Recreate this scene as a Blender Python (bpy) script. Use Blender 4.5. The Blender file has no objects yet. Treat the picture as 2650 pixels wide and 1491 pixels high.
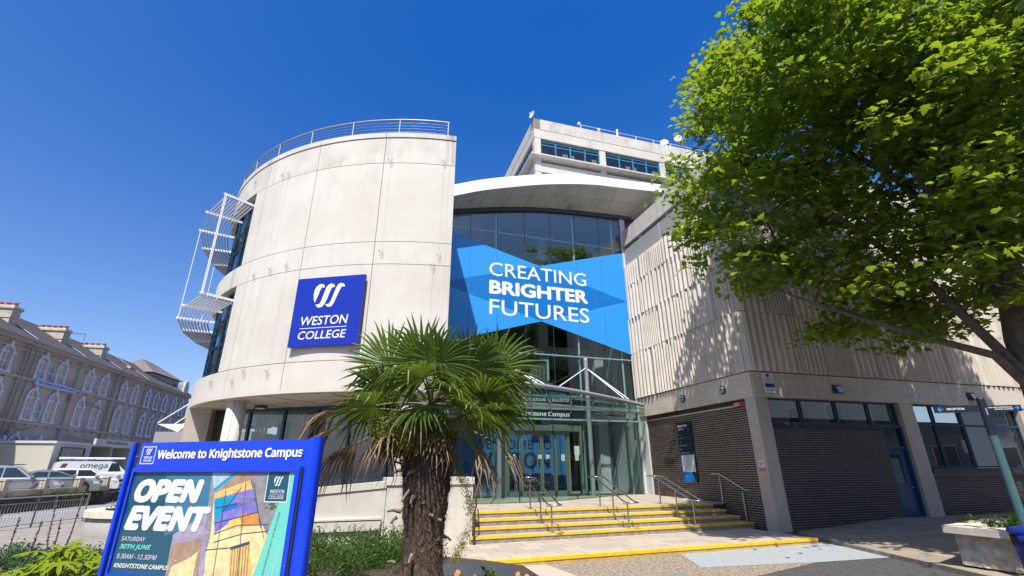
import bpy, math, random
from mathutils import Vector, Matrix
import numpy as np
R = math.radians
rnd = random.Random(7)
sc = bpy.context.scene
col = sc.collection

# ------------------------------------------------------------------ camera
cd = bpy.data.cameras.new('camera'); cam = bpy.data.objects.new('camera', cd); col.objects.link(cam)
cd.sensor_width = 36.0; cd.lens = 16.582; cd.clip_start = 0.05; cd.clip_end = 3000
cam.location = (0, 0, 2.0)
cam.rotation_euler = (Matrix.Rotation(R(90 + 20.932), 4, 'X') @ Matrix.Rotation(R(-0.26), 4, 'Z')).to_euler()
sc.camera = cam
# ------------------------------------------------------------------ light
SUN_EL, SUN_AZ = 58.0, -99.0          # degrees; azimuth of the sun's direction counted from +x
w = bpy.data.worlds.new('World'); sc.world = w; w.use_nodes = True
nt = w.node_tree; bg = nt.nodes['Background']
sky = nt.nodes.new('ShaderNodeTexSky'); sky.sky_type = 'NISHITA'; sky.sun_disc = False
sky.sun_elevation = R(SUN_EL); sky.sun_rotation = R(90 - SUN_AZ)
sky.altitude = 0; sky.air_density = 1.0; sky.dust_density = 1.0; sky.ozone_density = 10.0
mul = nt.nodes.new('ShaderNodeVectorMath'); mul.operation = 'MULTIPLY_ADD'      # grade the sky towards the photograph's deep blue
mul.inputs[1].default_value = (1.30, 0.97, 0.70); mul.inputs[2].default_value = (-0.63, -0.46, 0.62)
mxs = nt.nodes.new('ShaderNodeVectorMath'); mxs.operation = 'MAXIMUM'; mxs.inputs[1].default_value = (0.03, 0.12, 0.3)
nt.links.new(sky.outputs[0], mul.inputs[0]); nt.links.new(mul.outputs[0], mxs.inputs[0]); nt.links.new(mxs.outputs[0], bg.inputs[0])
bg.inputs[1].default_value = 0.13
sd = bpy.data.lights.new('sun', 'SUN'); sd.energy = 3.9; sd.angle = R(0.53); sd.color = (1.0, 0.96, 0.89)
so = bpy.data.objects.new('sun', sd); col.objects.link(so)
sv = Vector((math.cos(R(SUN_EL)) * math.cos(R(SUN_AZ)), math.cos(R(SUN_EL)) * math.sin(R(SUN_AZ)), math.sin(R(SUN_EL))))
so.rotation_euler = sv.to_track_quat('Z', 'Y').to_euler(); so.location = sv * 60
sc.view_settings.view_transform = 'Standard'; sc.view_settings.look = 'None'
sc.view_settings.exposure = 0.78; sc.view_settings.gamma = 1.0; sc.view_settings.use_curve_mapping = False
try:
    sc.cycles.max_bounces = 10; sc.cycles.transparent_max_bounces = 24; sc.cycles.diffuse_bounces = 4
    sc.cycles.caustics_reflective = False; sc.cycles.caustics_refractive = False; sc.cycles.sample_clamp_indirect = 6
except Exception: pass

# ------------------------------------------------------------------ helpers
WL = {}
def wloc(o):
    v = Vector((0, 0, 0))
    while o is not None:
        v = v + o.location; o = o.parent
    return v
def props(o, label=None, cat=None, group=None, kind=None):
    if label: o['label'] = label
    if cat: o['category'] = cat
    if group: o['group'] = group
    if kind: o['kind'] = kind
    return o
def thing(name, label, cat, loc=(0, 0, 0), group=None, kind=None):
    o = bpy.data.objects.new(name, None); col.objects.link(o); o.location = loc
    o.empty_display_size = 0.2
    return props(o, label, cat, group, kind)
def link(name, me, parent=None, at=(0, 0, 0)):
    o = bpy.data.objects.new(name, me); col.objects.link(o)
    if parent is not None: o.parent = parent
    o.location = at
    return o
def copy_tree(o, parent=None):
    c = o.copy(); col.objects.link(c); c.parent = parent
    for ch in list(o.children): copy_tree(ch, c)
    return c
class MB:
    def __init__(s): s.v = []; s.f = []; s.m = []; s.mats = []; s.sm = []
    def mi(s, m):
        if m not in s.mats: s.mats.append(m)
        return s.mats.index(m)
    def add(s, vs, fs, m, smooth=False):
        b = len(s.v); s.v += [tuple(v) for v in vs]; k = s.mi(m)
        for f in fs: s.f.append([b + i for i in f]); s.m.append(k); s.sm.append(smooth)
    def hexa(s, p, m):
        s.add(p, [(0, 3, 2, 1), (4, 5, 6, 7), (0, 1, 5, 4), (1, 2, 6, 5), (2, 3, 7, 6), (3, 0, 4, 7)], m)
    def box(s, x0, x1, y0, y1, z0, z1, m):
        s.hexa([(x0, y0, z0), (x1, y0, z0), (x1, y1, z0), (x0, y1, z0), (x0, y0, z1), (x1, y0, z1), (x1, y1, z1), (x0, y1, z1)], m)
    def prism(s, poly, z0, z1, m, P=None, smooth=False):
        n = len(poly); z1s = z1 if isinstance(z1, (list, tuple)) else [z1] * n
        b = [(x, y, z0) for x, y in poly] + [(poly[i][0], poly[i][1], z1s[i]) for i in range(n)]
        if P: b = [P(*q) for q in b]
        fs = [tuple(range(n - 1, -1, -1)), tuple(range(n, 2 * n))]
        s.add(b, fs, m); s.add(b, [(i, (i + 1) % n, n + (i + 1) % n, n + i) for i in range(n)], m, smooth)
    def tube(s, p0, p1, r, m, n=8, r1=None, cap=True):
        p0 = Vector(p0); p1 = Vector(p1); d = (p1 - p0)
        if d.length < 1e-6: return
        d.normalize(); a = d.orthogonal().normalized(); b = d.cross(a); r1 = r if r1 is None else r1
        vs = []
        for k in range(n):
            t = 2 * math.pi * k / n; o = a * math.cos(t) + b * math.sin(t)
            vs.append(p0 + o * r)
        for k in range(n):
            t = 2 * math.pi * k / n; o = a * math.cos(t) + b * math.sin(t)
            vs.append(p1 + o * r1)
        s.add(vs, [(k, (k + 1) % n, n + (k + 1) % n, n + k) for k in range(n)], m, True)
        if cap: s.add(vs, [tuple(range(n - 1, -1, -1)), tuple(range(n, 2 * n))], m)
    def path(s, pts, r, m, n=8, radii=None):
        pts = [Vector(p) for p in pts]; N = len(pts); up = None; rings = []
        for i in range(N):
            d = (pts[min(i + 1, N - 1)] - pts[max(i - 1, 0)]).normalized()
            if up is None: a = d.orthogonal().normalized()
            else:
                a = (up - d * up.dot(d)); a = a.normalized() if a.length > 1e-5 else d.orthogonal().normalized()
            up = a; b = d.cross(a); rr = radii[i] if radii else r
            rings += [pts[i] + (a * math.cos(2 * math.pi * k / n) + b * math.sin(2 * math.pi * k / n)) * rr for k in range(n)]
        fs = []
        for i in range(N - 1):
            for k in range(n): fs.append((i * n + k, i * n + (k + 1) % n, (i + 1) * n + (k + 1) % n, (i + 1) * n + k))
        s.add(rings, fs, m, True)
        s.add(rings, [tuple(range(n - 1, -1, -1)), tuple(range((N - 1) * n, N * n))], m)
    def lathe(s, c, prof, m, n=24, a0=0, a1=360, smooth=True):
        full = abs(a1 - a0) >= 359.9; cols = n if full else n + 1; vs = []
        for k in range(cols):
            t = R(a0 + (a1 - a0) * k / n)
            vs += [(c[0] + r * math.cos(t), c[1] + r * math.sin(t), c[2] + z) for r, z in prof]
        p = len(prof); fs = []
        for k in range(n):
            k2 = (k + 1) % cols
            for j in range(p - 1): fs.append((k * p + j, k2 * p + j, k2 * p + j + 1, k * p + j + 1))
        s.add(vs, fs, m, smooth)
    def build(s, name, parent=None, recalc=True, at=None):
        me = bpy.data.meshes.new(name)
        o0 = Vector(at) if at is not None else Vector((0, 0, 0))
        base = (wloc(parent) if parent is not None else Vector((0, 0, 0))) + o0
        me.from_pydata([(v[0] - base.x, v[1] - base.y, v[2] - base.z) for v in s.v], [], s.f)
        for m in s.mats: me.materials.append(m)
        me.polygons.foreach_set('material_index', s.m); me.polygons.foreach_set('use_smooth', s.sm)
        if recalc:
            import bmesh
            bm = bmesh.new(); bm.from_mesh(me); bmesh.ops.recalc_face_normals(bm, faces=bm.faces); bm.to_mesh(me); bm.free()
        me.update()
        return link(name, me, parent, o0)
class Fr:
    """vertical wall frame: s along the wall, d out of it, z up"""
    def __init__(s, x, y, az, side=-1):
        s.o = Vector((x, y, 0)); a = R(az); s.az = az; s.u = Vector((math.cos(a), math.sin(a), 0)); n = a + side * math.pi / 2
        s.n = Vector((math.cos(n), math.sin(n), 0))
    def P(s, a, d, z): return s.o + s.u * a + s.n * d + Vector((0, 0, z))
    def box(s, mb, s0, s1, d0, d1, z0, z1, m):
        mb.hexa([s.P(s0, d0, z0), s.P(s1, d0, z0), s.P(s1, d1, z0), s.P(s0, d1, z0), s.P(s0, d0, z1), s.P(s1, d0, z1), s.P(s1, d1, z1), s.P(s0, d1, z1)], m)
    def poly(s, mb, pts, d, m, th=0.0):
        if th:
            n = len(pts); vs = [s.P(a, d, z) for a, z in pts] + [s.P(a, d - th, z) for a, z in pts]
            mb.add(vs, [tuple(range(n)), tuple(range(2 * n - 1, n - 1, -1))] + [(i, (i + 1) % n, n + (i + 1) % n, n + i) for i in range(n)], m)
        else: mb.add([s.P(a, d, z) for a, z in pts], [tuple(range(len(pts)))], m)
    def flat(s, x, y): return None

# ------------------------------------------------------------------ materials
def mat(name, c, rough=0.7, metal=0.0, var=0.0, vscale=3.0, bump=0.0, bscale=40.0, spec=None, streak=None, c2=None, coat=0, island=0.0, stretch=(1, 1, 1)):
    m = bpy.data.materials.new(name); m.use_nodes = True; t = m.node_tree; N = t.nodes; L = t.links; b = N['Principled BSDF']
    b.inputs['Base Color'].default_value = (*c, 1); b.inputs['Roughness'].default_value = rough; b.inputs['Metallic'].default_value = metal
    if spec is not None: b.inputs['Specular IOR Level'].default_value = spec
    if coat: b.inputs['Coat Weight'].default_value = coat; b.inputs['Coat Roughness'].default_value = 0.05
    cur = None
    def rgb(v):
        n = N.new('ShaderNodeRGB'); n.outputs[0].default_value = (*v, 1); return n.outputs[0]
    if var or c2 or streak or bump or island:
        g = N.new('ShaderNodeNewGeometry'); mp = N.new('ShaderNodeMapping'); mp.inputs['Scale'].default_value = stretch
        L.new(g.outputs['Position'], mp.inputs['Vector'])
    def noise(sc_, det=5, src=None, ro=0.6):
        n = N.new('ShaderNodeTexNoise'); n.inputs['Scale'].default_value = sc_; n.inputs['Detail'].default_value = det; n.inputs['Roughness'].default_value = ro
        L.new(src or mp.outputs[0], n.inputs['Vector']); return n.outputs['Fac']
    def ramp(src, a, b_, lo=0.0, hi=1.0):
        n = N.new('ShaderNodeMapRange'); n.inputs[1].default_value = a; n.inputs[2].default_value = b_; n.inputs[3].default_value = lo; n.inputs[4].default_value = hi
        L.new(src, n.inputs[0]); return n.outputs[0]
    def mix(fac, a, b_, mode='MIX'):
        n = N.new('ShaderNodeMix'); n.data_type = 'RGBA'; n.blend_type = mode
        L.new(fac, n.inputs[0]) if not isinstance(fac, float) else setattr(n.inputs[0], 'default_value', fac)
        L.new(a, n.inputs[6]); L.new(b_, n.inputs[7]); return n.outputs[2]
    cur = rgb(c)
    if c2: cur = mix(ramp(noise(vscale, 6), 0.38, 0.62), cur, rgb(c2))
    if var:
        f = ramp(noise(vscale * 2.3, 8), 0.25, 0.75, 1 - var, 1 + var)
        n = N.new('ShaderNodeVectorMath'); n.operation = 'SCALE'; L.new(cur, n.inputs[0]); L.new(f, n.inputs['Scale']); cur = n.outputs[0]
    if island:
        f = ramp(g.outputs['Random Per Island'], 0, 1, 1 - island, 1 + island)
        n = N.new('ShaderNodeVectorMath'); n.operation = 'SCALE'; L.new(cur, n.inputs[0]); L.new(f, n.inputs['Scale']); cur = n.outputs[0]
    if streak:
        sc_col, sx, amt = streak
        mp2 = N.new('ShaderNodeMapping'); mp2.inputs['Scale'].default_value = (sx, sx, sx * 0.07); L.new(g.outputs['Position'], mp2.inputs['Vector'])
        a = ramp(noise(1.0, 6, mp2.outputs[0], 0.7), 0.47, 0.72); bfac = ramp(noise(0.35, 3), 0.42, 0.66)
        mul = N.new('ShaderNodeMath'); mul.operation = 'MULTIPLY'; L.new(a, mul.inputs[0]); L.new(bfac, mul.inputs[1])
        mu2 = N.new('ShaderNodeMath'); mu2.operation = 'MULTIPLY'; L.new(mul.outputs[0], mu2.inputs[0]); mu2.inputs[1].default_value = amt
        cur = mix(mu2.outputs[0], cur, rgb(sc_col))
    L.new(cur, b.inputs['Base Color'])
    if bump:
        bn = N.new('ShaderNodeBump'); bn.inputs['Strength'].default_value = min(1, bump); bn.inputs['Distance'].default_value = 0.02
        L.new(noise(bscale, 6), bn.inputs['Height']); L.new(bn.outputs[0], b.inputs['Normal'])
    return m
def glassmat(name, tint, f0=0.08, gloss=(0.9, 0.95, 1.0), k=1.0):
    m = bpy.data.materials.new(name); m.use_nodes = True; t = m.node_tree; N = t.nodes; L = t.links
    N.remove(N['Principled BSDF']); out = N['Material Output']
    tr = N.new('ShaderNodeBsdfTransparent'); tr.inputs[0].default_value = (*tint, 1)
    gl = N.new('ShaderNodeBsdfGlossy'); gl.inputs['Color'].default_value = (*gloss, 1); gl.inputs['Roughness'].default_value = 0.0
    lw_ = N.new('ShaderNodeLayerWeight'); lw_.inputs[0].default_value = 0.5
    fr = N.new('ShaderNodeMath'); fr.operation = 'POWER'; L.new(lw_.outputs['Facing'], fr.inputs[0]); fr.inputs[1].default_value = 5.0
    ma = N.new('ShaderNodeMath'); ma.operation = 'MULTIPLY_ADD'; ma.use_clamp = True; L.new(fr.outputs[0], ma.inputs[0]); ma.inputs[1].default_value = .85 * k; ma.inputs[2].default_value = f0 + .045 * k
    mx = N.new('ShaderNodeMixShader'); L.new(ma.outputs[0], mx.inputs[0]); L.new(tr.outputs[0], mx.inputs[1]); L.new(gl.outputs[0], mx.inputs[2]); L.new(mx.outputs[0], out.inputs[0])
    return m
def leafmat(name, c1, c2, trans=(0.3, 0.5, 0.05), tw=0.35, rough=0.42, nscale=0.6):
    m = bpy.data.materials.new(name); m.use_nodes = True; t = m.node_tree; N = t.nodes; L = t.links; b = N['Principled BSDF']; out = N['Material Output']
    g = N.new('ShaderNodeNewGeometry'); n = N.new('ShaderNodeTexNoise'); n.inputs['Scale'].default_value = nscale; n.inputs['Detail'].default_value = 3
    L.new(g.outputs['Position'], n.inputs['Vector'])
    ad = N.new('ShaderNodeMath'); ad.operation = 'ADD'; L.new(n.outputs['Fac'], ad.inputs[0]); L.new(g.outputs['Random Per Island'], ad.inputs[1])
    mr = N.new('ShaderNodeMapRange'); mr.inputs[1].default_value = 0.35; mr.inputs[2].default_value = 1.65; L.new(ad.outputs[0], mr.inputs[0])
    mx = N.new('ShaderNodeMix'); mx.data_type = 'RGBA'; L.new(mr.outputs[0], mx.inputs[0]); mx.inputs[6].default_value = (*c1, 1); mx.inputs[7].default_value = (*c2, 1)
    L.new(mx.outputs[2], b.inputs['Base Color']); b.inputs['Roughness'].default_value = rough; b.inputs['Specular IOR Level'].default_value = 0.28
    tl = N.new('ShaderNodeBsdfTranslucent'); tl.inputs[0].default_value = (*trans, 1)
    ms = N.new('ShaderNodeMixShader'); ms.inputs[0].default_value = tw
    L.new(b.outputs[0], ms.inputs[1]); L.new(tl.outputs[0], ms.inputs[2]); L.new(ms.outputs[0], out.inputs[0])
    return m
M = {}
M['panel'] = mat('cream_precast', (0.565, 0.53, 0.455), 0.75, c2=(0.62, 0.59, 0.525), vscale=0.45, var=0.04, bump=0.12, bscale=90, streak=((0.34, 0.32, 0.28), 1.3, 0.5))
M['panel_top'] = mat('weathered_precast', (0.53, 0.50, 0.43), 0.8, c2=(0.62, 0.59, 0.525), vscale=0.8, var=0.06, bump=0.15, bscale=90, streak=((0.20, 0.19, 0.16), 3.0, 0.75))
M['joint'] = mat('joint_shadow_sealant', (0.12, 0.10, 0.08), 0.9)
M['soffit'] = mat('soffit_board', (0.60, 0.55, 0.46), 0.7, var=0.03, vscale=1)
M['rib'] = mat('ribbed_precast', (0.61, 0.555, 0.475), 0.85, c2=(0.66, 0.605, 0.53), vscale=0.8, var=0.09, bump=0.3, bscale=60, streak=((0.27, 0.22, 0.17), 3, 0.55))
M['band'] = mat('board_marked_concrete', (0.53, 0.475, 0.39), 0.85, c2=(0.59, 0.53, 0.44), vscale=1.2, var=0.08, bump=0.35, bscale=9, streak=((0.2, 0.18, 0.15), 4, 0.6), stretch=(1, 1, 7))
M['column'] = mat('concrete_column', (0.50, 0.445, 0.365), 0.85, var=0.1, vscale=2, bump=0.4, bscale=35, streak=((0.22, 0.2, 0.17), 5, 0.6))
M['brick'] = [mat('engineering_brick_%s' % n, c, 0.55, var=0.25, vscale=9, bump=0.3, bscale=50) for n, c in (('plum', (0.026, 0.020, 0.021)), ('brown', (0.042, 0.029, 0.026)), ('black', (0.019, 0.016, 0.019)), ('rust', (0.062, 0.036, 0.028)), ('blue', (0.030, 0.028, 0.036)))]
M['mortar'] = mat('lime_mortar', (0.56, 0.46, 0.33), 0.95, var=0.2, vscale=4, bump=0.3)
M['mortar_dark'] = mat('grey_mortar', (0.29, 0.265, 0.25), 0.95, var=0.2, vscale=4, bump=0.3)
M['greybrick'] = mat('pale_grey_brick', (0.42, 0.40, 0.37), 0.85, var=0.12, vscale=6, bump=0.25)
M['blue'] = mat('blue_window_frame', (0.016, 0.062, 0.11), 0.42, var=0.12, vscale=3)
M['blue_lt'] = mat('bright_blue_frame', (0.03, 0.20, 0.34), 0.45)
M['door_blue'] = mat('blue_door_paint', (0.008, 0.062, 0.15), 0.3, var=0.1, vscale=2)
M['slatm'] = mat('sunshade_aluminium', (0.42, 0.42, 0.43), 0.45, 0.2)
M['white'] = mat('white_painted_metal', (0.78, 0.79, 0.82), 0.4, var=0.03)
M['white_fascia'] = mat('white_roof_fascia', (0.80, 0.81, 0.84), 0.45, var=0.04, vscale=0.4)
M['soffit_metal'] = mat('grey_soffit_panel', (0.60, 0.565, 0.50), 0.6, var=0.12, vscale=0.5, streak=((0.10, 0.08, 0.05), 0.8, 0.8))
M['steel'] = mat('brushed_steel', (0.50, 0.50, 0.51), 0.28, 1.0, var=0.05)
M['galv'] = mat('painted_grey_steel', (0.38, 0.39, 0.42), 0.4, 0.4, var=0.06)
M['mull'] = mat('pale_teal_steel', (0.42, 0.52, 0.54), 0.4, 0.1)
M['dark'] = mat('dark_metal', (0.03, 0.032, 0.038), 0.5)
M['slate'] = mat('dark_grey_cladding', (0.05, 0.052, 0.06), 0.6, var=0.15)
M['glass'] = glassmat('hall_glass', (0.80, 0.92, 0.90), 0.13, gloss=(.8, .95, .95))
M['glass_dk'] = glassmat('tinted_window_glass', (0.56, 0.64, 0.65), 0.05, k=1.0)
M['glass_green'] = glassmat('canopy_glass', (0.62, 0.80, 0.72), 0.05)
M['frost'] = mat('frosted_film', (0.17, 0.185, 0.215), 0.5)
M['ban_lt'] = mat('vinyl_sky_blue', (0.03, 0.30, 0.76), 0.35)
M['ban_dk'] = mat('vinyl_mid_blue', (0.005, 0.17, 0.52), 0.35)
M['sign_blue'] = mat('sign_royal_blue', (0.002, 0.020, 0.34), 0.28, var=0.05, coat=0.3)
M['board_blue'] = mat('board_blue_paint', (0.001, 0.048, 0.66), 0.33, var=0.10, vscale=1.5, coat=0.3)
M['board_edge'] = mat('sign_edge_maroon', (0.06, 0.03, 0.07), 0.5)
M['ltr'] = mat('white_lettering', (0.82, 0.82, 0.84), 0.5)
M['yellow'] = mat('yellow_nosing', (0.80, 0.53, 0.012), 0.6, c2=(0.70, 0.46, 0.03), vscale=7, var=0.16, streak=((0.36, 0.28, 0.10), 9, 0.8))
M['slab'] = [mat('stone_slab_%d' % i, c, 0.85, var=0.06, vscale=5, bump=0.25, bscale=70) for i, c in enumerate(((0.42, 0.355, 0.28), (0.45, 0.385, 0.305), (0.39, 0.33, 0.265)))]
M['paver'] = [mat('footpath_paver_%d' % i, c, 0.9, var=0.1, vscale=5, bump=0.3, bscale=60) for i, c in enumerate(((0.33, 0.265, 0.195), (0.36, 0.295, 0.225), (0.29, 0.24, 0.185)))]
M['riser'] = mat('stone_riser', (0.33, 0.28, 0.21), 0.9, c2=(0.2, 0.19, 0.16), vscale=6, var=0.15, bump=0.3)
M['kerb_ochre'] = mat('worn_yellow_kerb', (0.40, 0.30, 0.16), 0.85, c2=(0.55, 0.36, 0.06), vscale=3.5, var=0.2, bump=0.3)
M['asphalt'] = mat('asphalt', (0.06, 0.058, 0.058), 0.92, c2=(0.105, 0.10, 0.10), var=0.45, vscale=12, bump=0.9, bscale=130)
M['aggregate'] = mat('exposed_aggregate', (0.15, 0.115, 0.075), 0.9, c2=(0.42, 0.35, 0.26), vscale=15, var=0.6, bump=0.9, bscale=60)
M['resin'] = mat('pale_blue_resin', (0.31, 0.335, 0.34), 0.85, c2=(0.36, 0.38, 0.385), var=0.22, vscale=7, bump=0.5, bscale=120)
M['pale_conc'] = mat('pale_concrete_apron', (0.47, 0.40, 0.31), 0.9, var=0.15, vscale=18, bump=0.5, bscale=90)
M['teal_patch'] = mat('teal_surface', (0.16, 0.22, 0.22), 0.85, var=0.2, vscale=15, bump=0.5)
M['ground'] = mat('grey_tarmac_ground', (0.16, 0.155, 0.15), 0.95, var=0.2, vscale=6, bump=0.4)
M['road'] = mat('bleached_road', (0.25, 0.245, 0.25), 0.9, var=0.12, vscale=5, bump=0.4)
M['soil'] = mat('garden_soil', (0.06, 0.042, 0.028), 0.95, var=0.3, vscale=6, bump=1.0, bscale=30)
M['plinth'] = mat('rendered_ramp_wall', (0.58, 0.535, 0.45), 0.85, c2=(0.64, 0.60, 0.52), vscale=0.9, var=0.05, bump=0.2, bscale=60, streak=((0.3, 0.27, 0.22), 3, 0.5))
M['rough'] = mat('white_roughcast', (0.50, 0.48, 0.43), 0.95, c2=(0.50, 0.42, 0.27), vscale=3, var=0.45, bump=1.0, bscale=26)
M['coping'] = mat('cast_coping', (0.56, 0.50, 0.38), 0.8, c2=(0.62, 0.58, 0.48), vscale=3, var=0.08, bump=0.25)
M['render'] = mat('hotel_taupe_render', (0.42, 0.345, 0.285), 0.9, c2=(0.36, 0.30, 0.25), vscale=0.6, var=0.08, bump=0.15)
M['render_g'] = mat('hotel_grey_render', (0.29, 0.28, 0.29), 0.9, var=0.08)
M['trimw'] = mat('white_window_trim', (0.56, 0.56, 0.58), 0.7, var=0.05)
M['roofslate'] = mat('roof_slate', (0.13, 0.11, 0.115), 0.8, c2=(0.17, 0.145, 0.14), vscale=2, var=0.2, bump=0.5, bscale=20)
M['chimney'] = mat('chimney_stone', (0.50, 0.46, 0.37), 0.9, c2=(0.40, 0.37, 0.30), vscale=2.5, var=0.12, bump=0.3, streak=((0.2, 0.19, 0.16), 3, 0.8))
M['terra'] = mat('terracotta', (0.36, 0.12, 0.06), 0.8, var=0.2, vscale=5)
M['pipe'] = mat('beige_pipe', (0.30, 0.24, 0.21), 0.6)
M['cream'] = mat('cream_render', (0.50, 0.485, 0.40), 0.85, var=0.05)
M['pillar_c'] = mat('fence_pillar_cream', (0.50, 0.43, 0.34), 0.85, var=0.1, vscale=3, bump=0.3)
M['stonewall'] = mat('dark_rubble_wall', (0.05, 0.045, 0.042), 0.95, c2=(0.09, 0.075, 0.06), vscale=5, var=0.4, bump=1.0, bscale=12)
M['int_wall'] = mat('interior_wall', (0.40, 0.43, 0.43), 0.8, var=0.04)
M['int_dark'] = mat('interior_dark', (0.05, 0.055, 0.06), 0.8)
M['int_floor'] = mat('interior_floor', (0.36, 0.35, 0.34), 0.35)
M['int_blue'] = mat('interior_blue_wall', (0.03, 0.15, 0.34), 0.6)
M['blind'] = mat('cream_blind', (0.66, 0.62, 0.46), 0.8, var=0.05)
M['paper'] = mat('paper_notice', (0.75, 0.75, 0.74), 0.7)
M['black'] = mat('matt_black', (0.012, 0.012, 0.014), 0.6)
M['navy'] = mat('fingerpost_navy', (0.010, 0.018, 0.030), 0.45)
M['redp'] = mat('sign_red', (0.45, 0.02, 0.03), 0.5)
M['arrow'] = mat('arrow_blue', (0.01, 0.28, 0.75), 0.4)
M['post_teal'] = mat('teal_painted_post', (0.06, 0.135, 0.135), 0.35, var=0.1)
M['bin'] = mat('blue_bin_plastic', (0.004, 0.022, 0.22), 0.38, var=0.05)
M['tyre'] = mat('tyre_rubber', (0.02, 0.02, 0.02), 0.8)
M['wood'] = mat('orange_wood', (0.40, 0.19, 0.04), 0.5)
M['bark'] = mat('plane_bark', (0.10, 0.075, 0.055), 0.95, c2=(0.15, 0.12, 0.09), vscale=5, var=0.3, bump=1.0, bscale=18)
M['twig'] = mat('twig_bark', (0.085, 0.062, 0.04), 0.9)
M['leaf'] = leafmat('plane_leaf', (0.024, 0.058, 0.009), (0.150, 0.215, 0.020), (0.44, 0.60, 0.03), 0.38, .5)
M['leaf_dry'] = leafmat('dry_leaf', (0.22, 0.08, 0.02), (0.30, 0.13, 0.04), (0.3, 0.12, 0.03), 0.3)
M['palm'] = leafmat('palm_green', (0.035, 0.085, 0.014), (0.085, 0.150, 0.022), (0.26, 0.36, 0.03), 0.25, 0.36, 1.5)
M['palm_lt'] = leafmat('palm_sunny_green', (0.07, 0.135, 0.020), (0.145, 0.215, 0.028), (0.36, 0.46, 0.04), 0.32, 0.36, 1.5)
M['palm_dry'] = leafmat('palm_dead', (0.22, 0.15, 0.085), (0.42, 0.31, 0.20), (0.3, 0.2, 0.1), 0.2, 0.7, 3)
M['petiole'] = mat('palm_petiole', (0.10, 0.11, 0.035), 0.5, var=0.3, vscale=5)
M['fibre'] = mat('palm_fibre', (0.115, 0.075, 0.05), 0.95, c2=(0.20, 0.14, 0.10), vscale=8, var=0.4, bump=1.0, bscale=40, stretch=(4, 4, 1))
M['fibre_lt'] = mat('palm_stub', (0.22, 0.155, 0.11), 0.9, var=0.3, vscale=6)
M['flower_y'] = leafmat('palm_flower', (0.18, 0.19, 0.03), (0.36, 0.37, 0.07), (0.3, 0.3, 0.05), 0.25, 0.7, 6)
M['shrub'] = leafmat('privet_leaf', (0.022, 0.055, 0.010), (0.065, 0.125, 0.020), (0.2, 0.32, 0.04), 0.28, 0.45, 2)
M['hebe'] = leafmat('hebe_leaf', (0.022, 0.07, 0.022), (0.055, 0.13, 0.045), (0.12, 0.25, 0.06), 0.2, 0.45, 3)
M['fatsia'] = leafmat('fatsia_leaf', (0.13, 0.20, 0.012), (0.30, 0.38, 0.02), (0.50, 0.60, 0.03), 0.38, 0.4, 3)
M['stalk'] = mat('seed_stalk', (0.16, 0.13, 0.07), 0.9, var=0.3, vscale=30)
M['petal'] = mat('orange_flower', (0.60, 0.26, 0.08), 0.7, var=0.2, vscale=9)
M['silver'] = mat('silver_car_paint', (0.42, 0.43, 0.47), 0.28, 0.55, coat=0.6)
M['sage'] = mat('pale_green_car_paint', (0.22, 0.29, 0.28), 0.28, 0.4, coat=0.6)
M['carwhite'] = mat('white_car_paint', (0.74, 0.76, 0.78), 0.25, coat=0.6)
M['carglass'] = mat('car_window', (0.018, 0.035, 0.04), 0.06, spec=0.8)
M['lampglass'] = mat('headlamp', (0.55, 0.57, 0.6), 0.1, spec=0.7)
M['amber'] = mat('amber_lamp', (0.7, 0.22, 0.03), 0.3)

# ------------------------------------------------------------------ lettering
_tc = {}
SANS = None
try:
    import os
    SANS = bpy.data.fonts.load(os.path.join(bpy.utils.system_resource('DATAFILES'), 'fonts', 'NotoSansMath-Regular.woff2'))
except Exception: SANS = None
def glyphs(body, bold=0.0, shear=0.0, spacing=1.0, human=False):
    k = (body, 0, shear, spacing, human); bold = 0
    if k in _tc: return _tc[k]
    cu = bpy.data.curves.new('lettering', 'FONT'); cu.body = body; cu.size = 1.0
    if SANS and not human: cu.font = SANS
    cu.offset = bold; cu.shear = shear; cu.space_character = spacing
    cu.resolution_u = 3; cu.fill_mode = 'FRONT'; cu.dimensions = '2D'
    o = bpy.data.objects.new('lettering', cu); col.objects.link(o)
    dg = bpy.context.evaluated_depsgraph_get(); me = bpy.data.meshes.new_from_object(o.evaluated_get(dg))
    vs = [(v.co.x, v.co.y) for v in me.vertices]; fs = [tuple(p.vertices) for p in me.polygons]
    bpy.data.objects.remove(o); bpy.data.curves.remove(cu); bpy.data.meshes.remove(me)
    x0 = min(v[0] for v in vs); x1 = max(v[0] for v in vs); y0 = min(v[1] for v in vs); y1 = max(v[1] for v in vs)
    _tc[k] = ([((x - x0) / (x1 - x0), (y - y0) / (y1 - y0)) for x, y in vs], fs); return _tc[k]
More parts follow.
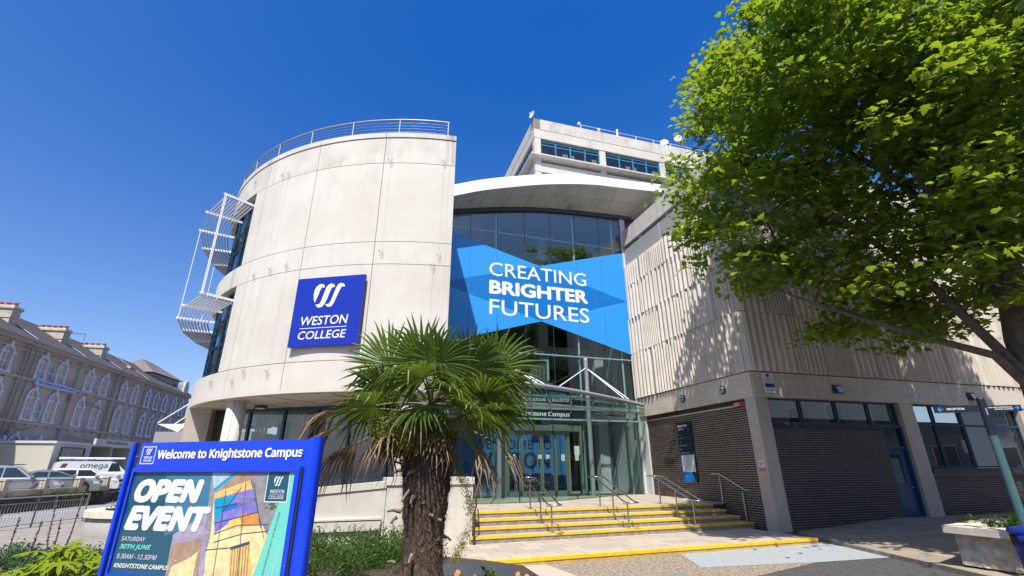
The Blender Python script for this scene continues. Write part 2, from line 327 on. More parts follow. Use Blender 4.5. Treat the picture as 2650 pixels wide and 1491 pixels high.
def text(mb, body, F, s0, s1, z0, z1, d, m, bold=0.0, shear=0.0, rot=False, spacing=1.0, skew=0.0, human=False):
    """lettering filling the box s0..s1, z0..z1 of wall frame F; rot: reads top to bottom"""
    vs, fs = glyphs(body, 0, shear, spacing, human)
    g_ = bold * 1.35 * (abs(s1 - s0) if rot else (z1 - z0)); sg = 1 if s1 > s0 else -1
    offs = [(0, 0)] if g_ == 0 else [(0, 0), (g_, 0), (-g_, 0), (0, g_ * .8), (0, -g_ * .8), (g_ * .7, g_ * .6), (-g_ * .7, g_ * .6), (g_ * .7, -g_ * .6), (-g_ * .7, -g_ * .6)]
    s0 += sg * g_; s1 -= sg * g_; z0 += g_ * .8; z1 -= g_ * .8
    for q, (ox, oz) in enumerate(offs):
        dd = d + q * (.00004 if abs(z1 - z0) < .3 and not rot else .0002)
        if rot: pts = [F.P(s0 + (s1 - s0) * y + ox, dd, z1 - (z1 - z0) * x + oz) for x, y in vs]
        else: pts = [F.P(s0 + (s1 - s0) * x + ox, dd, z0 + (z1 - z0) * y + skew * x + oz) for x, y in vs]
        mb.add(pts, fs, m)
LOGO = [
 [(0.967, 7.743), (0.911, 7.883), (0.879, 8.084), (0.896, 8.261), (0.966, 8.402), (1.069, 8.473), (1.16, 8.478), (1.233, 8.45), (1.276, 8.39), (1.286, 8.323), (1.225, 8.349), (1.169, 8.342), (1.124, 8.267), (1.05, 8.006)],
 [(1.011, 7.679), (1.103, 7.668), (1.165, 7.701), (1.21, 7.775), (1.289, 8.078), (1.363, 8.339), (1.438, 8.446), (1.548, 8.471), (1.632, 8.443), (1.687, 8.371), (1.69, 8.315), (1.635, 8.337), (1.582, 8.312), (1.54, 8.215), (1.436, 7.847), (1.352, 7.656), (1.275, 7.574), (1.167, 7.549), (1.084, 7.576)],
 [(1.405, 7.674), (1.486, 7.658), (1.549, 7.687), (1.604, 7.77), (1.679, 8.028), (1.755, 8.288), (1.826, 8.428), (1.933, 8.472), (2.028, 8.436), (2.088, 8.371), (2.096, 8.308), (2.018, 8.336), (1.956, 8.296), (1.904, 8.189), (1.792, 7.867), (1.729, 7.675), (1.654, 7.582), (1.558, 7.552), (1.475, 7.583)]]
def logo(mb, F, s0, s1, z0, z1, d, m):
    for st in LOGO:
        F.poly(mb, [(s0 + (a - 0.879) / 1.217 * (s1 - s0), z0 + (b - 7.549) / 0.929 * (z1 - z0)) for a, b in st], d, m)

# ================================================================== GROUND
def flat(name, poly, z, m, label=None, kind='structure', parent=None):
    mb = MB(); mb.add([(x, y, z if not callable(z) else z(x, y)) for x, y in poly], [tuple(range(len(poly)))], m)
    o = mb.build(name, parent, recalc=False)
    me = o.data
    if me.polygons[0].normal.z < 0: me.flip_normals()
    if kind: o['kind'] = kind
    return o
flat('ground', [(-900, -500), (900, -500), (900, 1500), (-900, 1500)], -0.02, M['ground'])
flat('forecourt_asphalt', [(-3, -14), (8.98, -14), (8.98, 17), (-3, 17)], -0.012, M['asphalt'])
flat('forecourt_aggregate', [(0.15, 12.6), (1.25, 10.85), (2.4, 9.4), (3.9, 10.2), (4.75, 10.7), (6.82, 12.15), (8.96, 12.75), (8.96, 16), (0.15, 14)], -0.008, M['aggregate'])
flat('forecourt_resin', [(4.17, 13.5), (4.04, 11.61), (6.82, 12.15), (8.96, 12.72), (8.96, 16), (6, 15)], -0.004, M['resin'])
flat('forecourt_apron', [(-2.6, 13.2), (-2.6, 9.4), (2.2, 9.4), (1.3, 10.77), (0.73, 12.03), (0.5, 12.6)], -0.004, M['pale_conc'])
flat('teal_panel', [(2.55, 10.45), (2.72, 10.78), (3.48, 11.07), (3.55, 10.6), (3.4, 10.2)], -0.003, M['teal_patch'])
# left hand paving and the road beyond
flat('pavement', [(-40, -6), (-3, -6), (-3, 13), (-14.5, 24.5), (-16.6, 40), (-30, 60), (-60, 60), (-19.3, 22.1), (-18.0, 18.4), (-17.6, 6)], -0.006, mat('block_paving', (0.36, 0.31, 0.27), 0.9, var=0.12, vscale=8, bump=0.3))
GB = [mat('grey_block_%d' % i, c, .9, var=.08, vscale=5) for i, c in enumerate(((.27, .245, .225), (.29, .26, .24), (.25, .23, .215)))]
mp = MB()
for i in range(46):
    for j in range(22):
        x = -19.2 + j * 0.62; y = 5 + i * 0.42
        if x > -6.2 or x > -5.2 - .28 * y * 1.0: continue
        mp.box(x, x + 0.60, y + 0.01 * 0, y + 0.40, -0.004, 0.0 + 0.002 * ((i * 7 + j * 3) % 3), GB[(i * 5 + j) % 3])
o = mp.build('paving_blocks'); o['kind'] = 'stuff'; props(o, 'rows of small buff paving blocks on the pavement beside the grey guardrail', 'paving')
flat('road', [(-25.3, -20), (-19.6, -20), (-18.9, 21), (-19.6, 26), (-24, 45), (-34, 60), (-40, 60), (-27, 36)], -0.004, M['road'])
mb = MB(); mb.add([(-23.2, 5, 0.001), (-23.1, 5, 0.001), (-23.5, 29, 0.001), (-23.62, 29, 0.001)], [(0, 1, 2, 3)], M['white']); o = mb.build('road_marking'); o['kind'] = 'structure'
flat('car_park', [(-25.6, -20), (-26.1, 28), (-27.2, 36), (-33, 52), (-60, 60), (-60, -20)], 0.62, M['road'])

# footpath in front of the brick block (rises to the right)
def fz(x, y): return min(0.34, max(0.07, 0.08 + 0.06 * (x - 8.9)))
root = thing('footpath', 'tree-shaded footpath of buff slabs along the dark brick wall', 'footpath', (12, 14, 0), kind='structure')
mb = MB()
mb.hexa([(8.98, 8, -0.03), (22, 8, -0.03), (24, 24, -0.03), (8.98, 17.5, -0.03), (8.98, 8, 0.0), (22, 8, 0.29), (24, 24, 0.29), (8.98, 17.5, 0.0)], M['soil'])
mb.build('bedding', root)
F = Fr(8.98, 8.2, 17)
ns = 0
for i in range(-2, 24):
    for j in range(-2, 22):
        x = 8.99 + i * 0.602; y = 8.2 + j * 0.602 - i * 0.0
        if x < 8.98 or y > 16.46 + (x - 8.3) * 0.306 + 0.25 or x > 22: continue
        xs = [x, x + 0.587, x + 0.587, x]; ys = [y, y, y + 0.587, y + 0.587]; dz = rnd.uniform(-0.003, 0.003)
        if x < 17 and y > 9.5 and ns < 290:
            m2 = MB(); ns += 1
        else: m2 = None
        tgt = m2 or mb
        tgt2 = tgt
        if m2 is None:
            if 'rest' not in globals() or rest is None: rest = MB()
            tgt2 = rest
        tgt2.hexa([(xs[k], ys[k], fz(xs[k], 0) - 0.06 + dz) for k in range(4)] + [(xs[k], ys[k], fz(xs[k], 0) + dz) for k in range(4)], M['paver'][rnd.randrange(3)])
        if m2: m2.build('paving_slab', root, at=None)
o = rest.build('paving_slabs_beyond', root); o['kind'] = 'stuff'; rest = None
mb = MB(); mb.box(8.90, 8.985, 8, 15.9, -0.03, 0.085, M['riser']); mb.build('kerb', root)

# ================================================================== ENTRANCE STEPS
steps = thing('entrance_steps', 'broad stone entrance steps with yellow nosings below the glass doors', 'steps', (3.5, 15, 0))
SA = 20.6
SF = Fr(-1.13, 14.0, SA, 1)         # d counts into the flight (uphill)
def kx(s): return s
TR = 0.44; Z = [0.13, 0.2975, 0.465, 0.6325, 0.80]
mb = MB()
# lower platform body
def quad_prism(mb, pts, z0, z1, m):
    mb.prism(pts, z0, z1, m)
plat = [(-1.75, 11.19), (8.55, 14.95), (8.78, 16.35), (8.0, 19.0), (-2.0, 16.0)]
mb.prism([(x, y + 0.012) for x, y in plat], -0.02, 0.09, M['soil']); mb.build('platform_core', steps)
KF = Fr(-1.75, 11.19, 20.05, 1)
L0 = math.hypot(10.30, 3.76)
# kerb face + nosing strips in lengths
n = 9
for i in range(n):
    a = L0 * i / n + 0.004; b = L0 * (i + 1) / n - 0.004
    m1 = MB(); KF.box(m1, a, b, -0.03, 0.10, 0.0 - 0.02, 0.065, M['kerb_ochre']); m1.build('kerb_stone', steps)
    m1 = MB(); KF.box(m1, a, b, -0.045, 0.10, 0.068, 0.135, M['yellow']); m1.build('nosing', steps)
# platform slabs
cnt = 0
for j in range(6):
    for i in range(-1, 18):
        a = 0.05 + i * 0.62 + (0.31 if j % 2 else 0); b = a + 0.606; d0 = 0.104 + j * 0.51; d1 = d0 + 0.498
        if j == 5: d1 = d0 + 0.3
        a = max(a, 0.05); b = min(b, L0 + 0.05)
        if b - a < 0.1: continue
        c = KF.P((a + b) / 2, (d0 + d1) / 2, 0)
        if c.x > 8.62 or c.y > 17.6: continue
        m1 = MB(); KF.box(m1, a, b, d0, d1, 0.0905, 0.130 + rnd.uniform(-0.0015, 0.0015), M['slab'][rnd.randrange(3)]); m1.build('paving_slab', steps); cnt += 1
# flight
for k in range(1, 5):
    z0, z1 = Z[k - 1], Z[k]; d = (k - 1) * TR
    LN = 9.78 - 0.145 * (k - 1) * 1.0
    core = MB(); SF.box(core, 0.0, LN, d + 0.012, d + (TR if k < 4 else 0.3) + 0.4, z0 - 0.2, z1 - 0.045, M['riser']); core.build('step_core', steps)
    nseg = 8
    for i in range(nseg):
        a = LN * i / nseg + 0.003; b = LN * (i + 1) / nseg - 0.003
        m1 = MB(); SF.box(m1, a, b, d, d + 0.02, z0 + 0.002, z1 - 0.06, M['riser']); m1.build('riser', steps)
        m1 = MB(); SF.box(m1, a, b, d - 0.02, d + 0.065, z1 - 0.058, z1 + 0.004, M['yellow']); m1.build('nosing', steps)
        if k < 4:
            m1 = MB(); SF.box(m1, a, b, d + 0.068, d + TR + 0.02, z1 - 0.044, z1, M['slab'][rnd.randrange(3)]); m1.build('tread', steps)
# upper landing rising gently to the doors
def lz(d): return 0.80 + 0.07 * min(1, max(0, (d - 1.5) / 4.6))
cnt2 = 0; restm = MB()
for j in range(13):
    for i in range(-1, 17):
        a = i * 0.602 + (0.3 if j % 2 else 0); b = a + 0.590; d0 = 3 * TR + 0.07 + j * 0.5; d1 = d0 + 0.488
        a = max(a, -1.2)
        c = SF.P((a + b) / 2, (d0 + d1) / 2, 0)
        # stop at the right hand wall
        lim = 8.3 - 0.306 * (c.y - 16.46) + 0.25
        if c.x > lim: continue
        pts = [SF.P(a, d0, 0), SF.P(b, d0, 0), SF.P(b, d1, 0), SF.P(a, d1, 0)]
        zz = [lz(d0), lz(d0), lz(d1), lz(d1)]
        m1 = MB() if cnt + cnt2 < 290 else None
        t_ = m1 or restm
        t_.hexa([(p.x, p.y, z - 0.05) for p, z in zip(pts, zz)] + [(p.x, p.y, z) for p, z in zip(pts, zz)], M['slab'][rnd.randrange(3)])
        if m1: m1.build('paving_slab', steps); cnt2 += 1
if restm.v: o = restm.build('landing_slabs', steps); o['kind'] = 'stuff'
mb = MB(); mb.prism([(-2.6, 15.0), (8.4, 19.0), (6.2, 24.0), (-8, 20)], 0.3, 0.76, M['soil']); mb.build('landing_core', steps)

# handrails
def handrail(posts, label, double=True, top=0.92, group='stainless handrails on the steps'):
    base = Vector(posts[0]); r = thing('handrail', label, 'handrail', tuple(base), group=group)
    d = (Vector(posts[-1]) - Vector(posts[0])); d.z = 0; d.normalize(); s = Vector((d.y, -d.x, 0))
    for p in posts:
        p = Vector(p); m1 = MB(); m1.tube(p, p + Vector((0, 0, top - 0.06)), 0.024, M['steel'], 10); m1.tube(p, p + Vector((0, 0, 0.012)), 0.06, M['steel'], 12)
        if double: m1.tube(p + Vector((0, 0, top - 0.07)) - s * 0.17, p + Vector((0, 0, top - 0.07)) + s * 0.17, 0.012, M['steel'], 6)
        m1.build('post', r)
    a = Vector(posts[0]) - d * 0.32; a.z = posts[0][2] + top - 0.0 - 0.10; b = Vector(posts[0]) - d * 0.1; b.z = posts[0][2] + top
    c = Vector(posts[-1]); c.z = posts[-1][2] + top; e = c + d * 0.42
    a.z = b.z - 0.02
    m1 = MB()
    if double:
        w_ = 0.17; pts = []
        for t in range(9):
            ang = math.pi / 2 - math.pi * t / 8; pts.append(a - d * (w_ * 0.75 * math.cos(ang)) + s * (w_ * math.sin(ang)))
        left = [e + s * w_, c + s * w_, b + s * w_]; right = [b - s * w_, c - s * w_, e - s * w_]
        m1.path([e] + left + pts + right + [e], 0.022, M['steel'], 8)
    else:
        m1.path([a, b, c, e], 0.022, M['steel'], 8)
    m1.build('rail', r)
    return r
handrail([(1.10, 14.86, 0.13), (0.83, 15.62, 0.465), (0.55, 16.45, 0.80)], 'double steel handrail nearest the palm, leftmost of the free-standing rails')
handrail([(3.48, 15.78, 0.13), (3.20, 16.55, 0.465), (2.93, 17.4, 0.80)], 'double steel handrail in the middle of the steps before the doors')
handrail([(5.77, 16.6, 0.13), (5.50, 17.4, 0.465), (5.22, 18.3, 0.80)], 'double steel handrail right of the middle one, two strides from the brick wall')
handrail([(7.93, 17.75, 0.2975), (7.62, 18.75, 0.80)], 'single steel handrail on two posts close beside the brick wall', double=False, top=0.98)
r = thing('handrail', 'short dark wall handrail at the left end of the steps on the rendered pier', 'handrail', (-1.02, 14.3, 0.13), group='stainless handrails on the steps')
m1 = MB(); m1.path([(-1.02, 13.95, 0.95), (-1.0, 14.2, 1.05), (-1.12, 15.2, 1.55), (-1.2, 15.9, 1.62)], 0.022, M['dark'], 8); m1.tube((-1.0, 14.2, 1.05), (-1.1, 14.2, 1.0), 0.012, M['dark'], 6); m1.build('rail', r)
m1 = MB(); m1.tube((-1.03, 13.95, 0.13), (-1.03, 13.95, 0.93), 0.03, M['dark'], 8); m1.build('post', r)

cv = thing('inspection_cover', 'square metal inspection cover set in the dark asphalt at the bottom', 'cover', (5.6, 9.9, 0))
m1 = MB(); CFr = Fr(5.3, 9.6, 24, 1); CFr.box(m1, 0, .62, 0, .62, -.03, -.004, M['slate']); m1.build('frame', cv)
m1 = MB(); CFr.box(m1, .04, .58, .04, .58, -.03, -.001, M['ground']); m1.build('lid', cv)
lm_ = MB()
for k in range(22):
    x, y = rnd.uniform(4.5, 12), rnd.uniform(9.2, 15.5); z = .004 if x < 8.9 else fz(x, y) + .006
    a = rnd.uniform(0, 6.28); s_ = rnd.uniform(.05, .09)
    pts = [(x + s_ * math.cos(a + t) * q, y + s_ * math.sin(a + t) * q, z + .012 * (i % 2)) for i, (t, q) in enumerate(((0, 1), (.6, .55), (1.2, .9), (2.0, .5), (3.1, .5), (4.2, .5), (5.0, .9), (5.7, .55)))]
    lm_.add([(x, y, z)] + pts, [(0, i, i % 8 + 1) for i in range(1, 9)], M['leaf'] if k % 3 else M['leaf_dry'])
o = lm_.build('fallen_leaves'); props(o, 'a few fallen plane leaves lying on the asphalt and footpath', 'leaves', kind='stuff')

# ================================================================== ROUND TOWER
TD = 16.6; TCx, TCy, TR_ = -0.29 * TD, 1.68 * TD, 0.695 * TD
ZT = lambda z: 2 + (z - 2) * TD / 17.0
def cyl(a, r, z): return (TCx + r * math.cos(R(a)), TCy + r * math.sin(R(a)), z)
def arc_block(mb, a0, a1, r0, r1, z0, z1, m, seg=None, smooth=True):
    seg = seg or max(1, int(abs(a1 - a0) / 1.5)); vs = []
    for k in range(seg + 1):
        a = a0 + (a1 - a0) * k / seg
        vs += [cyl(a, r1, z0), cyl(a, r1, z1), cyl(a, r0, z1), cyl(a, r0, z0)]
    out = [];  oth = []
    for k in range(seg):
        b = 4 * k; c = b + 4
        out.append((b, c, c + 1, b + 1)); oth += [(b + 1, c + 1, c + 2, b + 2), (b + 2, c + 2, c + 3, b + 3), (b + 3, c + 3, c, b)]
    e = 4 * seg
    mb.add(vs, out, m, smooth); mb.add(vs, oth + [(0, 1, 2, 3), (e + 3, e + 2, e + 1, e)], m)
tower = thing('college_tower', 'curved cream concrete tower of the college with blue square sign and louvred corner windows', 'building', (TCx, TCy, 0))
zs = [ZT(4.66), ZT(5.68), ZT(9.43), ZT(10.40), ZT(14.10), ZT(15.40), ZT(15.66)]
A0 = -77.7; J = [-77.7, -92.3, -107.2, -122.2]
g = 0.0
mb = MB(); arc_block(mb, A0 - 0.3, -126.4, TR_ - 0.4, TR_ - 0.02, zs[0] + 0.02, zs[6] - 0.03, M['joint'])
arc_block(mb, -126.4, -200, TR_ - 0.4, TR_ - 0.02, zs[0] + 0.02, zs[1] - 0.05, M['joint']); arc_block(mb, -126.4, -200, TR_ - 0.4, TR_ - 0.02, zs[2] + 0.05, zs[3] - 0.05, M['joint']); arc_block(mb, -126.4, -200, TR_ - 0.4, TR_ - 0.02, zs[4] + 0.05, zs[6] - 0.03, M['joint'])
mb.build('panel_backing', tower)
gap = 0.055
for r_ in range(6):
    full = r_ in (0, 2, 4, 5)
    edges = J + ([-137.5, -152, -167, -182, -200] if full else [-126.25])
    if r_ == 5: edges = [-77.7, -92.3, -107.2, -122.2, -137.5, -152, -167, -182, -200]
    for i in range(len(edges) - 1):
        a0 = edges[i] - (gap if i else 0); a1 = edges[i + 1] + (gap if i < len(edges) - 2 else 0)
        m1 = MB(); proud = 0.035 if r_ == 5 else 0.0
        arc_block(m1, a0, a1, TR_ - (0.30 if a1 < -123 else 0.04), TR_ + proud, zs[r_] + 0.011, zs[r_ + 1] - 0.011, M['panel_top'] if r_ >= 4 else M['panel'])
        m1.build('concrete_panel' if r_ < 5 else 'coping_stone', tower)
# soffit disc with fine joints, roof
soff = MB()
pts = [cyl(a, TR_ - 0.0, 0)[:2] for a in np.linspace(-200, A0, 60)]
WF = Fr(*cyl(A0, TR_ - 0.01, 0)[:2], 108.0, -1)
e1 = WF.P(6.0, 0, 0)
poly = pts + [(e1.x, e1.y), (-8, 30), (-16.0, 30)]
soff.prism([(x, y) for x, y in poly], zs[0] - 0.10, zs[0] + 0.012, M['soffit']); soff.build('soffit', tower)
jm = MB()
for a in (-84, -98, -112, -126, -140, -152):
    p0 = Vector(cyl(a, TR_ - 0.25, zs[0] - 0.104)); p1 = Vector(cyl(a + 4, 7.8, zs[0] - 0.104)); jm.tube(p0, p1, 0.009, M['joint'], 4)
for rr in (TR_ - 0.28, TR_ - 1.9):
    jm.path([cyl(a, rr, zs[0] - 0.104) for a in np.linspace(-190, -80, 50)], 0.007, M['joint'], 4)
jm.build('soffit_joint', tower)
rf = MB(); rf.prism([cyl(a, TR_ - 0.32, 0)[:2] for a in np.linspace(-200, A0 - 1, 60)] + [(e1.x - 0.1, e1.y), (-8, 30), (-16, 30)], ZT(15.0), ZT(15.3), M['slate']); rf.build('roof', tower)
# straight side wall running back from the sharp arris
sw = MB()
for r_ in range(6):
    WF.box(sw, 0.012, 4.6, -0.28, 0.0, zs[r_] + 0.011, zs[r_ + 1] - 0.011, M['panel'])
WF.box(sw, 0.05, 4.55, -0.26, -0.02, zs[0], zs[6] - 0.03, M['joint'])
WF.box(sw, 4.6, 9.0, -0.28, 0.0, zs[0], zs[6], M['panel'])
sw.build('side_wall', tower)
bk = MB(); bk.box(-15.6, -14.6, 27.5, 36, zs[0], zs[6], M['panel']); bk.build('rear_wall', tower)
# strip windows
for (z0, z1) in ((zs[1], zs[2]), (zs[3], zs[4])):
    rr = TR_ - 0.30; h = z1 - z0
    fb = MB(); arc_block(fb, -126.3, -185, rr - 5.2, rr - 5.0, z0, z1, M['int_dark']); fb.build('room_back', tower)
    fb = MB(); arc_block(fb, -126.3, -185, rr - 5.0, rr - 0.1, z0 - 0.1, z0 - 0.01, M['int_floor']); arc_block(fb, -126.3, -185, rr - 5.0, rr - 0.1, z1 + 0.01, z1 + 0.1, M['int_wall']); fb.build('room_slab', tower)
    lines = [-126.6 - 6.4 * k for k in range(10)]
    zt = z0 + h * 0.36
    for i in range(9):
        a1, a0 = lines[i], lines[i + 1]
        w_ = thing('window', None, None, (0, 0, 0)); w_.parent = tower; w_.location = (0, 0, 0)
        fm = MB()
        for z_a, z_b in ((z0, z0 + 0.09), (zt, zt + 0.08), (z1 - 0.09, z1)): 
            fm.hexa([cyl(a0, rr - .04, z_a), cyl(a1, rr - .04, z_a), cyl(a1, rr + .05, z_a), cyl(a0, rr + .05, z_a), cyl(a0, rr - .04, z_b), cyl(a1, rr - .04, z_b), cyl(a1, rr + .05, z_b), cyl(a0, rr + .05, z_b)], M['blue'])
        fm.hexa([cyl(a1 - .3, rr - .05, z0), cyl(a1 + .3, rr - .05, z0), cyl(a1 + .3, rr + .06, z0), cyl(a1 - .3, rr + .06, z0), cyl(a1 - .3, rr - .05, z1), cyl(a1 + .3, rr - .05, z1), cyl(a1 + .3, rr + .06, z1), cyl(a1 - .3, rr + .06, z1)], M['blue'])
        fm.build('frame', w_)
        pm = MB(); pm.add([cyl(a0, rr, z0 + .05), cyl(a1, rr, z0 + .05), cyl(a1, rr, zt), cyl(a0, rr, zt)], [(0, 1, 2, 3)], M['glass_dk']); pm.build('pane', w_, recalc=False)
        pm = MB(); pm.add([cyl(a0, rr, zt + .06), cyl(a1, rr, zt + .06), cyl(a1, rr, z1 - .05), cyl(a0, rr, z1 - .05)], [(0, 1, 2, 3)], M['glass_dk']); pm.build('pane', w_, recalc=False)
        if i in (0, 1, 3):
            bm_ = MB()
            for q in range(14): 
                zz = z1 - 0.12 - q * 0.11
                bm_.add([cyl(a0 + .4, rr - .2, zz), cyl(a1 - .4, rr - .2, zz), cyl(a1 - .4, rr - .17, zz - .07), cyl(a0 + .4, rr - .17, zz - .07)], [(0, 1, 2, 3)], M['blind'])
            bm_.build('blind', w_)
# roof railing
rail = thing('roof_railing', 'curved grey steel railing along the top of the tower', 'railing', (TCx, TCy, zs[6]))
zr = zs[6] + 0.74; rr = TR_ - 0.08
m1 = MB(); m1.path([cyl(a, rr, zr) for a in np.linspace(-79.3, -176, 90)], 0.038, M['galv'], 8); m1.build('top_rail', rail)
for k in range(10):
    a = -79.5 - 10.35 * k
    m1 = MB(); p = cyl(a, rr, zs[6] - 0.02); q = cyl(a, rr, zr); m1.tube(p, q, 0.032, M['galv'], 8); m1.tube(p, cyl(a, rr, zs[6] + 0.03), 0.07, M['galv'], 10); m1.build('post', rail)
for k in range(4):
    m1 = MB(); m1.path([cyl(a, rr, zs[6] + 0.13 + k * 0.15) for a in np.linspace(-79.5, -172, 60)], 0.006, M['galv'], 4); m1.build('wire', rail)
# brise soleil
brk = [-126.2, -136.5, -146.7, -157.0, -167.3, -177.6]
for zz, lab in ((ZT(13.4), 'white louvred sunshade on the top floor corner window of the tower'), (ZT(8.75), 'white louvred sunshade on the lower corner window of the tower')):
    ls = thing('sunshade', lab, 'sunshade', cyl(-150, TR_, zz), group='louvred sunshades on the tower')
    for a in brk:
        m1 = MB(); p = Vector(cyl(a, TR_ - 0.25, zz)); q = Vector(cyl(a, TR_ + 1.30, zz)); d = (q - p).normalized(); s = Vector((-d.y, d.x, 0)) * 0.022
        m1.hexa([p - s - Vector((0, 0, .05)), q - s - Vector((0, 0, .05)), q + s - Vector((0, 0, .05)), p + s - Vector((0, 0, .05)), p - s + Vector((0, 0, .05)), q - s + Vector((0, 0, .05)), q + s + Vector((0, 0, .05)), p + s + Vector((0, 0, .05))], M['white']); m1.build('bracket', ls)
    for k in range(10):
        r0 = TR_ + 0.06 + k * 0.127
        m1 = MB()
        for i in range(len(brk) - 1):
            p = Vector(cyl(brk[i], r0, zz)); q = Vector(cyl(brk[i + 1], r0, zz)); am = R((brk[i] + brk[i + 1]) / 2); n_ = Vector((math.cos(am), math.sin(am), 0)) * 0.035
            u = Vector((0, 0, 1)); th = n_.normalized() * 0.012
            m1.hexa([p - th - u * .15, q - th - u * .15, q + th - u * .15, p + th - u * .15, p - th - u * .045, q - th - u * .045, q + th - u * .045, p + th - u * .045], M['slatm'])
        m1.build('slat', ls)
for i, a in enumerate((brk[0], brk[2], brk[4])):
    for off in (0.0,) if i else (-0.35, 0.35):
        m1 = MB(); p = cyl(a + off, TR_ + 1.22, ZT(8.75)); q = cyl(a + off, TR_ + 1.22, ZT(13.4)); m1.tube(p, q, 0.02, M['white'], 8)
        o = m1.build('tie_rod')
        props(o, ('thin white tie rod between the two sunshades, %s' % ['left one of the close pair' if off < 0 else 'right one of the close pair', 'alone at the outermost corner', 'farthest round the tower'][i]), 'rod', group='tie rods of the sunshades')
# lower rods to the projecting white canopy at the left foot
# ground floor: columns, glazing, pier
def round_column(a, rr, lab):
    x, y, _ = cyl(a, rr, 0); r = thing('column', lab, 'column', (x, y, 0))
    m1 = MB(); m1.lathe((x, y, 0), [(0.0, 0.1), (0.33, 0.1), (0.33, zs[0] - 0.1), (0.0, zs[0] - 0.1)], M['panel'], 32); m1.build('shaft', r)
    m1 = MB(); m1.lathe((x, y, 0), [(0.33, zs[0] - 0.135), (0.41, zs[0] - 0.125), (0.41, zs[0] - 0.101), (0.33, zs[0] - 0.101)], M['soffit'], 32); m1.build('collar', r)
    m1 = MB()
    for t in (-75, 105): m1.tube((x + .329 * math.cos(R(t)), y + .329 * math.sin(R(t)), .1), (x + .329 * math.cos(R(t)), y + .329 * math.sin(R(t)), zs[0] - .13), 0.008, M['joint'], 4)
    m1.build('joint', r)
round_column(-121.5, TR_ - 0.52, 'round cream column under the left edge of the tower, behind the welcome board')
round_column(-84, TR_ - 0.6, 'round cream column under the tower hidden behind the palm trunk')
GF = Fr(-11.83 * TD / 17 + 0, 21.86 * TD / 17, -15)
zg = zs[0] - 0.1
gl = thing('ground_floor_glazing', 'blue framed full height windows with cream blinds under the curved tower', 'window wall', tuple(GF.P(4, 0, 0)))
lines = [-2.05, 0.05, 1.85, 3.48, 5.05, 6.85, 8.7]
Zf = 2 + (3.2 - 2) * TD / 17
m1 = MB(); GF.box(m1, -2.1, 9.4, -0.06, 0.06, zg - 0.13, zg, M['blue']); m1.build('head_rail', gl)
m1 = MB(); GF.box(m1, -2.1, 9.4, -0.06, 0.06, 0.0, 0.12, M['blue']); m1.build('sill_rail', gl)
for i, s in enumerate(lines):
    m1 = MB(); GF.box(m1, s - 0.055, s + 0.055, -0.07, 0.07, 0.12, zg - 0.13, M['blue']); m1.build('mullion', gl)
    if i < len(lines) - 1:
        s2 = lines[i + 1]
        m1 = MB(); GF.poly(m1, [(s + .055, .12), (s2 - .055, .12), (s2 - .055, zg - .13), (s + .055, zg - .13)], 0, M['glass_dk']); m1.build('pane', gl, recalc=False)
        if i >= 3:
            m1 = MB(); GF.poly(m1, [(s + .055, .12), (s2 - .055, .12), (s2 - .055, Zf), (s + .055, Zf)], -0.015, M['frost']); m1.build('frosted_film', gl)
        m1 = MB()
        for q in range(7):
            a = s + 0.08 + q * 0.095; GF.box(m1, a, a + 0.088, -0.32 - 0.03 * (q % 2), -0.30 - 0.03 * (q % 2), 0.15, zg - 0.2, M['blind'])
        m1.build('blind', gl)
m1 = MB(); GF.poly(m1, [(5.3, 2.55), (5.52, 2.55), (5.52, 2.95), (5.3, 2.95)], 0.012, M['paper']); GF.poly(m1, [(5.36, 2.74), (5.46, 2.74), (5.46, 2.88), (5.36, 2.88)], 0.015, M['galv'])
props(m1.build('notice'), 'white no-smoking notice stuck on the glass beside the palm', 'notice')
m1 = MB(); GF.box(m1, -3.5, 9.5, -6.0, -5.9, 0.0, zg, M['int_dark']); GF.box(m1, -3.5, 9.5, -5.9, -0.1, 0.0, 0.1, M['int_floor']); m1.build('room_shell', gl)
# furniture glimpses behind the glass
m1 = MB(); GF.box(m1, 0.9, 2.8, -3.2, -2.4, .1, .85, M['int_wall']); GF.box(m1, 3.8, 4.6, -4.2, -3.8, .1, 2.0, M['int_wall']); o = m1.build('reception_furniture'); props(o, 'pale desk and cupboard dimly seen through the ground floor glass', 'furniture')
pier = MB(); P0 = Vector((-14.35, 21.35, 0)) * (TD / 17); P1 = Vector((-13.55, 21.8, 0)) * (TD / 17)
pier.prism([(P0.x, P0.y), (P1.x, P1.y), (P1.x - .5, P1.y + 2.2), (P0.x - 0.6, P0.y + 2.4)], 0, zs[0] - 0.1, M['column'])
props(pier.build('pier_wall'), 'tan concrete pier closing the left end of the ground floor windows', 'wall')
# soffit lamp
def disc_lamp(x, y, z, lab):
    r = thing('soffit_lamp', lab, 'lamp', (x, y, z)); m1 = MB(); m1.lathe((x, y, z), [(0, 0), (.24, 0), (.26, -.04), (.25, -.10), (.2, -.10)], M['dark'], 24); m1.build('rim', r)
    m1 = MB(); m1.lathe((x, y, z), [(.2, -.095), (.14, -.125), (0, -.135)], M['paper'], 24); m1.build('diffuser', r)
disc_lamp(-10.82 * TD / 17, 20.75 * TD / 17, zs[0] - 0.1, 'round brown-rimmed lamp under the tower soffit')
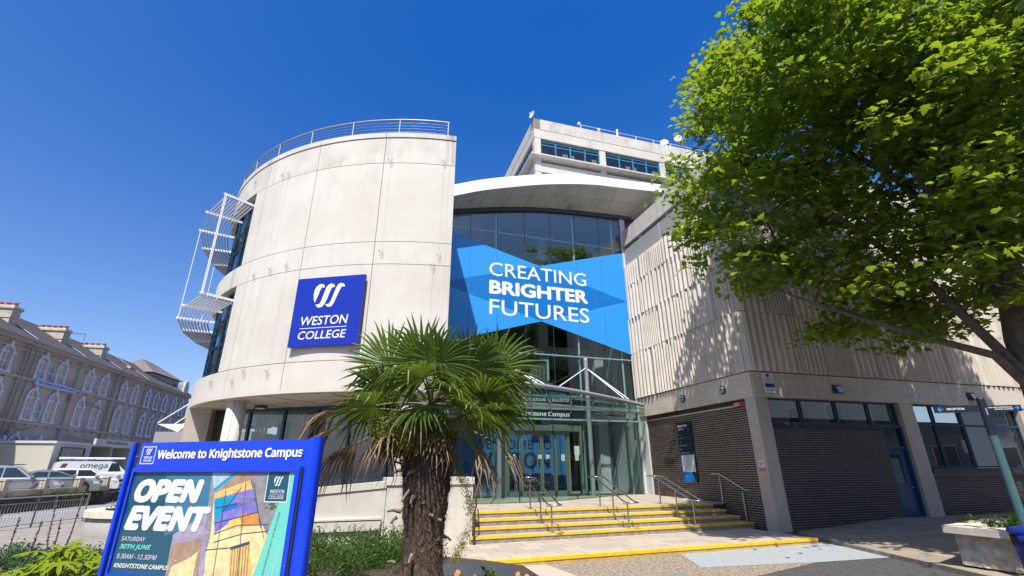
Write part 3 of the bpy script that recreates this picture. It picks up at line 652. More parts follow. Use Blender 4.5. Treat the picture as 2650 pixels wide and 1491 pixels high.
# facade cable brackets and wires
for a, za, zb in ((-127.6, 15.0, 5.2), (-116.5, 14.55, 5.4), (-114.8, 14.5, 9.6), (-90.8, 14.4, 9.85), (-80.0, 14.45, 9.75), (-119.5, 9.8, 5.1), (-110.5, 9.9, 5.3), (-81.0, 9.6, 6.6)):
    za, zb = ZT(za), ZT(zb); rr = TR_ + 0.05
    m1 = MB(); m1.tube(cyl(a, rr, zb), cyl(a, rr, za), 0.0022, M['galv'], 4); o = m1.build('facade_wire', tower)
    for zq in (za - 0.3, zb):
        m1 = MB()
        pts = [cyl(a - .5, TR_, zq + .12), cyl(a - .5, TR_ + .1, zq + .14), cyl(a, TR_ + .12, zq + .04), cyl(a + .25, TR_ + .08, zq - .04), cyl(a, TR_ + .06, zq - .10)]
        m1.path(pts, 0.006, M['dark'], 5); m1.path([cyl(a + .3, TR_, zq - .02), cyl(a + .3, TR_ + .09, zq), cyl(a + .3, TR_ + .1, zq + .18)], 0.005, M['dark'], 5)
        m1.build('cable_bracket', tower)
# big square sign
ca, cb = cyl(-107.1, TR_, 0), cyl(-93.3, TR_, 0)
SG = Fr(ca[0], ca[1], -10.2)
TS = 2.86; sgn = thing('college_sign', 'square royal blue sign reading WESTON COLLEGE with white swoosh logo', 'sign', tuple(SG.P(1.5, 0, 7.4)))
m1 = MB(); SG.box(m1, .155, 2.862, .10, .21, 6.10, 8.745, M['board_edge']); m1.build('sign_case', sgn)
m1 = MB(); SG.box(m1, .150, 2.868, .211, .225, 6.095, 8.75, M['sign_blue']); m1.build('sign_face', sgn)
m1 = MB(); logo(m1, SG, 0.879, 2.096, 7.549, 8.478, .229, M['ltr']); m1.build('logo', sgn)
m1 = MB(); text(m1, 'WESTON', SG, .52, 2.38, 6.885, 7.225, .229, M['ltr'], bold=0.006, shear=0.12, human=True); m1.build('lettering', sgn)
m1 = MB(); text(m1, 'COLLEGE', SG, .50, 2.37, 6.365, 6.668, .229, M['ltr'], bold=0.006, shear=0.12, human=True); m1.build('lettering', sgn)
m1 = MB(); SG.box(m1, .519, 2.363, .226, .230, 6.765, 6.785, M['ltr']); m1.build('rule', sgn)
for s in (0.5, 2.4):
    m1 = MB(); SG.box(m1, s, s + .08, -.1, .10, 6.4, 8.5, M['dark']); m1.build('fixing_rail', sgn)

# ================================================================== GLASS ENTRANCE HALL
G = Fr(3.2, 22.6, 18.0)
hall = thing('entrance_hall', 'tall glazed entrance hall with sweeping white roof between the tower and the ribbed block', 'building', (1, 22, 0))
vs_ = [-6.95, -5.53, -4.13, -2.68, -1.25, 0.17, 1.62, 2.93]
def topz(s):
    P_ = [(-7.2, 13.9), (-6.4, 14.06), (-4.23, 14.55), (-2.6, 14.85), (-1.18, 15.03), (0.33, 15.16), (3.06, 15.31), (3.7, 15.32)]
    for i in range(len(P_) - 1):
        if s <= P_[i + 1][0]:
            t = (s - P_[i][0]) / (P_[i + 1][0] - P_[i][0]); return P_[i][1] + t * (P_[i + 1][1] - P_[i][1])
    return P_[-1][1]
rows = [0.88, 4.12, 7.05, 10.15, 13.25, None]
DOOR0, DOOR1 = -3.86, -0.08
for i in range(len(vs_) - 1):
    for j in range(5):
        s0, s1 = vs_[i] + .008, vs_[i + 1] - .008; z0 = rows[j] + .01
        if j == 0:
            if s0 > DOOR0 - .3 and s1 < DOOR1 + .4: continue
        t0, t1 = (topz(s0), topz(s1)) if rows[j + 1] is None else (rows[j + 1] - .01,) * 2
        m1 = MB(); G.poly(m1, [(s0, z0), (s1, z0), (s1, t1), (s0, t0)], 0, M['glass']); m1.build('glass_pane', hall, recalc=False)
for (s0, s1) in ((-4.13, DOOR0), (DOOR1, 0.17)):
    m1 = MB(); G.poly(m1, [(s0, .88), (s1, .88), (s1, 4.1), (s0, 4.1)], 0, M['glass']); m1.build('glass_pane', hall, recalc=False)
# seals between panes
m1 = MB()
for s in vs_: G.box(m1, s - .012, s + .012, -.015, .006, 3.85 if DOOR0 < s < DOOR1 else .9, topz(s), M['dark'])
m1.build('glazing_seal', hall)
# steelwork behind the glass
for s in (-4.13, 0.17, 2.55):
    m1 = MB(); m1.tube(G.P(s, -.22, .87), G.P(s, -.22, topz(s) - .05), 0.055, M['mull'], 12); m1.build('steel_post', hall)
for z in (7.05, 10.15, 13.25):
    m1 = MB(); m1.tube(G.P(-7.1, -.14, z + .02), G.P(3.05, -.14, z + .02), 0.042, M['mull'], 10); m1.build('steel_rail', hall)
    for s in vs_[1:]:
        m1 = MB(); m1.tube(G.P(s, -.14, z), G.P(s, .02, z), 0.02, M['mull'], 6)
        for dx in (-.11, .11):
            for dz in (-.07, .07): m1.tube(G.P(s, -.04, z), G.P(s + dx, -.02, z + dz), 0.012, M['mull'], 5); m1.tube(G.P(s + dx, -.02, z + dz), G.P(s + dx, .015, z + dz), 0.026, M['steel'], 8)
        m1.build('glass_fitting', hall)
m1 = MB(); G.box(m1, 3.0, 3.30, -.12, .04, .88, 15.25, M['trimw']); m1.build('side_jamb', hall)
m1 = MB(); G.box(m1, 3.31, 3.95, -.3, .0, 11.9, 15.3, M['slate']); m1.build('dark_corner_panel', hall)
m1 = MB()
pts = [G.P(2.75, .35, .9), G.P(3.32, .06, .9), G.P(3.32, .06, 4.28), G.P(3.25, .02, 4.28)]
G.box(m1, 3.10, 3.34, .05, .5, .86, 4.25, M['trimw']); m1.build('white_return', hall)
# interior
m1 = MB(); G.box(m1, -8, 3.3, -9, -.05, .7, .87, M['int_floor']); m1.build('hall_floor', hall)
m1 = MB(); G.box(m1, -8.2, 3.4, -9.2, -9.0, .87, 15.3, M['int_wall']); G.box(m1, -8.3, -8.1, -9, -.3, .87, 13.5, M['int_wall']); m1.build('hall_back_wall', hall)
m1 = MB(); G.box(m1, 3.34, 3.5, -9, -.3, .87, 15.2, M['int_wall']); m1.build('hall_side_wall', hall)
m1 = MB(); G.box(m1, -8.2, 3.4, -9.1, -.9, 15.05, 15.3, M['int_wall']); m1.build('hall_ceiling', hall)
for z, d0 in ((4.35, -3.0), (8.0, -3.4), (11.6, -3.6)):
    m1 = MB(); G.box(m1, -8.2, 3.34, -9, d0, z, z + .35, M['int_wall']); m1.build('gallery_floor', hall)
    m1 = MB()
    arcp = [G.P(-8 + 11.3 * t, d0 + .5 * math.sin(math.pi * t), z + 1.45) for t in np.linspace(0, 1, 16)]
    m1.path(arcp, .03, M['dark'], 6)
    for t in np.linspace(0, 1, 12):
        p = G.P(-8 + 11.3 * t, d0 + .5 * math.sin(math.pi * t), z + .3); m1.tube(p, p + Vector((0, 0, 1.15)), .018, M['dark'], 5)
    m1.build('gallery_balustrade', hall)
for s in (-5.2, -0.9, 2.4):
    m1 = MB(); G.box(m1, s, s + .55, -3.4, -2.9, .87, 15.1, M['int_wall']); m1.build('inner_column', hall)
m1 = MB(); G.box(m1, 1.35, 2.0, -3.02, -2.95, 5.3, 6.35, M['wood']); G.box(m1, 1.43, 1.92, -2.96, -2.93, 5.38, 6.27, M['int_dark']); m1.build('inner_window', hall)
# raking concrete beam seen high inside
m1 = MB(); m1.hexa([G.P(-7.5, -2.2, 12.6), G.P(2.2, -4.2, 11.2), G.P(2.2, -4.8, 11.2), G.P(-7.5, -2.8, 12.6), G.P(-7.5, -2.2, 13.2), G.P(2.2, -4.2, 11.7), G.P(2.2, -4.8, 11.7), G.P(-7.5, -2.8, 13.2)], M['int_dark']); m1.build('inner_beam', hall)
# mural with welcome text
mur = thing('welcome_mural', 'blue wall inside the doors lettered WELCOME TO WESTON COLLEGE', 'mural', tuple(G.P(-2.3, -1.5, .87)))
m1 = MB(); G.box(m1, -6.3, .0, -1.7, -1.6, .87, 4.0, M['int_blue']); m1.build('wall_panel', mur)
for body, z0, z1, b, s0, s1 in (('WELCOME TO', 2.85, 3.25, 0.0, -4.7, -.9), ('WESTON', 2.0, 2.7, 0.05, -4.7, -1.0), ('COLLEGE', 1.15, 1.8, 0.05, -4.7, -.95)):
    m1 = MB(); text(m1, body, G, s0, s1, z0, z1, -1.59, M['navy'], bold=b * .6); m1.build('lettering', mur)
# hanging banner
hb = thing('hanging_banner', 'dark hanging banner with vertical lines of welcome text behind the glass', 'banner', tuple(G.P(-1.6, -1, 7)))
m1 = MB(); G.box(m1, -2.15, -1.25, -1.02, -1.0, 4.2, 6.95, M['slate']); m1.build('cloth', hb)
for i, body in enumerate(('; WELCOME TO OUR', 'OUTSTANDING COLLEGE', 'WHICH WILL LEAD YOU', 'TO GREAT SUCCESSES')):
    m1 = MB(); text(m1, body, G, -1.50 - i * .2, -1.36 - i * .2, 4.4, 6.85, -.99, M['galv'], bold=0.02, rot=True); m1.build('lettering', hb)
# vinyl on the glass
bn = thing('glass_banner', 'blue star-shaped vinyl across the glass reading CREATING BRIGHTER FUTURES', 'banner', tuple(G.P(-1.9, 0, 10)))
m1 = MB(); G.poly(m1, [(-7.1, 13.0), (-1.89, 11.6), (3.0, 13.02), (3.0, 7.33), (-1.87, 8.68), (-7.1, 7.15)], .012, M['ban_lt']); m1.build('vinyl_sheet', bn)
m1 = MB(); G.poly(m1, [(-7.0, 10.13), (-1.89, 11.58), (2.96, 10.18), (-1.87, 8.70)], .015, M['ban_dk']); m1.build('vinyl_star', bn)
for body, z0, z1, b, s0, s1 in (('CREATING', 10.78, 11.50, .004, -4.53, .68), ('BRIGHTER', 9.83, 10.55, .046, -4.52, .72), ('FUTURES', 8.80, 9.57, .005, -4.50, .73)):
    m1 = MB(); text(m1, body, G, s0, s1, z0, z1, .019, M['ltr'], bold=b, human=True); m1.build('lettering', bn)
m1 = MB(); G.box(m1, -7.0, 3.0, .013, .0165, 10.135, 10.165, M['ban_dk'])
for s in vs_[1:-1]: G.box(m1, s - .008, s + .008, .013, .0165, max(7.6, 8.68 - abs(s + 1.88) * .29 + .05), min(12.8, 11.55 + abs(s + 1.88) * .26), M['ban_dk'])
m1.build('vinyl_seam', bn)
# roof
FB = [(-3.15, 19.3), (-1.48, 19.75), (0.20, 20.15), (1.66, 20.5), (3.135, 20.9), (4.46, 21.25), (5.62, 21.6), (8.25, 22.3)]
ray_lo = [.622, .640, .651, .657, .658, .655, .648, .633]; ray_hi = [.655, .672, .682, .687, .686, .681, .672, .655]
# fascia bottom and top heights from the curve of the roof edge
zb = [2 + y * r for (x, y), r in zip(FB, ray_lo)]; zt_ = [2 + y * r for (x, y), r in zip(FB, ray_hi)]
FBx = [(-4.6, 18.95)] + FB; zb = [zb[0] - .25] + zb; zt_ = [zt_[0] - .22] + zt_
def spl(vals, n=40):
    out = []
    m_ = len(vals) - 1
    for k in range(n + 1):
        t = k / n * m_; i = min(int(t), m_ - 1); f = t - i
        p0 = vals[max(i - 1, 0)]; p1 = vals[i]; p2 = vals[i + 1]; p3 = vals[min(i + 2, m_)]
        out.append(0.5 * ((2 * p1) + (-p0 + p2) * f + (2 * p0 - 5 * p1 + 4 * p2 - p3) * f * f + (-p0 + 3 * p1 - 3 * p2 + p3) * f ** 3))
    return out
fx = spl([p[0] for p in FBx]); fy = spl([p[1] for p in FBx]); fb = spl(zb); ft = spl(zt_)
n_ = len(fx)
roof = MB(); vsr = []
for k in range(n_):
    t = k / (n_ - 1); s = -8.6 + t * (3.75 + 8.6); q = G.P(s, .05, topz(max(s, -7.2)) + .02)
    vsr += [(fx[k], fy[k], fb[k]), (fx[k], fy[k], ft[k]), (q.x, q.y, q.z)]
# panel joints on the soffit: split the soffit in strips
sof = MB()
for k in range(n_ - 1):
    b = 3 * k; sof.add([vsr[b], vsr[b + 3], vsr[b + 5], vsr[b + 2]], [(0, 1, 2, 3)], M['soffit_metal'], True)
o = sof.build('roof_soffit', hall)
fas = MB()
for k in range(n_ - 1):
    b = 3 * k; P_ = [Vector(vsr[b]), Vector(vsr[b + 3]), Vector(vsr[b + 4]), Vector(vsr[b + 1])]
    fas.add(P_, [(0, 1, 2, 3)], M['white_fascia'], True)
o = fas.build('roof_fascia', hall)
top = MB(); bk_ = []
for k in range(n_ - 1):
    b = 3 * k
    back0 = (vsr[b][0] - 1.5, vsr[b][1] + 10.5, vsr[b + 1][2] - .8); back1 = (vsr[b + 3][0] - 1.5, vsr[b + 3][1] + 10.5, vsr[b + 4][2] - .8)
    top.add([vsr[b + 1], vsr[b + 4], back1, back0], [(0, 1, 2, 3)], M['white_fascia'], True)
# closing edge at the right hand tip
e = 3 * (n_ - 1); tip = vsr[e]; tipt = vsr[e + 1]; gq = vsr[e + 2]
top.add([tip, tipt, (tipt[0] - 1.5, tipt[1] + 10.5, tipt[2] - .8), (gq[0], gq[1], gq[2])], [(0, 1, 2, 3)], M['soffit_metal'])
top.build('roof_sheet', hall)
jn = MB()
for k in range(3, n_ - 1, 4):
    b = 3 * k; p, q = Vector(vsr[b]), Vector(vsr[b + 2]); jn.tube(p + Vector((0, .02, -.003)), q + Vector((0, 0, -.003)), .008, M['joint'], 4)
jn.path([Vector(vsr[3 * k]) * .5 + Vector(vsr[3 * k + 2]) * .5 + Vector((0, 0, -.004)) for k in range(n_)], .004, M['joint'], 4)
jn.build('soffit_joint', hall)
m1 = MB()
for k in range(n_ - 1):
    b = 3 * k; a_, c_ = Vector(vsr[b + 2]), Vector(vsr[b + 5]); m1.hexa([a_ + G.n * .06 - Vector((0, 0, .22)), c_ + G.n * .06 - Vector((0, 0, .22)), c_ - G.n * .1 - Vector((0, 0, .22)), a_ - G.n * .1 - Vector((0, 0, .22)), a_ + G.n * .06 + Vector((0, 0, .0)), c_ + G.n * .06, c_ - G.n * .1, a_ - G.n * .1], M['slate'])
m1.build('head_frame', hall)
# door set
drs = thing('sliding_doors', 'grey framed sliding entrance doors under the glass canopy', 'doors', tuple(G.P(-2, 0, .87)))
sage = mat('sage_grey_aluminium', (0.20, 0.215, 0.19), 0.4, 0.3)
m1 = MB()
G.box(m1, DOOR0, -3.63, -.08, .10, .87, 3.81, sage); G.box(m1, -.2, DOOR1, -.08, .10, .87, 3.81, sage); G.box(m1, -3.63, -.2, -.08, .10, 3.56, 3.81, sage); G.box(m1, -.82, -.70, -.08, .09, .87, 3.56, sage)
G.box(m1, -3.63, -.2, -.08, .09, .87, .90, sage); m1.build('door_frame', drs)
m1 = MB(); G.box(m1, -3.3, -.70, .10, .17, 3.44, 3.56, M['dark']); m1.build('track_box', drs)
for s0, s1, d in ((-3.60, -3.02, .02), (-3.0, -2.06, .06), (-2.04, -1.42, .06), (-1.40, -.82, .02)):
    lf = thing('door_leaf', None, None); lf.parent = drs; lf.location = (0, 0, 0)
    fm = MB(); G.box(fm, s0, s0 + .07, d - .02, d + .02, .9, 3.44, sage); G.box(fm, s1 - .07, s1, d - .02, d + .02, .9, 3.44, sage); G.box(fm, s0, s1, d - .02, d + .02, .9, 1.1, sage); G.box(fm, s0, s1, d - .02, d + .02, 3.38, 3.44, sage); fm.build('leaf_frame', lf)
    fm = MB(); G.poly(fm, [(s0 + .07, 1.1), (s1 - .07, 1.1), (s1 - .07, 3.38), (s0 + .07, 3.38)], d, M['glass']); fm.build('leaf_pane', lf, recalc=False)
m1 = MB(); G.poly(m1, [(-.7, .9), (-.2, .9), (-.2, 3.56), (-.7, 3.56)], .0, M['glass_dk']); m1.build('side_pane', drs, recalc=False)
for k, (s, z, w_, h, nm) in enumerate(((-3.44, 2.31, .16, .26, 'tall white notice on the left door leaf'), (-2.23, 2.39, .17, .17, 'small white notice left of the meeting stiles'), (-1.86, 2.39, .16, .17, 'small white notice right of the meeting stiles'), (-1.14, 2.31, .17, .26, 'upright white notice on the right-hand door leaf'), (-.50, 2.56, .26, .37, 'largest white notice on the fixed side pane'), (-.47, 2.32, .18, .23, 'white notice below the largest one on the side pane'))):
    m1 = MB(); G.box(m1, s, s + w_, .088, .092, z, z + h, M['paper'])
    for q in range(4): G.box(m1, s + .03, s + w_ - .03, .092, .094, z + h * (.2 + q * .18), z + h * (.2 + q * .18) + .008, M['galv'])
    props(m1.build('notice'), nm, 'notice', group='notices on the doors')
ns_ = thing('name_sign', 'white lettering Knightstone Campus on the dark transom over the doors', 'sign', tuple(G.P(-2, .1, 4.2)))
m1 = MB(); G.box(m1, -3.95, .1, .02, .05, 4.13, 4.49, mat('transom_blue', (0.012, 0.03, 0.06), 0.3)); m1.build('sign_panel', ns_)
m1 = MB(); text(m1, 'Knightstone Campus', G, -3.35, -.62, 4.15, 4.40, .058, M['ltr'], bold=.025); m1.build('lettering', ns_)
m1 = MB(); G.box(m1, -7.0, 3.2, .0, .09, 4.50, 4.58, M['galv']); m1.build('transom_bar', hall)
m1 = MB(); G.box(m1, -7.0, 3.1, -.03, .05, 4.04, 4.11, M['mull']); m1.build('transom_bar', hall)
# round steel columns with stays, and canopy
TB = [(-9.5, 20.2, 4.72), (-8.6, 18.4, 4.74), (-7.4, 17.0, 4.75), (-5.6, 15.9, 4.75), (-3.6, 15.6, 4.75), (-1.7, 15.8, 4.75), (0.17, 16.55, 4.75), (1.2, 17.25, 4.75), (2.98, 19.0, 4.75), (4.76, 21.0, 4.73), (6.05, 22.3, 4.68)]
# the arc starts clear of the tower column
TB = [(-2.9, 16.0, 4.75), (-1.5, 15.95, 4.75)] + TB[6:]
cnp = thing('canopy', 'curved green glass canopy on a grey steel tube over the entrance', 'canopy', (1.5, 19, 4.7))
cx = spl([p[0] for p in TB], 30); cy = spl([p[1] for p in TB], 30); cz = spl([p[2] for p in TB], 30)
m1 = MB(); m1.path([(a, b, c + .02) for a, b, c in zip(cx, cy, cz)], .085, M['galv'], 12); m1.build('front_tube', cnp)
np_ = len(cx)
for k in range(0, np_ - 1, 3):
    k2 = min(k + 3, np_ - 1)
    a, b = Vector((cx[k], cy[k], cz[k] - .17)), Vector((cx[k2], cy[k2], cz[k2] - .17))
    # widen outward past the tube
    oa = Vector((cx[k] - 0, cy[k] - .22, 0)) - Vector((cx[k], cy[k], 0)); a += oa * 1; b += oa * 1
    ta = k / (np_ - 1); tb = k2 / (np_ - 1)
    ia = G.P(-6.3 + ta * 9.6, .12, 4.60); ib = G.P(-6.3 + tb * 9.6, .12, 4.60)
    m1 = MB(); u = Vector((0, 0, .02)); m1.hexa([a, b * .997 + a * .003, ib * .997 + ia * .003, ia, a + u, b * .997 + a * .003 + u, ib * .997 + ia * .003 + u, ia + u], M['glass_green']); m1.build('canopy_pane', cnp)
    m1 = MB(); m1.tube(Vector((cx[k], cy[k], cz[k] - .08)), G.P(-6.3 + ta * 9.6, .05, 4.38), .028, M['galv'], 8)
    for t in (.05, .5, .9): 
        p = a.lerp(ia, t); m1.tube(p - Vector((0, 0, .10)), p + Vector((0, 0, .02)), .016, M['galv'], 6); m1.tube(p + Vector((0, 0, .02)), p + Vector((0, 0, .035)), .04, M['steel'], 8)
    m1.build('canopy_arm', cnp)
for tt, zz in ((.5, 4.42),):
    m1 = MB(); m1.path([Vector((cx[k], cy[k], zz)).lerp(G.P(-6.3 + k / (np_ - 1) * 9.6, .1, zz), tt) for k in range(np_)], .05, M['galv'], 8); m1.build('purlin', cnp)
for (x, y, lab, st) in ((3.50, 22.33, 'steel column with white stays right of the sliding doors', ((1.75, 17.75), (5.2, 21.45), (4.9, 21.1))), (-.55, 20.55, 'steel column left of the sliding doors behind the palm fronds', ((-1.9, 15.95), (.9, 17.0), (1.15, 17.2)))):
    c_ = thing('steel_column', lab, 'column', (x, y, .87), group='canopy columns')
    m1 = MB(); m1.tube((x, y, .87), (x, y, 6.85), .105, M['galv'], 20); m1.build('shaft', c_)
    m1 = MB(); m1.lathe((x, y, 6.85), [(.105, 0), (.09, .05), (0, .07)], M['galv'], 20); m1.build('cap', c_)
    m1 = MB(); m1.tube((x, y, .87), (x, y, .90), .17, M['galv'], 20); m1.build('base_plate', c_)
    for (sx, sy) in st:
        m1 = MB(); m1.tube((x, y, 6.45), (sx, sy, 4.85), .024, M['white'], 8); m1.build('stay', c_)

# ================================================================== RIBBED BRICK BLOCK
CX, CY = 8.3, 16.46
A = Fr(CX, CY, 107.0, 1); B = Fr(CX, CY, 17.0, -1)
blk = thing('brick_block', 'teaching block with ribbed concrete upper storeys above dark brick and blue windows', 'building', (CX, CY, 0))
BX = MB(); BX.box(-.1125, .1125, -.055, .0, -.0325, .0325, M['brick'][0])
brick_me = []
for m_ in M['brick']:
    me = bpy.data.meshes.new('brick'); x, y, z = .10325, .03, .0290
    vs = [(-x, -y, -z), (x, -y, -z), (x, 0, -z), (-x, 0, -z), (-x, -y, z), (x, -y, z), (x, 0, z), (-x, 0, z)]
    me.from_pydata(vs, [], [(0, 1, 2, 3)[::-1], (4, 5, 6, 7), (2, 3, 7, 6), (1, 2, 6, 5), (3, 0, 4, 7)]); me.materials.append(m_); me.update(); brick_me.append(me)
def brick_wall(F, s0, s1, z0, z1, d, parent, mort, nsingle, side=1):
    w_ = MB(); F.box(w_, s0, s1, d - .3, d - .008, z0, z1, mort); wall = w_.build('brick_wall', parent)
    pl = .2265; pz = .0768; rest = MB(); n = 0; rows_ = int((z1 - z0) / pz); singles = []
    for j in range(rows_):
        zc = z0 + (j + .5) * pz; a = s0 + (pl / 2 if j % 2 else 0) - pl / 2
        while a < s1:
            b0 = max(a + .010, s0); b1 = min(a + pl - .010, s1)
            if b1 - b0 > .04: singles.append((j, zc, b0, b1))
            a += pl
    cen = (s0 + s1) / 2; zc0 = z0 + (z1 - z0) * .5
    order = sorted(range(len(singles)), key=lambda i: ((singles[i][2] + singles[i][3]) / 2 - s0) * (1) + abs(singles[i][1] - zc0) * .1)
    pick = set(i for i in order if abs(singles[i][3] - singles[i][2] - (pl - .020)) < 1e-4); keep = set()
    for i in order:
        if i in pick and len(keep) < nsingle: keep.add(i)
    ang = math.atan2(F.u.y, F.u.x); base = wloc(wall)
    for i, (j, zc, b0, b1) in enumerate(singles):
        mi = rnd.choice((0, 0, 1, 1, 2, 2, 3, 4)); dd = d + rnd.uniform(-.003, .003)
        if i in keep:
            o = bpy.data.objects.new('brick', brick_me[mi]); col.objects.link(o); o.parent = wall
            o.location = F.P((b0 + b1) / 2, dd, zc) - base; o.rotation_euler = (0, 0, ang if side < 0 else ang + math.pi)
            if side < 0: o.rotation_euler = (0, 0, ang + math.pi)
            # face (+y of the mesh) must look along the wall normal
            ny = Vector((-math.sin(o.rotation_euler.z), math.cos(o.rotation_euler.z), 0))
            if ny.dot(F.n) < 0: o.rotation_euler = (0, 0, o.rotation_euler.z + math.pi)
        else:
            P_ = [F.P(b0, dd - .03, zc - .0290), F.P(b1, dd - .03, zc - .0290), F.P(b1, dd, zc - .0290), F.P(b0, dd, zc - .0290), F.P(b0, dd - .03, zc + .0290), F.P(b1, dd - .03, zc + .0290), F.P(b1, dd, zc + .0290), F.P(b0, dd, zc + .0290)]
            rest.add(P_, [(4, 5, 6, 7), (2, 3, 7, 6), (1, 2, 6, 5), (3, 0, 4, 7), (0, 3, 2, 1)], M['brick'][mi])
    if rest.v: o = rest.build('brickwork', wall); o['kind'] = 'stuff'
    return wall
def soldier(F, s0, s1, z0, z1, d, parent):
    m1 = MB(); a = s0
    F.box(m1, s0, s1, d - .2, d - .006, z0, z1, M['mortar_dark'])
    while a < s1 - .03:
        F.box(m1, a + .005, min(a + .071, s1), d - .05, d + rnd.uniform(-.002, .004), z0 + .006, z1 - .006, M['brick'][rnd.randrange(3)]); a += .0768
    o = m1.build('soldier_course', parent); o['kind'] = 'stuff'
brick_wall(A, .47, 7.6, .13, 4.10, -.10, blk, M['mortar'], 150)
soldier(A, .47, 7.6, 4.10, 4.285, -.095, blk)
brick_wall(B, .5, 5.62, .06, 3.21, -.12, blk, M['mortar_dark'], 150)
soldier(B, .5, 5.62, 3.215, 3.40, -.115, blk)
brick_wall(B, 7.45, 19.0, .30, 1.75, -.12, blk, M['mortar_dark'], 0)
# concrete frame
m1 = MB(); pts = [A.P(0, 0, 0), A.P(.47, 0, 0), A.P(.47, -.45, 0), B.P(.53, -.45, 0), B.P(.53, 0, 0)]
m1.prism([(p.x, p.y) for p in pts], 0.02, 4.28, M['column']); m1.build('corner_pillar', blk)
for s0 in (6.73, 13.62, 20.5):
    m1 = MB(); B.box(m1, s0, s0 + .72, -.5, 0, .25, 4.28, M['column']); m1.build('pillar', blk)
# band of precast beams
bz0, bz1 = 4.275, 5.13
ja = [0.0, 2.35, 4.9, 7.9]
for i in range(3):
    m1 = MB(); A.box(m1, ja[i] + .006, ja[i + 1] - .006, -.35, .03, bz0, bz1, M['band']); m1.build('band_beam', blk)
jb = [0.0, 2.8, 5.1, 7.38, 9.72, 12.05, 14.4, 16.8, 19.2, 22]
for i in range(len(jb) - 1):
    m1 = MB(); B.box(m1, jb[i] + (.006 if i else .03), jb[i + 1] - .006, -.35, .03, bz0, bz1, M['band']); m1.build('band_beam', blk)
m1 = MB(); A.box(m1, .1, 7.9, -.4, -.02, 4.3, 12.15, M['int_dark']); B.box(m1, .1, 22, -.4, -.02, 4.3, 12.15, M['int_dark']); A.box(m1, .1, 7.9, -.5, -.31, 12.16, 14.2, M['int_dark']); B.box(m1, .1, 22, -.5, -.31, 12.16, 14.2, M['int_dark']); m1.build('core_wall', blk)
# ribbed panels
def rib_panel(F, s0, s1, z0, z1, seed):
    rr_ = random.Random(seed); pts = []; s = s0 + .006
    wd = rr_.choice([.15, .21, .21, .30, .30, .31]); amp = .04 + .09 * min(1, wd / .4)
    pts.append((s, .02))
    while s < s1 - .02:
        if rr_.random() < .06: wd = rr_.choice([.15, .30, .40])
        w = min(wd, s1 - .006 - s)
        pts.append((s + w * .18, .03 + amp)); pts.append((s + w * .30, .03 + amp)); pts.append((s + w - .001, .02)); s += w
    m1 = MB(); lo = z0 + rr_.uniform(0, .012)
    n = len(pts); top_ = z1 - .015
    vs = [F.P(a, d, lo) for a, d in pts] + [F.P(pts[-1][0], -.02, lo), F.P(pts[0][0], -.02, lo)]
    vs += [F.P(a, d, top_) for a, d in pts] + [F.P(pts[-1][0], -.02, top_), F.P(pts[0][0], -.02, top_)]
    k = n + 2
    m1.add(vs, [tuple(range(k - 1, -1, -1)), tuple(range(k, 2 * k))] + [(i, (i + 1) % k, k + (i + 1) % k, k + i) for i in range(k)], M['rib'])
    return m1
rz = [5.16, 7.36, 9.16, 10.96, 12.17]
for r_ in range(4):
    off = [0, .5, .2, .8][r_]
    s = 0.05
    k = 0
    while s < 7.4:
        e_ = min(7.45, s + (1.25 if k else .8 + off * .6)); rib_panel(A, s, e_, rz[r_], rz[r_ + 1], 100 * r_ + k).build('rib_panel', blk); s = e_ + .004; k += 1
    s = 0.05; k = 0
    while s < 21:
        e_ = s + (1.3 if k else .9 + off * .6); rib_panel(B, s, e_, rz[r_], rz[r_ + 1], 900 + 100 * r_ + k).build('rib_panel', blk); s = e_ + .004; k += 1
# corner fillets of the ribbed skin
m1 = MB()
for r_ in range(4):
    pa = [A.P(.05, .0, 0), A.P(.05, .10, 0), B.P(.05, .10, 0), B.P(.05, 0, 0)]
    m1.prism([(p.x, p.y) for p in pa], rz[r_] + .01, rz[r_ + 1] - .015, M['rib'])
m1.build('corner_strip', blk)
# pale brick strip and parapet beams
def fl(F, s1):
    m1 = MB(); F.box(m1, 0.0, s1, -.3, -.05, 12.17, 13.18, M['greybrick'])
    z = 12.18
    while z < 13.15:
        a = 0.0
        F.box(m1, 0.0, s1, -.06, -.04 + .0, z, z + .062, M['greybrick']); z += .0768
    m1.build('pale_brick_strip', blk)
    s = 1.6
    while s < s1 - 1:
        m1 = MB(); F.box(m1, s, s + .03, -.05, -.03, 12.17, 13.2, M['trimw']); m1.build('movement_joint', blk); s += 2.45
    m1 = MB(); F.box(m1, 0, s1, -.9, -.5, 13.15, 13.34, M['int_dark']); m1.build('shadow_gap', blk)
    s = .9
    while s < s1:
        m1 = MB(); F.box(m1, s, s + .2, -.4, -.08, 13.18, 13.36, M['band']); m1.build('beam_pad', blk); s += 2.4
    s = 0.0
    while s < s1:
        e_ = min(s + 2.4, s1)
        m1 = MB(); F.box(m1, s + .01, e_ - .01, -.5, .02, 13.36, 13.66, M['rib']); m1.build('parapet_beam', blk)
        m1 = MB(); F.box(m1, s + .01, e_ - .01, -.5, -.02, 13.72, 14.32, M['rib']); m1.build('parapet_beam', blk); s += 2.4
fl(A, 7.5); fl(B, 22)
m1 = MB(); m1.prism([(A.P(-0, -.3, 0).x, A.P(0, -.3, 0).y), (A.P(7.5, -.3, 0).x, A.P(7.5, -.3, 0).y), (A.P(7.5, -14, 0).x, A.P(7.5, -14, 0).y), (B.P(22, -.3, 0).x, B.P(22, -.3, 0).y)], 13.9, 14.1, M['slate']); m1.build('roof', blk)
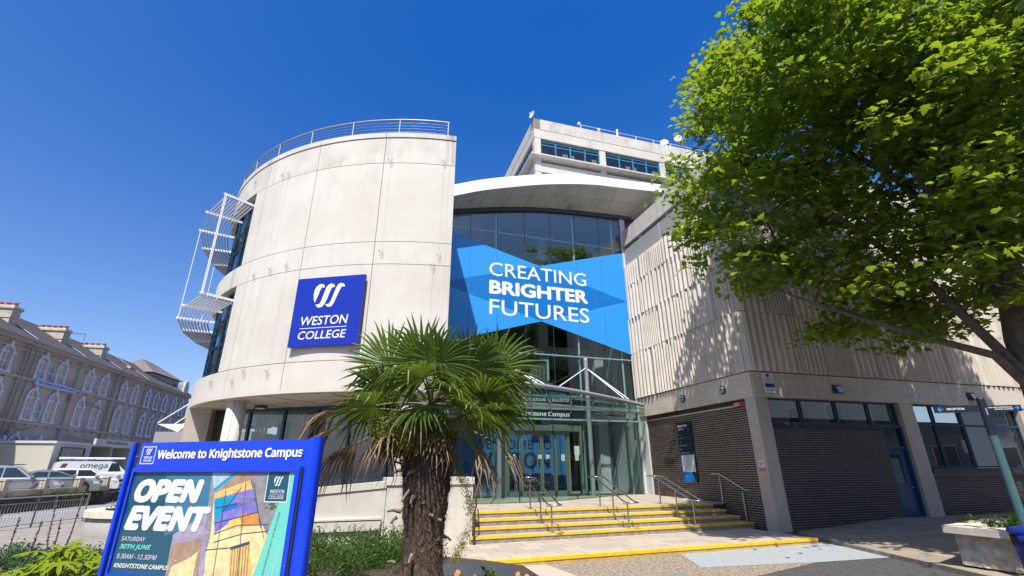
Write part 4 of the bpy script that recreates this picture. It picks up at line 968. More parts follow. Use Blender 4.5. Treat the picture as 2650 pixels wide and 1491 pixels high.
# blue windows, transom strip over the brick
D0 = -.22
def window(F, s0, s1, z0, z1, parent, tz=None, label=None):
    w_ = thing('window', label, None); w_.parent = parent; w_.location = (0, 0, 0)
    f = MB()
    F.box(f, s0, s0 + .055, D0 - .03, D0 + .05, z0, z1, M['blue']); F.box(f, s1 - .055, s1, D0 - .03, D0 + .05, z0, z1, M['blue'])
    F.box(f, s0 + .055, s1 - .055, D0 - .03, D0 + .05, z0, z0 + .055, M['blue']); F.box(f, s0 + .055, s1 - .055, D0 - .03, D0 + .05, z1 - .055, z1, M['blue'])
    if tz: F.box(f, s0 + .055, s1 - .055, D0 - .03, D0 + .05, tz - .035, tz + .035, M['blue'])
    f.build('frame', w_)
    for a, b in (((z0 + .055), (tz - .035)), ((tz + .035), (z1 - .055))) if tz else (((z0 + .055), (z1 - .055)),):
        p = MB(); F.poly(p, [(s0 + .055, a), (s1 - .055, a), (s1 - .055, b), (s0 + .055, b)], D0, M['glass_dk']); p.build('pane', w_, recalc=False)
for s0, s1 in ((.6, 2.06), (2.10, 3.70), (3.74, 5.28), (5.32, 6.7)): window(B, s0, s1, 3.42, 4.27, blk)
dr = thing('side_door', 'dark blue door with a glazed panel and paper behind it at the foot of the pillar', 'door', tuple(B.P(6.1, -.2, .33)))
m1 = MB(); B.box(m1, 5.63, 5.70, -.3, -.12, .33, 3.42, M['blue']); B.box(m1, 6.62, 6.72, -.3, -.12, .33, 3.42, M['door_blue']); B.box(m1, 5.70, 6.62, -.3, -.14, 2.62, 2.70, M['door_blue']); B.box(m1, 5.70, 6.62, -.3, -.14, 3.36, 3.42, M['blue']); m1.build('door_frame', dr)
m1 = MB(); B.box(m1, 5.71, 5.80, -.26, -.2, .35, 2.61, M['door_blue']); B.box(m1, 6.30, 6.61, -.26, -.2, .35, 2.61, M['door_blue']); B.box(m1, 5.80, 6.30, -.26, -.2, .35, 1.42, M['door_blue']); B.box(m1, 5.80, 6.30, -.26, -.2, 2.44, 2.61, M['door_blue']); m1.build('door_leaf', dr)
m1 = MB(); B.poly(m1, [(5.80, 1.42), (6.30, 1.42), (6.30, 2.44), (5.80, 2.44)], -.22, M['glass_dk']); m1.build('pane', dr, recalc=False)
m1 = MB(); B.poly(m1, [(5.70, 2.70), (6.62, 2.70), (6.62, 3.36), (5.70, 3.36)], -.2, M['glass_dk']); m1.build('overlight', dr, recalc=False)
m1 = MB(); B.box(m1, 5.82, 6.28, -.245, -.24, 1.44, 2.28, mat('faded_paper', (0.50, 0.51, 0.47), .8, var=.05)); m1.build('paper_sheet', dr)
m1 = MB(); m1.tube(B.P(6.42, -.2, 1.3), B.P(6.42, -.13, 1.3), .018, M['steel'], 8); m1.tube(B.P(6.42, -.14, 1.3), B.P(6.54, -.14, 1.3), .014, M['steel'], 8); m1.build('handle', dr)
for s0, s1 in ((7.52, 8.62), (8.66, 10.2), (10.24, 11.7), (11.74, 13.58), (14.4, 16.2), (16.24, 18.2)): window(B, s0, s1, 1.96, 4.27, blk, tz=3.52)
m1 = MB(); B.box(m1, 7.45, 13.62, -.2, .05, 1.76, 1.94, mat('slate_blue_sill', (0.035, 0.045, 0.06), .5, var=.1)); B.box(m1, 14.34, 19, -.2, .05, 1.76, 1.94, M['slate']); m1.build('window_sill', blk)
m1 = MB(); B.box(m1, .6, 20, -6, -5.9, .2, 4.3, M['int_dark']); B.box(m1, .6, 20, -5.9, -.4, .2, .35, M['int_floor']); m1.build('room_shell', blk)
m1 = MB()
for s in (8.0, 9.3, 11.0, 12.6): B.box(m1, s, s + 1.0, -1.8, -1.2, .35, 1.1, M['int_wall']); B.box(m1, s + .2, s + .7, -1.5, -1.44, 1.15, 1.6, M['black'])
for s in (7.9, 10.5): B.box(m1, s, s + .3, -.6, -.58, 2.5, 3.0, M['paper'])
props(m1.build('office_desks'), 'office desks and screens dimly seen behind the blue windows', 'furniture')
m1 = MB(); A.box(m1, 7.45, 7.7, -.3, .02, .85, 4.3, M['trimw']); m1.build('end_return', blk)
# light fittings, notices on the block
def bulkhead(F, s, z, lab):
    r = thing('bulkhead_light', lab, 'wall light', tuple(F.P(s, .03, z)), group='round caged lights on the concrete band')
    def ring(mb, rad, d0, d1, m, n=24):
        pts = [(s + rad * math.cos(2 * math.pi * k / n), z + rad * math.sin(2 * math.pi * k / n)) for k in range(n)]; F.poly(mb, pts, d1, m, th=d1 - d0)
    m1 = MB(); ring(m1, .155, .03, .075, M['dark']); m1.build('base', r)
    m1 = MB(); ring(m1, .125, .075, .11, M['lampglass']); m1.build('lens', r)
    m1 = MB(); F.box(m1, s - .012, s + .012, .11, .13, z - .145, z + .145, M['dark']); F.box(m1, s - .145, s + .145, .11, .128, z - .012, z + .012, M['dark'])
    m1.path([F.P(s + .14 * math.cos(t), .09, z + .14 * math.sin(t)) for t in np.linspace(0, 2 * math.pi, 25)], .016, M['dark'], 6); m1.build('cage', r)
bulkhead(A, 3.85, 4.70, 'round caged light on the concrete band, farther from the corner')
bulkhead(A, 1.42, 4.70, 'round caged light on the concrete band, nearer the corner')
def flood(F, s, z, lab):
    r = thing('floodlight', lab, 'floodlight', tuple(F.P(s, .03, z)), group='box floodlights on the concrete band')
    m1 = MB(); m1.hexa([F.P(s - .2, .03, z - .14), F.P(s + .2, .03, z - .14), F.P(s + .17, .22, z - .15), F.P(s - .17, .22, z - .15), F.P(s - .2, .03, z + .16), F.P(s + .2, .03, z + .16), F.P(s + .15, .12, z + .15), F.P(s - .15, .12, z + .15)], M['dark']); m1.build('housing', r)
    m1 = MB(); m1.add([F.P(s - .13, .226, z - .13), F.P(s + .13, .226, z - .13), F.P(s + .12, .14, z + .10), F.P(s - .12, .14, z + .10)], [(0, 1, 2, 3)], M['lampglass']); m1.build('lens', r)
flood(B, 3.75, 4.65, 'black box floodlight above the transom windows of the brick wall'); flood(B, 10.85, 4.65, 'black box floodlight beside the top of the fingerpost')
nt_ = thing('info_plate', 'white and navy information plate high on the corner band', 'sign', tuple(B.P(.7, .03, 4.8)))
m1 = MB(); B.box(m1, .48, .92, .03, .05, 4.42, 5.10, M['paper']); m1.build('plate', nt_)
m1 = MB(); B.box(m1, .5, .9, .05, .054, 4.60, 4.74, M['sign_blue']); B.box(m1, .62, .74, .05, .054, 4.97, 5.07, M['sign_blue']); m1.build('blue_band', nt_)
m1 = MB()
for i in range(6): B.box(m1, .53, .87 - .05 * (i % 2), .05, .0535, 4.79 + i * .028, 4.79 + i * .028 + .010, M['galv'])
B.box(m1, .53, .68, .05, .0535, 4.5, 4.53, M['sign_blue']); B.box(m1, .72, .87, .05, .0535, 4.5, 4.53, M['sign_blue']); m1.build('small_print', nt_)
nt_ = thing('red_plate', 'small red and white plate beside a round blue one high on the brick', 'sign', tuple(A.P(.9, -.09, 4.15)))
m1 = MB(); A.box(m1, .62, 1.17, -.09, -.075, 4.03, 4.2, M['redp']); m1.build('plate', nt_)
m1 = MB(); A.box(m1, .85, 1.1, -.075, -.072, 4.14, 4.16, M['ltr']); A.box(m1, .85, 1.12, -.075, -.072, 4.07, 4.10, M['ltr']); m1.build('small_print', nt_)
m1 = MB(); A.poly(m1, [(.54 + .075 * math.cos(t), 4.12 + .075 * math.sin(t)) for t in np.linspace(0, 2 * math.pi, 16, endpoint=False)], -.075, M['sign_blue'], th=.015); m1.build('round_plate', nt_)
nt_ = thing('no_smoking_sign', 'white no-smoking sign with red foot on the corner pillar', 'sign', tuple(A.P(.22, 0, 2.05)))
m1 = MB(); A.box(m1, .10, .34, 0, .008, 1.99, 2.22, M['paper']); A.box(m1, .10, .34, 0, .008, 1.89, 1.985, M['redp']); m1.build('plate', nt_)
m1 = MB()
ts = np.linspace(0, 2 * math.pi, 24, endpoint=False)
ring_o = [A.P(.22 + .085 * math.cos(t), .010, 2.11 + .085 * math.sin(t)) for t in ts]; ring_i = [A.P(.22 + .068 * math.cos(t), .010, 2.11 + .068 * math.sin(t)) for t in ts]
m1.add(ring_o + ring_i, [(i, (i + 1) % 24, 24 + (i + 1) % 24, 24 + i) for i in range(24)], M['redp'])
m1.add([A.P(.27, .0105, 2.05), A.P(.285, .0105, 2.065), A.P(.17, .0105, 2.17), A.P(.155, .0105, 2.155)], [(0, 1, 2, 3)], M['redp'])
m1.add([A.P(.17, .0095, 2.10), A.P(.27, .0095, 2.10), A.P(.27, .0095, 2.12), A.P(.17, .0095, 2.12)], [(0, 1, 2, 3)], M['black']); m1.build('symbol', nt_)
m1 = MB(); text(m1, 'No smoking', A, .325, .115, 1.955, 1.975, .0095, M['ltr']); A.box(m1, .13, .31, .0085, .0095, 1.915, 1.93, M['ltr']); m1.build('lettering', nt_)
# wayfinding panel
wp = thing('wayfinding_panel', 'tall navy and blue KNIGHTSTONE CAMPUS wayfinding panel with map on the brick wall', 'sign', tuple(A.P(4.1, -.05, 2.6)))
m1 = MB(); A.box(m1, 3.68, 4.60, -.10, -.035, 1.45, 3.76, M['navy']); m1.build('panel', wp)
m1 = MB(); A.poly(m1, [(4.60, 2.61), (4.60, 1.455), (3.72, 1.455), (3.99, 1.84), (4.53, 1.84), (4.56, 2.49)], -.030, M['ban_dk']); m1.build('blue_field', wp)
m1 = MB(); A.box(m1, 3.71, 4.54, -.035, -.028, 1.84, 2.49, mat('map_grey', (0.40, 0.45, 0.50), .5, c2=(0.46, 0.5, 0.54), vscale=9)); 
for k in range(14):
    a0 = rnd.uniform(3.75, 4.4); z0 = rnd.uniform(1.88, 2.4); m_ = M['paper'] if k % 2 else M['galv']
    A.box(m1, a0, a0 + rnd.uniform(.03, .12), -.028, -.0265, z0, z0 + rnd.uniform(.01, .05), m_)
A.poly(m1, [(4.53, 2.45), (4.53, 1.85), (4.40, 1.85), (4.42, 2.2), (4.36, 2.45)], -.027, M['paper'])
m1.build('map', wp)
m1 = MB(); text(m1, 'KNIGHTSTONE', A, 4.53, 3.92, 3.585, 3.665, -.030, M['ltr'], bold=.03); m1.build('lettering', wp)
m1 = MB(); text(m1, 'CAMPUS', A, 4.53, 4.16, 3.46, 3.54, -.030, M['ltr']); m1.build('lettering', wp)
for z, dirn, body in ((3.28, 1, 'Reception'), (2.99, 0, 'Conference suite'), (2.71, -1, 'Law and Professional')):
    m1 = MB(); s = 4.47
    if dirn == 1: A.poly(m1, [(s + .06, z), (s + .0, z + .05), (s + .0, z + .018), (s - .06, z + .018), (s - .06, z - .018), (s, z - .018), (s, z - .05)], -.030, M['arrow'])
    elif dirn == 0: A.poly(m1, [(s, z + .06), (s + .05, z), (s + .018, z), (s + .018, z - .06), (s - .018, z - .06), (s - .018, z), (s - .05, z)], -.030, M['arrow'])
    else: A.poly(m1, [(s - .06, z), (s, z + .05), (s, z + .018), (s + .06, z + .018), (s + .06, z - .018), (s, z - .018), (s, z - .05)], -.030, M['arrow'])
    m1.build('arrow', wp)
    m1 = MB(); A.box(m1, 3.74, 4.54, -.034, -.030, z - .115, z - .110, M['galv']); text(m1, body, A, 4.52, 4.52 - .045 * len(body) * .62, z - .16, z - .12, -.030, M['ltr']); m1.build('lettering', wp)
m1 = MB(); text(m1, 'college', A, 4.42, 4.25, 1.66, 1.70, -.029, M['ltr']); m1.build('lettering', wp)
m1 = MB(); A.box(m1, 5.22, 5.80, -.10, -.02, 2.20, 2.37, M['dark']); A.box(m1, 5.28, 5.6, -.02, -.016, 2.25, 2.31, M['black']); props(m1.build('letterbox'), 'black wall-mounted letterbox on the brick left of the wayfinding panel', 'letterbox')
# loose cable down the corner
m1 = MB(); m1.path([B.P(.3, .035, 5.2), B.P(.28, .035, 4.9), B.P(.31, .035, 4.4), B.P(.26, .035, 4.25), B.P(.33, .02, 4.0), B.P(.30, .02, 3.6), B.P(.36, .02, 3.2)], .009, M['pillar_c'], 5); m1.build('cable', blk)

# ================================================================== OFFICE BLOCK BEHIND
OX, OY = 1.78, 30.0
OB = Fr(OX, OY, 17.0, -1); OA = Fr(OX, OY, 107.0, 1)
off = thing('office_block', 'pale concrete office block with bright blue windows rising behind the white roof', 'building', (OX, OY, 16))
for F, L_ in ((OB, 33.0), (OA, 14.0)):
    m1 = MB(); F.box(m1, .4, L_, -1.2, -.75, 4, 27.0, M['int_dark']); m1.build('core_wall', off)
    s = 0
    while s < L_:
        e_ = s + 5.95
        m1 = MB(); F.box(m1, s + (.012 if s else 0), e_ - .012, -.5, 0, 26.86, 27.84, M['panel_top']); m1.build('parapet_panel', off)
        m1 = MB(); F.box(m1, s + (.012 if s else 0), e_ - .012, -.5, -.02, 26.05, 26.85, M['panel']); m1.build('parapet_panel', off); s = e_
    for fl_ in range(4):
        zt = 26.05 - fl_ * 3.1
        s = 0
        while s < L_:
            m1 = MB(); F.box(m1, s + .02, s + .55, -.5, -.06, zt - 3.1, zt, M['panel']); m1.build('pillar', off)
            win_top = zt - .20; win_bot = zt - 1.66
            if fl_ < 2 or F is OB:
                w_ = thing('window', None, None); w_.parent = off; w_.location = (0, 0, 0)
                f = MB(); a0, a1 = s + .55, s + 5.56
                F.box(f, a0, a1, -.22, -.14, win_top - .34, win_top - .26, M['blue_lt']); F.box(f, a0, a1, -.22, -.14, win_bot, win_bot + .06, M['blue_lt']); F.box(f, a0, a1, -.22, -.14, win_top - .06, win_top, M['blue_lt'])
                for q in range(5):
                    a = a0 + (a1 - a0) * q / 4; F.box(f, a - .05, a + .05, -.23, -.12, win_bot, win_top, M['blue_lt'])
                f.build('frame', w_)
                for q in range(4):
                    p = MB(); b0 = a0 + (a1 - a0) * q / 4 + .05; b1 = a0 + (a1 - a0) * (q + 1) / 4 - .05
                    F.poly(p, [(b0, win_bot), (b1, win_bot), (b1, win_top), (b0, win_top)], -.18, M['glass_dk']); p.build('pane', w_, recalc=False)
                cb_ = MB(); 
                for q in (1, 2, 3):
                    b0 = a0 + (a1 - a0) * (q + .55 * ((q + fl_) % 2)) / 4
                    for u in range(4): F.box(cb_, b0 + u * .11, b0 + u * .11 + .07, -.34, -.32, win_bot, win_bot + .8, M['blind'])
                cb_.build('blind', w_)
            s += 5.95 - .06 if False else 5.57
        m1 = MB()
        # projecting ledge, sloped underside
        vs = [F.P(-.55, -.5, zt - 2.0), F.P(L_, -.5, zt - 2.0), F.P(L_, .0, zt - 1.98), F.P(-.0, .0, zt - 1.98)]
        x0 = -.55
        m1.hexa([F.P(0.0, -.4, zt - 2.0), F.P(L_, -.4, zt - 2.0), F.P(L_, .38, zt - 1.86), F.P(-.38, .38, zt - 1.86), F.P(0.0, -.4, zt - 1.72), F.P(L_, -.4, zt - 1.72), F.P(L_, .38, zt - 1.74), F.P(-.38, .38, zt - 1.74)], M['panel_top']); m1.build('ledge', off)
        m1 = MB(); F.box(m1, 0.0, L_, -.5, -.03, zt - 3.1, zt - 2.25, M['panel']); m1.build('spandrel', off)
m1 = MB(); m1.prism([(OX + .1, OY + .1), (OB.P(33, -.2, 0).x, OB.P(33, -.2, 0).y), (OB.P(33, -14, 0).x, OB.P(33, -14, 0).y), (OA.P(14, -.2, 0).x, OA.P(14, -.2, 0).y)], 26.7, 27.0, M['slate']); m1.build('roof', off)
rl = thing('rooftop_railing', 'thin white railing along the roof edge of the office block', 'railing', tuple(OB.P(9, -.2, 27.84)))
for k in range(9):
    s = 4.17 + k * 1.7; m1 = MB(); m1.tube(OB.P(s, -.2, 27.8), OB.P(s, -.2, 28.33), .03, M['white'], 6); m1.build('post', rl)
m1 = MB(); m1.tube(OB.P(4.1, -.2, 28.33), OB.P(17.9, -.2, 28.33), .026, M['white'], 6); m1.build('top_rail', rl)
def dish(p, rad, dirn, lab):
    r = thing('satellite_dish', lab, 'satellite dish', tuple(p), group='dishes on the office roof'); d = Vector(dirn).normalized(); q = d.to_track_quat('Z', 'Y')
    m1 = MB(); prof = [(0.001, .0), (rad * .5, rad * .06), (rad * .85, rad * .18), (rad, rad * .27), (rad * .97, rad * .29), (rad * .8, rad * .19), (rad * .4, rad * .06), (0.001, .02)]
    t = MB(); t.lathe((0, 0, 0), prof, M['white'], 20); m1.add([q @ Vector(v) + Vector(p) + Vector((0, 0, rad + .15)) for v in t.v], t.f, M['white'], True); m1.build('reflector', r)
    m1 = MB(); c = Vector(p) + Vector((0, 0, rad + .15)); m1.tube(Vector(p), c, .03, M['galv'], 6); m1.tube(c - Vector((0, 0, rad * .7)), c + d * rad * .9, .014, M['galv'], 5); m1.tube(c + d * rad * .85, c + d * rad * 1.05, .05, M['white'], 8); m1.build('mount', r)
dish(OB.P(-.05, -.15, 27.8), .30, (-.75, -.55, .1), 'white satellite dish on the left corner of the office roof')
dish(OB.P(12.1, -.25, 27.85), .34, (-.2, -1, .25), 'low white dish at the right end of the roof railing')
dish(OB.P(13.6, -.25, 28.6), .34, (-.3, -1, .1), 'raised white dish on a tall mast beside the plane tree')
for s, z, lab in ((3.95, 28.3, 'small white floodlight at the start of the roof railing'), (5.72, 28.1, 'small white floodlight on the second railing post'),):
    m1 = MB(); OB.box(m1, s - .1, s + .08, -.15, .0, z - .08, z + .1, M['white']); m1.tube(OB.P(s, -.15, z), OB.P(s + .15, -.2, z), .02, M['galv'], 5); props(m1.build('roof_floodlight'), lab, 'floodlight')
m1 = MB(); m1.tube(OB.P(7.5, -.2, 27.84), OB.P(7.5, -.2, 28.62), .09, M['white'], 10); props(m1.build('vent_pipe'), 'short white vent pipe standing on the office roof edge', 'pipe')
m1 = MB(); OB.box(m1, 12.2, 15.5, -3.0, -1.0, 27.0, 28.85, M['panel']); OB.box(m1, 13.2, 13.5, -2.2, -1.9, 28.8, 29.3, M['panel']); props(m1.build('rooftop_plant_room'), 'pale rooftop plant room behind the dishes', 'building')

# ================================================================== HOTEL
HF = Fr(-37.7, 29.0, 103.0, -1)
hot = thing('hotel', 'three storey taupe rendered terrace hotel with white arched windows and stone chimneys', 'hotel', (-38, 45, 0))
S0, S1, S2 = -14.0, 29.0, 42.0; EZ = 12.05
m1 = MB(); HF.box(m1, S0, S1, -9, 0, .3, EZ - .1, M['render']); m1.build('wall', hot)
m1 = MB(); HF.box(m1, S1 + .01, S2, -9, -.02, .3, EZ - .1, M['render_g']); m1.build('wall', hot)
m1 = MB()
m1.add([HF.P(S0, .45, EZ), HF.P(S2, .45, EZ), HF.P(S2, -4.4, EZ + 3.0), HF.P(S0, -4.4, EZ + 3.0)], [(0, 1, 2, 3)], M['roofslate']); m1.add([HF.P(S0, -9.2, EZ), HF.P(S2, -9.2, EZ), HF.P(S2, -4.4, EZ + 3.0), HF.P(S0, -4.4, EZ + 3.0)], [(3, 2, 1, 0)], M['roofslate'])
m1.add([HF.P(S2, .45, EZ), HF.P(S2, -9.2, EZ), HF.P(S2, -4.4, EZ + 3.0)], [(0, 1, 2)], M['render_g'])
m1.build('roof', hot)
m1 = MB()
for i in range(1, 26): 
    t = i / 26; HF.box(m1, S0, S2, .45 - 4.85 * t - .006, .45 - 4.85 * t + .006, EZ + 3.0 * t - .005, EZ + 3.0 * t + .02, M['roofslate'])
o = m1.build('slate_courses', hot); o['kind'] = 'stuff'
m1 = MB(); HF.box(m1, S0, S2, 0.0, .38, EZ - .35, EZ - .12, M['render']); HF.box(m1, S0, S2, 0.0, .12, EZ - .95, EZ - .8, M['render']); m1.build('cornice', hot)
m1 = MB(); HF.box(m1, S0, S2, .38, .52, EZ - .14, EZ - .0, M['pipe']); m1.build('gutter', hot)
for z in (9.18, 5.82): 
    m1 = MB(); HF.box(m1, S0, S1, 0, .16, z - .22, z - .02, M['render']); HF.box(m1, S1, S2, -.02, .14, z - .22, z - .02, M['render_g']); m1.build('string_course', hot)
    m1 = MB(); s = S0
    while s < S2: HF.box(m1, s, s + .14, 0, .12, z - .38, z - .22, M['render']); s += 1.35
    m1.build('corbels', hot)['kind'] = 'stuff'
def arch_pts(s, w, z0, zs_, h, n=8):
    pts = [(s - w / 2, z0), (s + w / 2, z0), (s + w / 2, zs_)]
    for k in range(1, n): t = math.pi * k / n; pts.append((s + w / 2 * math.cos(t), zs_ + h * math.sin(t)))
    pts.append((s - w / 2, zs_)); return pts
def arch_window(s, w, z0, top, par, arch=.5, side_trim=True, wall=M['render'], darkp=False):
    W_ = thing('window', None, None); W_.parent = par; W_.location = (0, 0, 0)
    ah = w * arch; zs_ = top - ah; n = 8; tw = .17
    inner = arch_pts(s, w, z0, zs_, ah, n); outer = arch_pts(s, w + 2 * tw, z0, zs_ - .02, ah + tw, n)
    m1 = MB()
    k = len(inner)
    vs = [HF.P(a, .13, z) for a, z in outer] + [HF.P(a, .13, z) for a, z in inner] + [HF.P(a, 0, z) for a, z in outer] + [HF.P(a, -.1, z) for a, z in inner]
    fs = []
    for i in range(1, k):
        j = (i + 1) % k
        fs += [(i, j, k + j, k + i), (i, 2 * k + i, 2 * k + j, j), (k + i, k + j, 3 * k + j, 3 * k + i)]
    m1.add(vs, fs, M['trimw'])
    HF.box(m1, s - .13, s + .13, 0.0, .22, top + .02, top + tw + .22, M['trimw'])
    for q in (-1, 1): HF.box(m1, s + q * (w / 2 + tw / 2) - .17, s + q * (w / 2 + tw / 2) + .17, 0, .18, zs_ - .12, zs_ + .06, M['trimw']); HF.box(m1, s + q * (w / 2 + tw / 2) - .16, s + q * (w / 2 + tw / 2) + .16, 0, .17, z0 - .05, z0 + .22, M['trimw'])
    HF.box(m1, s - w / 2 - .3, s + w / 2 + .3, 0, .2, z0 - .14, z0 - .03, M['trimw']); m1.build('surround', W_, recalc=True)
    m1 = MB(); HF.poly(m1, inner, -.02, M['blind'] if False else mat_pane); m1.build('pane', W_, recalc=False)
    m1 = MB(); zm = zs_ + .0
    HF.box(m1, s - w / 2, s + w / 2, -.015, .04, zs_ - .06, zs_ + .04, M['trimw']); HF.box(m1, s - .04, s + .04, -.015, .035, z0, top, M['trimw'])
    HF.box(m1, s - w / 2, s - w / 2 + .06, -.015, .03, z0, zs_, M['trimw']); HF.box(m1, s + w / 2 - .06, s + w / 2, -.015, .03, z0, zs_, M['trimw']); HF.box(m1, s - w / 2, s + w / 2, -.015, .03, z0, z0 + .07, M['trimw'])
    HF.box(m1, s - w / 2, s + w / 2, -.015, .025, (z0 + zs_) / 2 - .03, (z0 + zs_) / 2 + .03, M['trimw']); m1.build('sash', W_)
mat_pane = mat('hotel_pane', (0.035, 0.045, 0.06), 0.12, c2=(0.10, 0.12, 0.15), vscale=1.3, spec=.7)
for s in (-12, -9, -6, -3, .6, 3.6, 7.15, 11.25, 13.85, 18.0, 20.6): arch_window(s, .95, 9.30, 11.1, hot, .42)
for s in (24.4, 26.85): arch_window(s, .9, 9.25, 10.95, hot, .42)
for s in (30.0, 32.3, 34.6, 37.4, 39.8): arch_window(s, .85, 9.15, 10.9, hot, .42)
for s in (-11, -7.6, -4, -.5, 3.2, 7.3, 11.3, 13.95, 17.85, 20.5): arch_window(s, 1.0, 5.98, 8.35, hot, .62)
for s in (24.4, 26.95): arch_window(s, .95, 5.95, 8.3, hot, .62)
for s in (30.1, 32.3, 34.6, 37.2, 39.6): arch_window(s, .85, 5.9, 8.1, hot, .6)
for s, w_, t_ in ((-8, .9, 4.4), (-4, .9, 4.4), (1.0, .9, 4.4), (5, .9, 4.4), (9.75, .55, 4.2), (10.95, 1.25, 4.6), (12.15, .5, 4.2), (13.8, 1.05, 4.45)): arch_window(s, w_, 2.1, t_, hot, .5)
for s, z0, z1 in ((12.55, 9.35, 10.5), (12.6, 6.0, 7.4), (19.3, 9.3, 10.3), (25.7, 6.0, 7.2)):
    W_ = thing('window', None, None); W_.parent = hot; W_.location = (0, 0, 0)
    m1 = MB(); HF.box(m1, s - .34, s + .34, .0, .05, z0 - .06, z0, M['trimw']); HF.box(m1, s - .34, s - .26, 0, .05, z0, z1, M['trimw']); HF.box(m1, s + .26, s + .34, 0, .05, z0, z1, M['trimw']); HF.box(m1, s - .26, s + .26, 0, .04, (z0 + z1) / 2 - .03, (z0 + z1) / 2 + .03, M['trimw']); m1.build('sash', W_)
    m1 = MB(); HF.poly(m1, [(s - .26, z0), (s + .26, z0), (s + .26, z1), (s - .26, z1)], .012, mat_pane); m1.build('pane', W_, recalc=False)
for s, z0, z1 in ((8.9, 2, EZ - .3), (9.35, 2, EZ - .3), (10.0, .8, EZ - .3), (16.0, 2, EZ - .3), (22.3, 2, EZ - .3), (22.6, 2, EZ - .3), (23.6, 5, EZ - .3), (28.8, 2, EZ - .3), (32.9, 4, EZ - .2), (2.0, 2, EZ - .3), (-5, 2, EZ - .3)):
    m1 = MB(); m1.path([HF.P(s, .42, z1 + .1), HF.P(s, .16, z1 - .25), HF.P(s, .14, z1 - .5), HF.P(s, .14, z0)], .055, M['pipe'], 6)
    if s in (16.0, 10.0): HF.box(m1, s - .2, s + .2, .05, .32, 8.0 if s == 16.0 else 4.7, 8.35 if s == 16.0 else 4.95, M['pipe'])
    m1.build('downpipe', hot)
m1 = MB(); m1.path([HF.P(9.4, .14, 5.55), HF.P(11.5, .14, 5.1), HF.P(12.4, .14, 5.35)], .05, M['pipe'], 6); m1.path([HF.P(18.5, .14, 8.2), HF.P(22.3, .14, 7.75)], .05, M['pipe'], 6); m1.path([HF.P(16.8, .3, 5.0), HF.P(20, .3, 4.75), HF.P(22.2, .3, 4.6)], .05, M['pipe'], 6); m1.build('waste_pipe', hot)
# chimneys
for s, zt, dw, pots in ((-10.5, 14.9, 3.0, 5), (-1, 14.9, 3.0, 5), (8.35, 14.75, 2.6, 5), (15.0, 14.65, 2.4, 5), (21.55, 14.55, 2.2, 4), (27.6, 13.55, 2.0, 0)):
    ch = thing('chimney', None, None); ch.parent = hot; ch.location = (0, 0, 0)
    m1 = MB(); HF.box(m1, s, s + .95, -1.5 - dw, -1.5, EZ + .8, zt - .28, M['chimney']); m1.build('stack', ch)
    m1 = MB(); HF.box(m1, s - .1, s + 1.05, -1.6 - dw, -1.4, zt - .28, zt - .12, M['chimney']); HF.box(m1, s - .04, s + .99, -1.54 - dw, -1.46, zt - .12, zt, M['chimney'] if pots == 0 else M['coping']); m1.build('stack_cap', ch)
    m1 = MB(); HF.box(m1, s - .05, s, -1.52 - dw, -1.48, zt - 1.05, zt - .95, M['chimney']); m1.build('stack_band', ch)
    for k in range(pots):
        m1 = MB(); c = HF.P(s + .45, -1.75 - k * (dw - .5) / max(1, pots - 1), zt); m1.lathe(c, [(.17, 0), (.15, .22), (.19, .25), (.19, .33), (.12, .33), (.12, .1)], M['terra'], 10); m1.build('chimney_pot', ch)
    # lead flashing and party wall upstand
    m1 = MB(); vs = [HF.P(s + 1.0, .2, EZ + .22), HF.P(s + 1.25, .2, EZ + .22), HF.P(s + 1.25, -4.3, EZ + 3.1), HF.P(s + 1.0, -4.3, EZ + 3.1)]; m1.add(vs, [(0, 1, 2, 3)], M['trimw']); m1.build('parapet_upstand', ch)
m1 = MB(); c = HF.P(21.3, -3.4, 14.4); m1.tube(c, c + Vector((0, 0, 1.3)), .025, M['dark'], 5); m1.tube(c + Vector((0, 0, 1.25)), c + Vector((-1.3, .1, 1.35)), .02, M['dark'], 5)
for k in range(6): q = c + Vector((-.2 - k * .2, .015 * k, 1.27 + .015 * k)); m1.tube(q - Vector((0, .2, 0)), q + Vector((0, .2, 0)), .01, M['dark'], 4)
props(m1.build('tv_aerial'), 'thin television aerial beside the third chimney of the hotel', 'aerial')
# end pavilion with hipped roof and dormer
m1 = MB(); c = HF.P(41, -2.5, 0); p = [HF.P(33.5, -1.8, 12.7), HF.P(40.5, -1.2, 12.7), HF.P(40.5, -6.5, 12.7), HF.P(33.5, -6.5, 12.7)]; q = [v + Vector((0, 0, 1.2)) for v in p]
m1.hexa(p + q, M['render_g']); a_, b_ = HF.P(35, -4, 15.9), HF.P(38.6, -4, 15.9)
q2 = [HF.P(33.1, -1.4, 13.9), HF.P(40.9, -.8, 13.9), HF.P(40.9, -6.9, 13.9), HF.P(33.1, -6.9, 13.9)]
m1.add(q2 + [a_, b_], [(0, 1, 5, 4), (1, 2, 5), (2, 3, 4, 5), (3, 0, 4)], M['roofslate']); m1.build('hipped_pavilion', hot)
m1 = MB(); HF.box(m1, 39.3, 40.8, -1.2, .1, 11.9, 13.3, M['render_g']); HF.poly(m1, arch_pts(40.0, 1.5, 12.0, 13.0, .9), .14, M['trimw'], th=.2); HF.poly(m1, arch_pts(40.0, .9, 12.1, 12.9, .5), .15, mat_pane); m1.build('dormer', hot)
m1 = MB(); HF.box(m1, S2, S2 + 2.5, -7, -1.4, .3, 10.9, M['render_g']); HF.box(m1, S2 + 2.5, S2 + 14, -9, -1, .3, 8.6, M['render_g']); HF.box(m1, S2 + 4, S2 + 12, -8, -.9, 8.6, 9.6, M['roofslate']); m1.build('end_wing', hot)
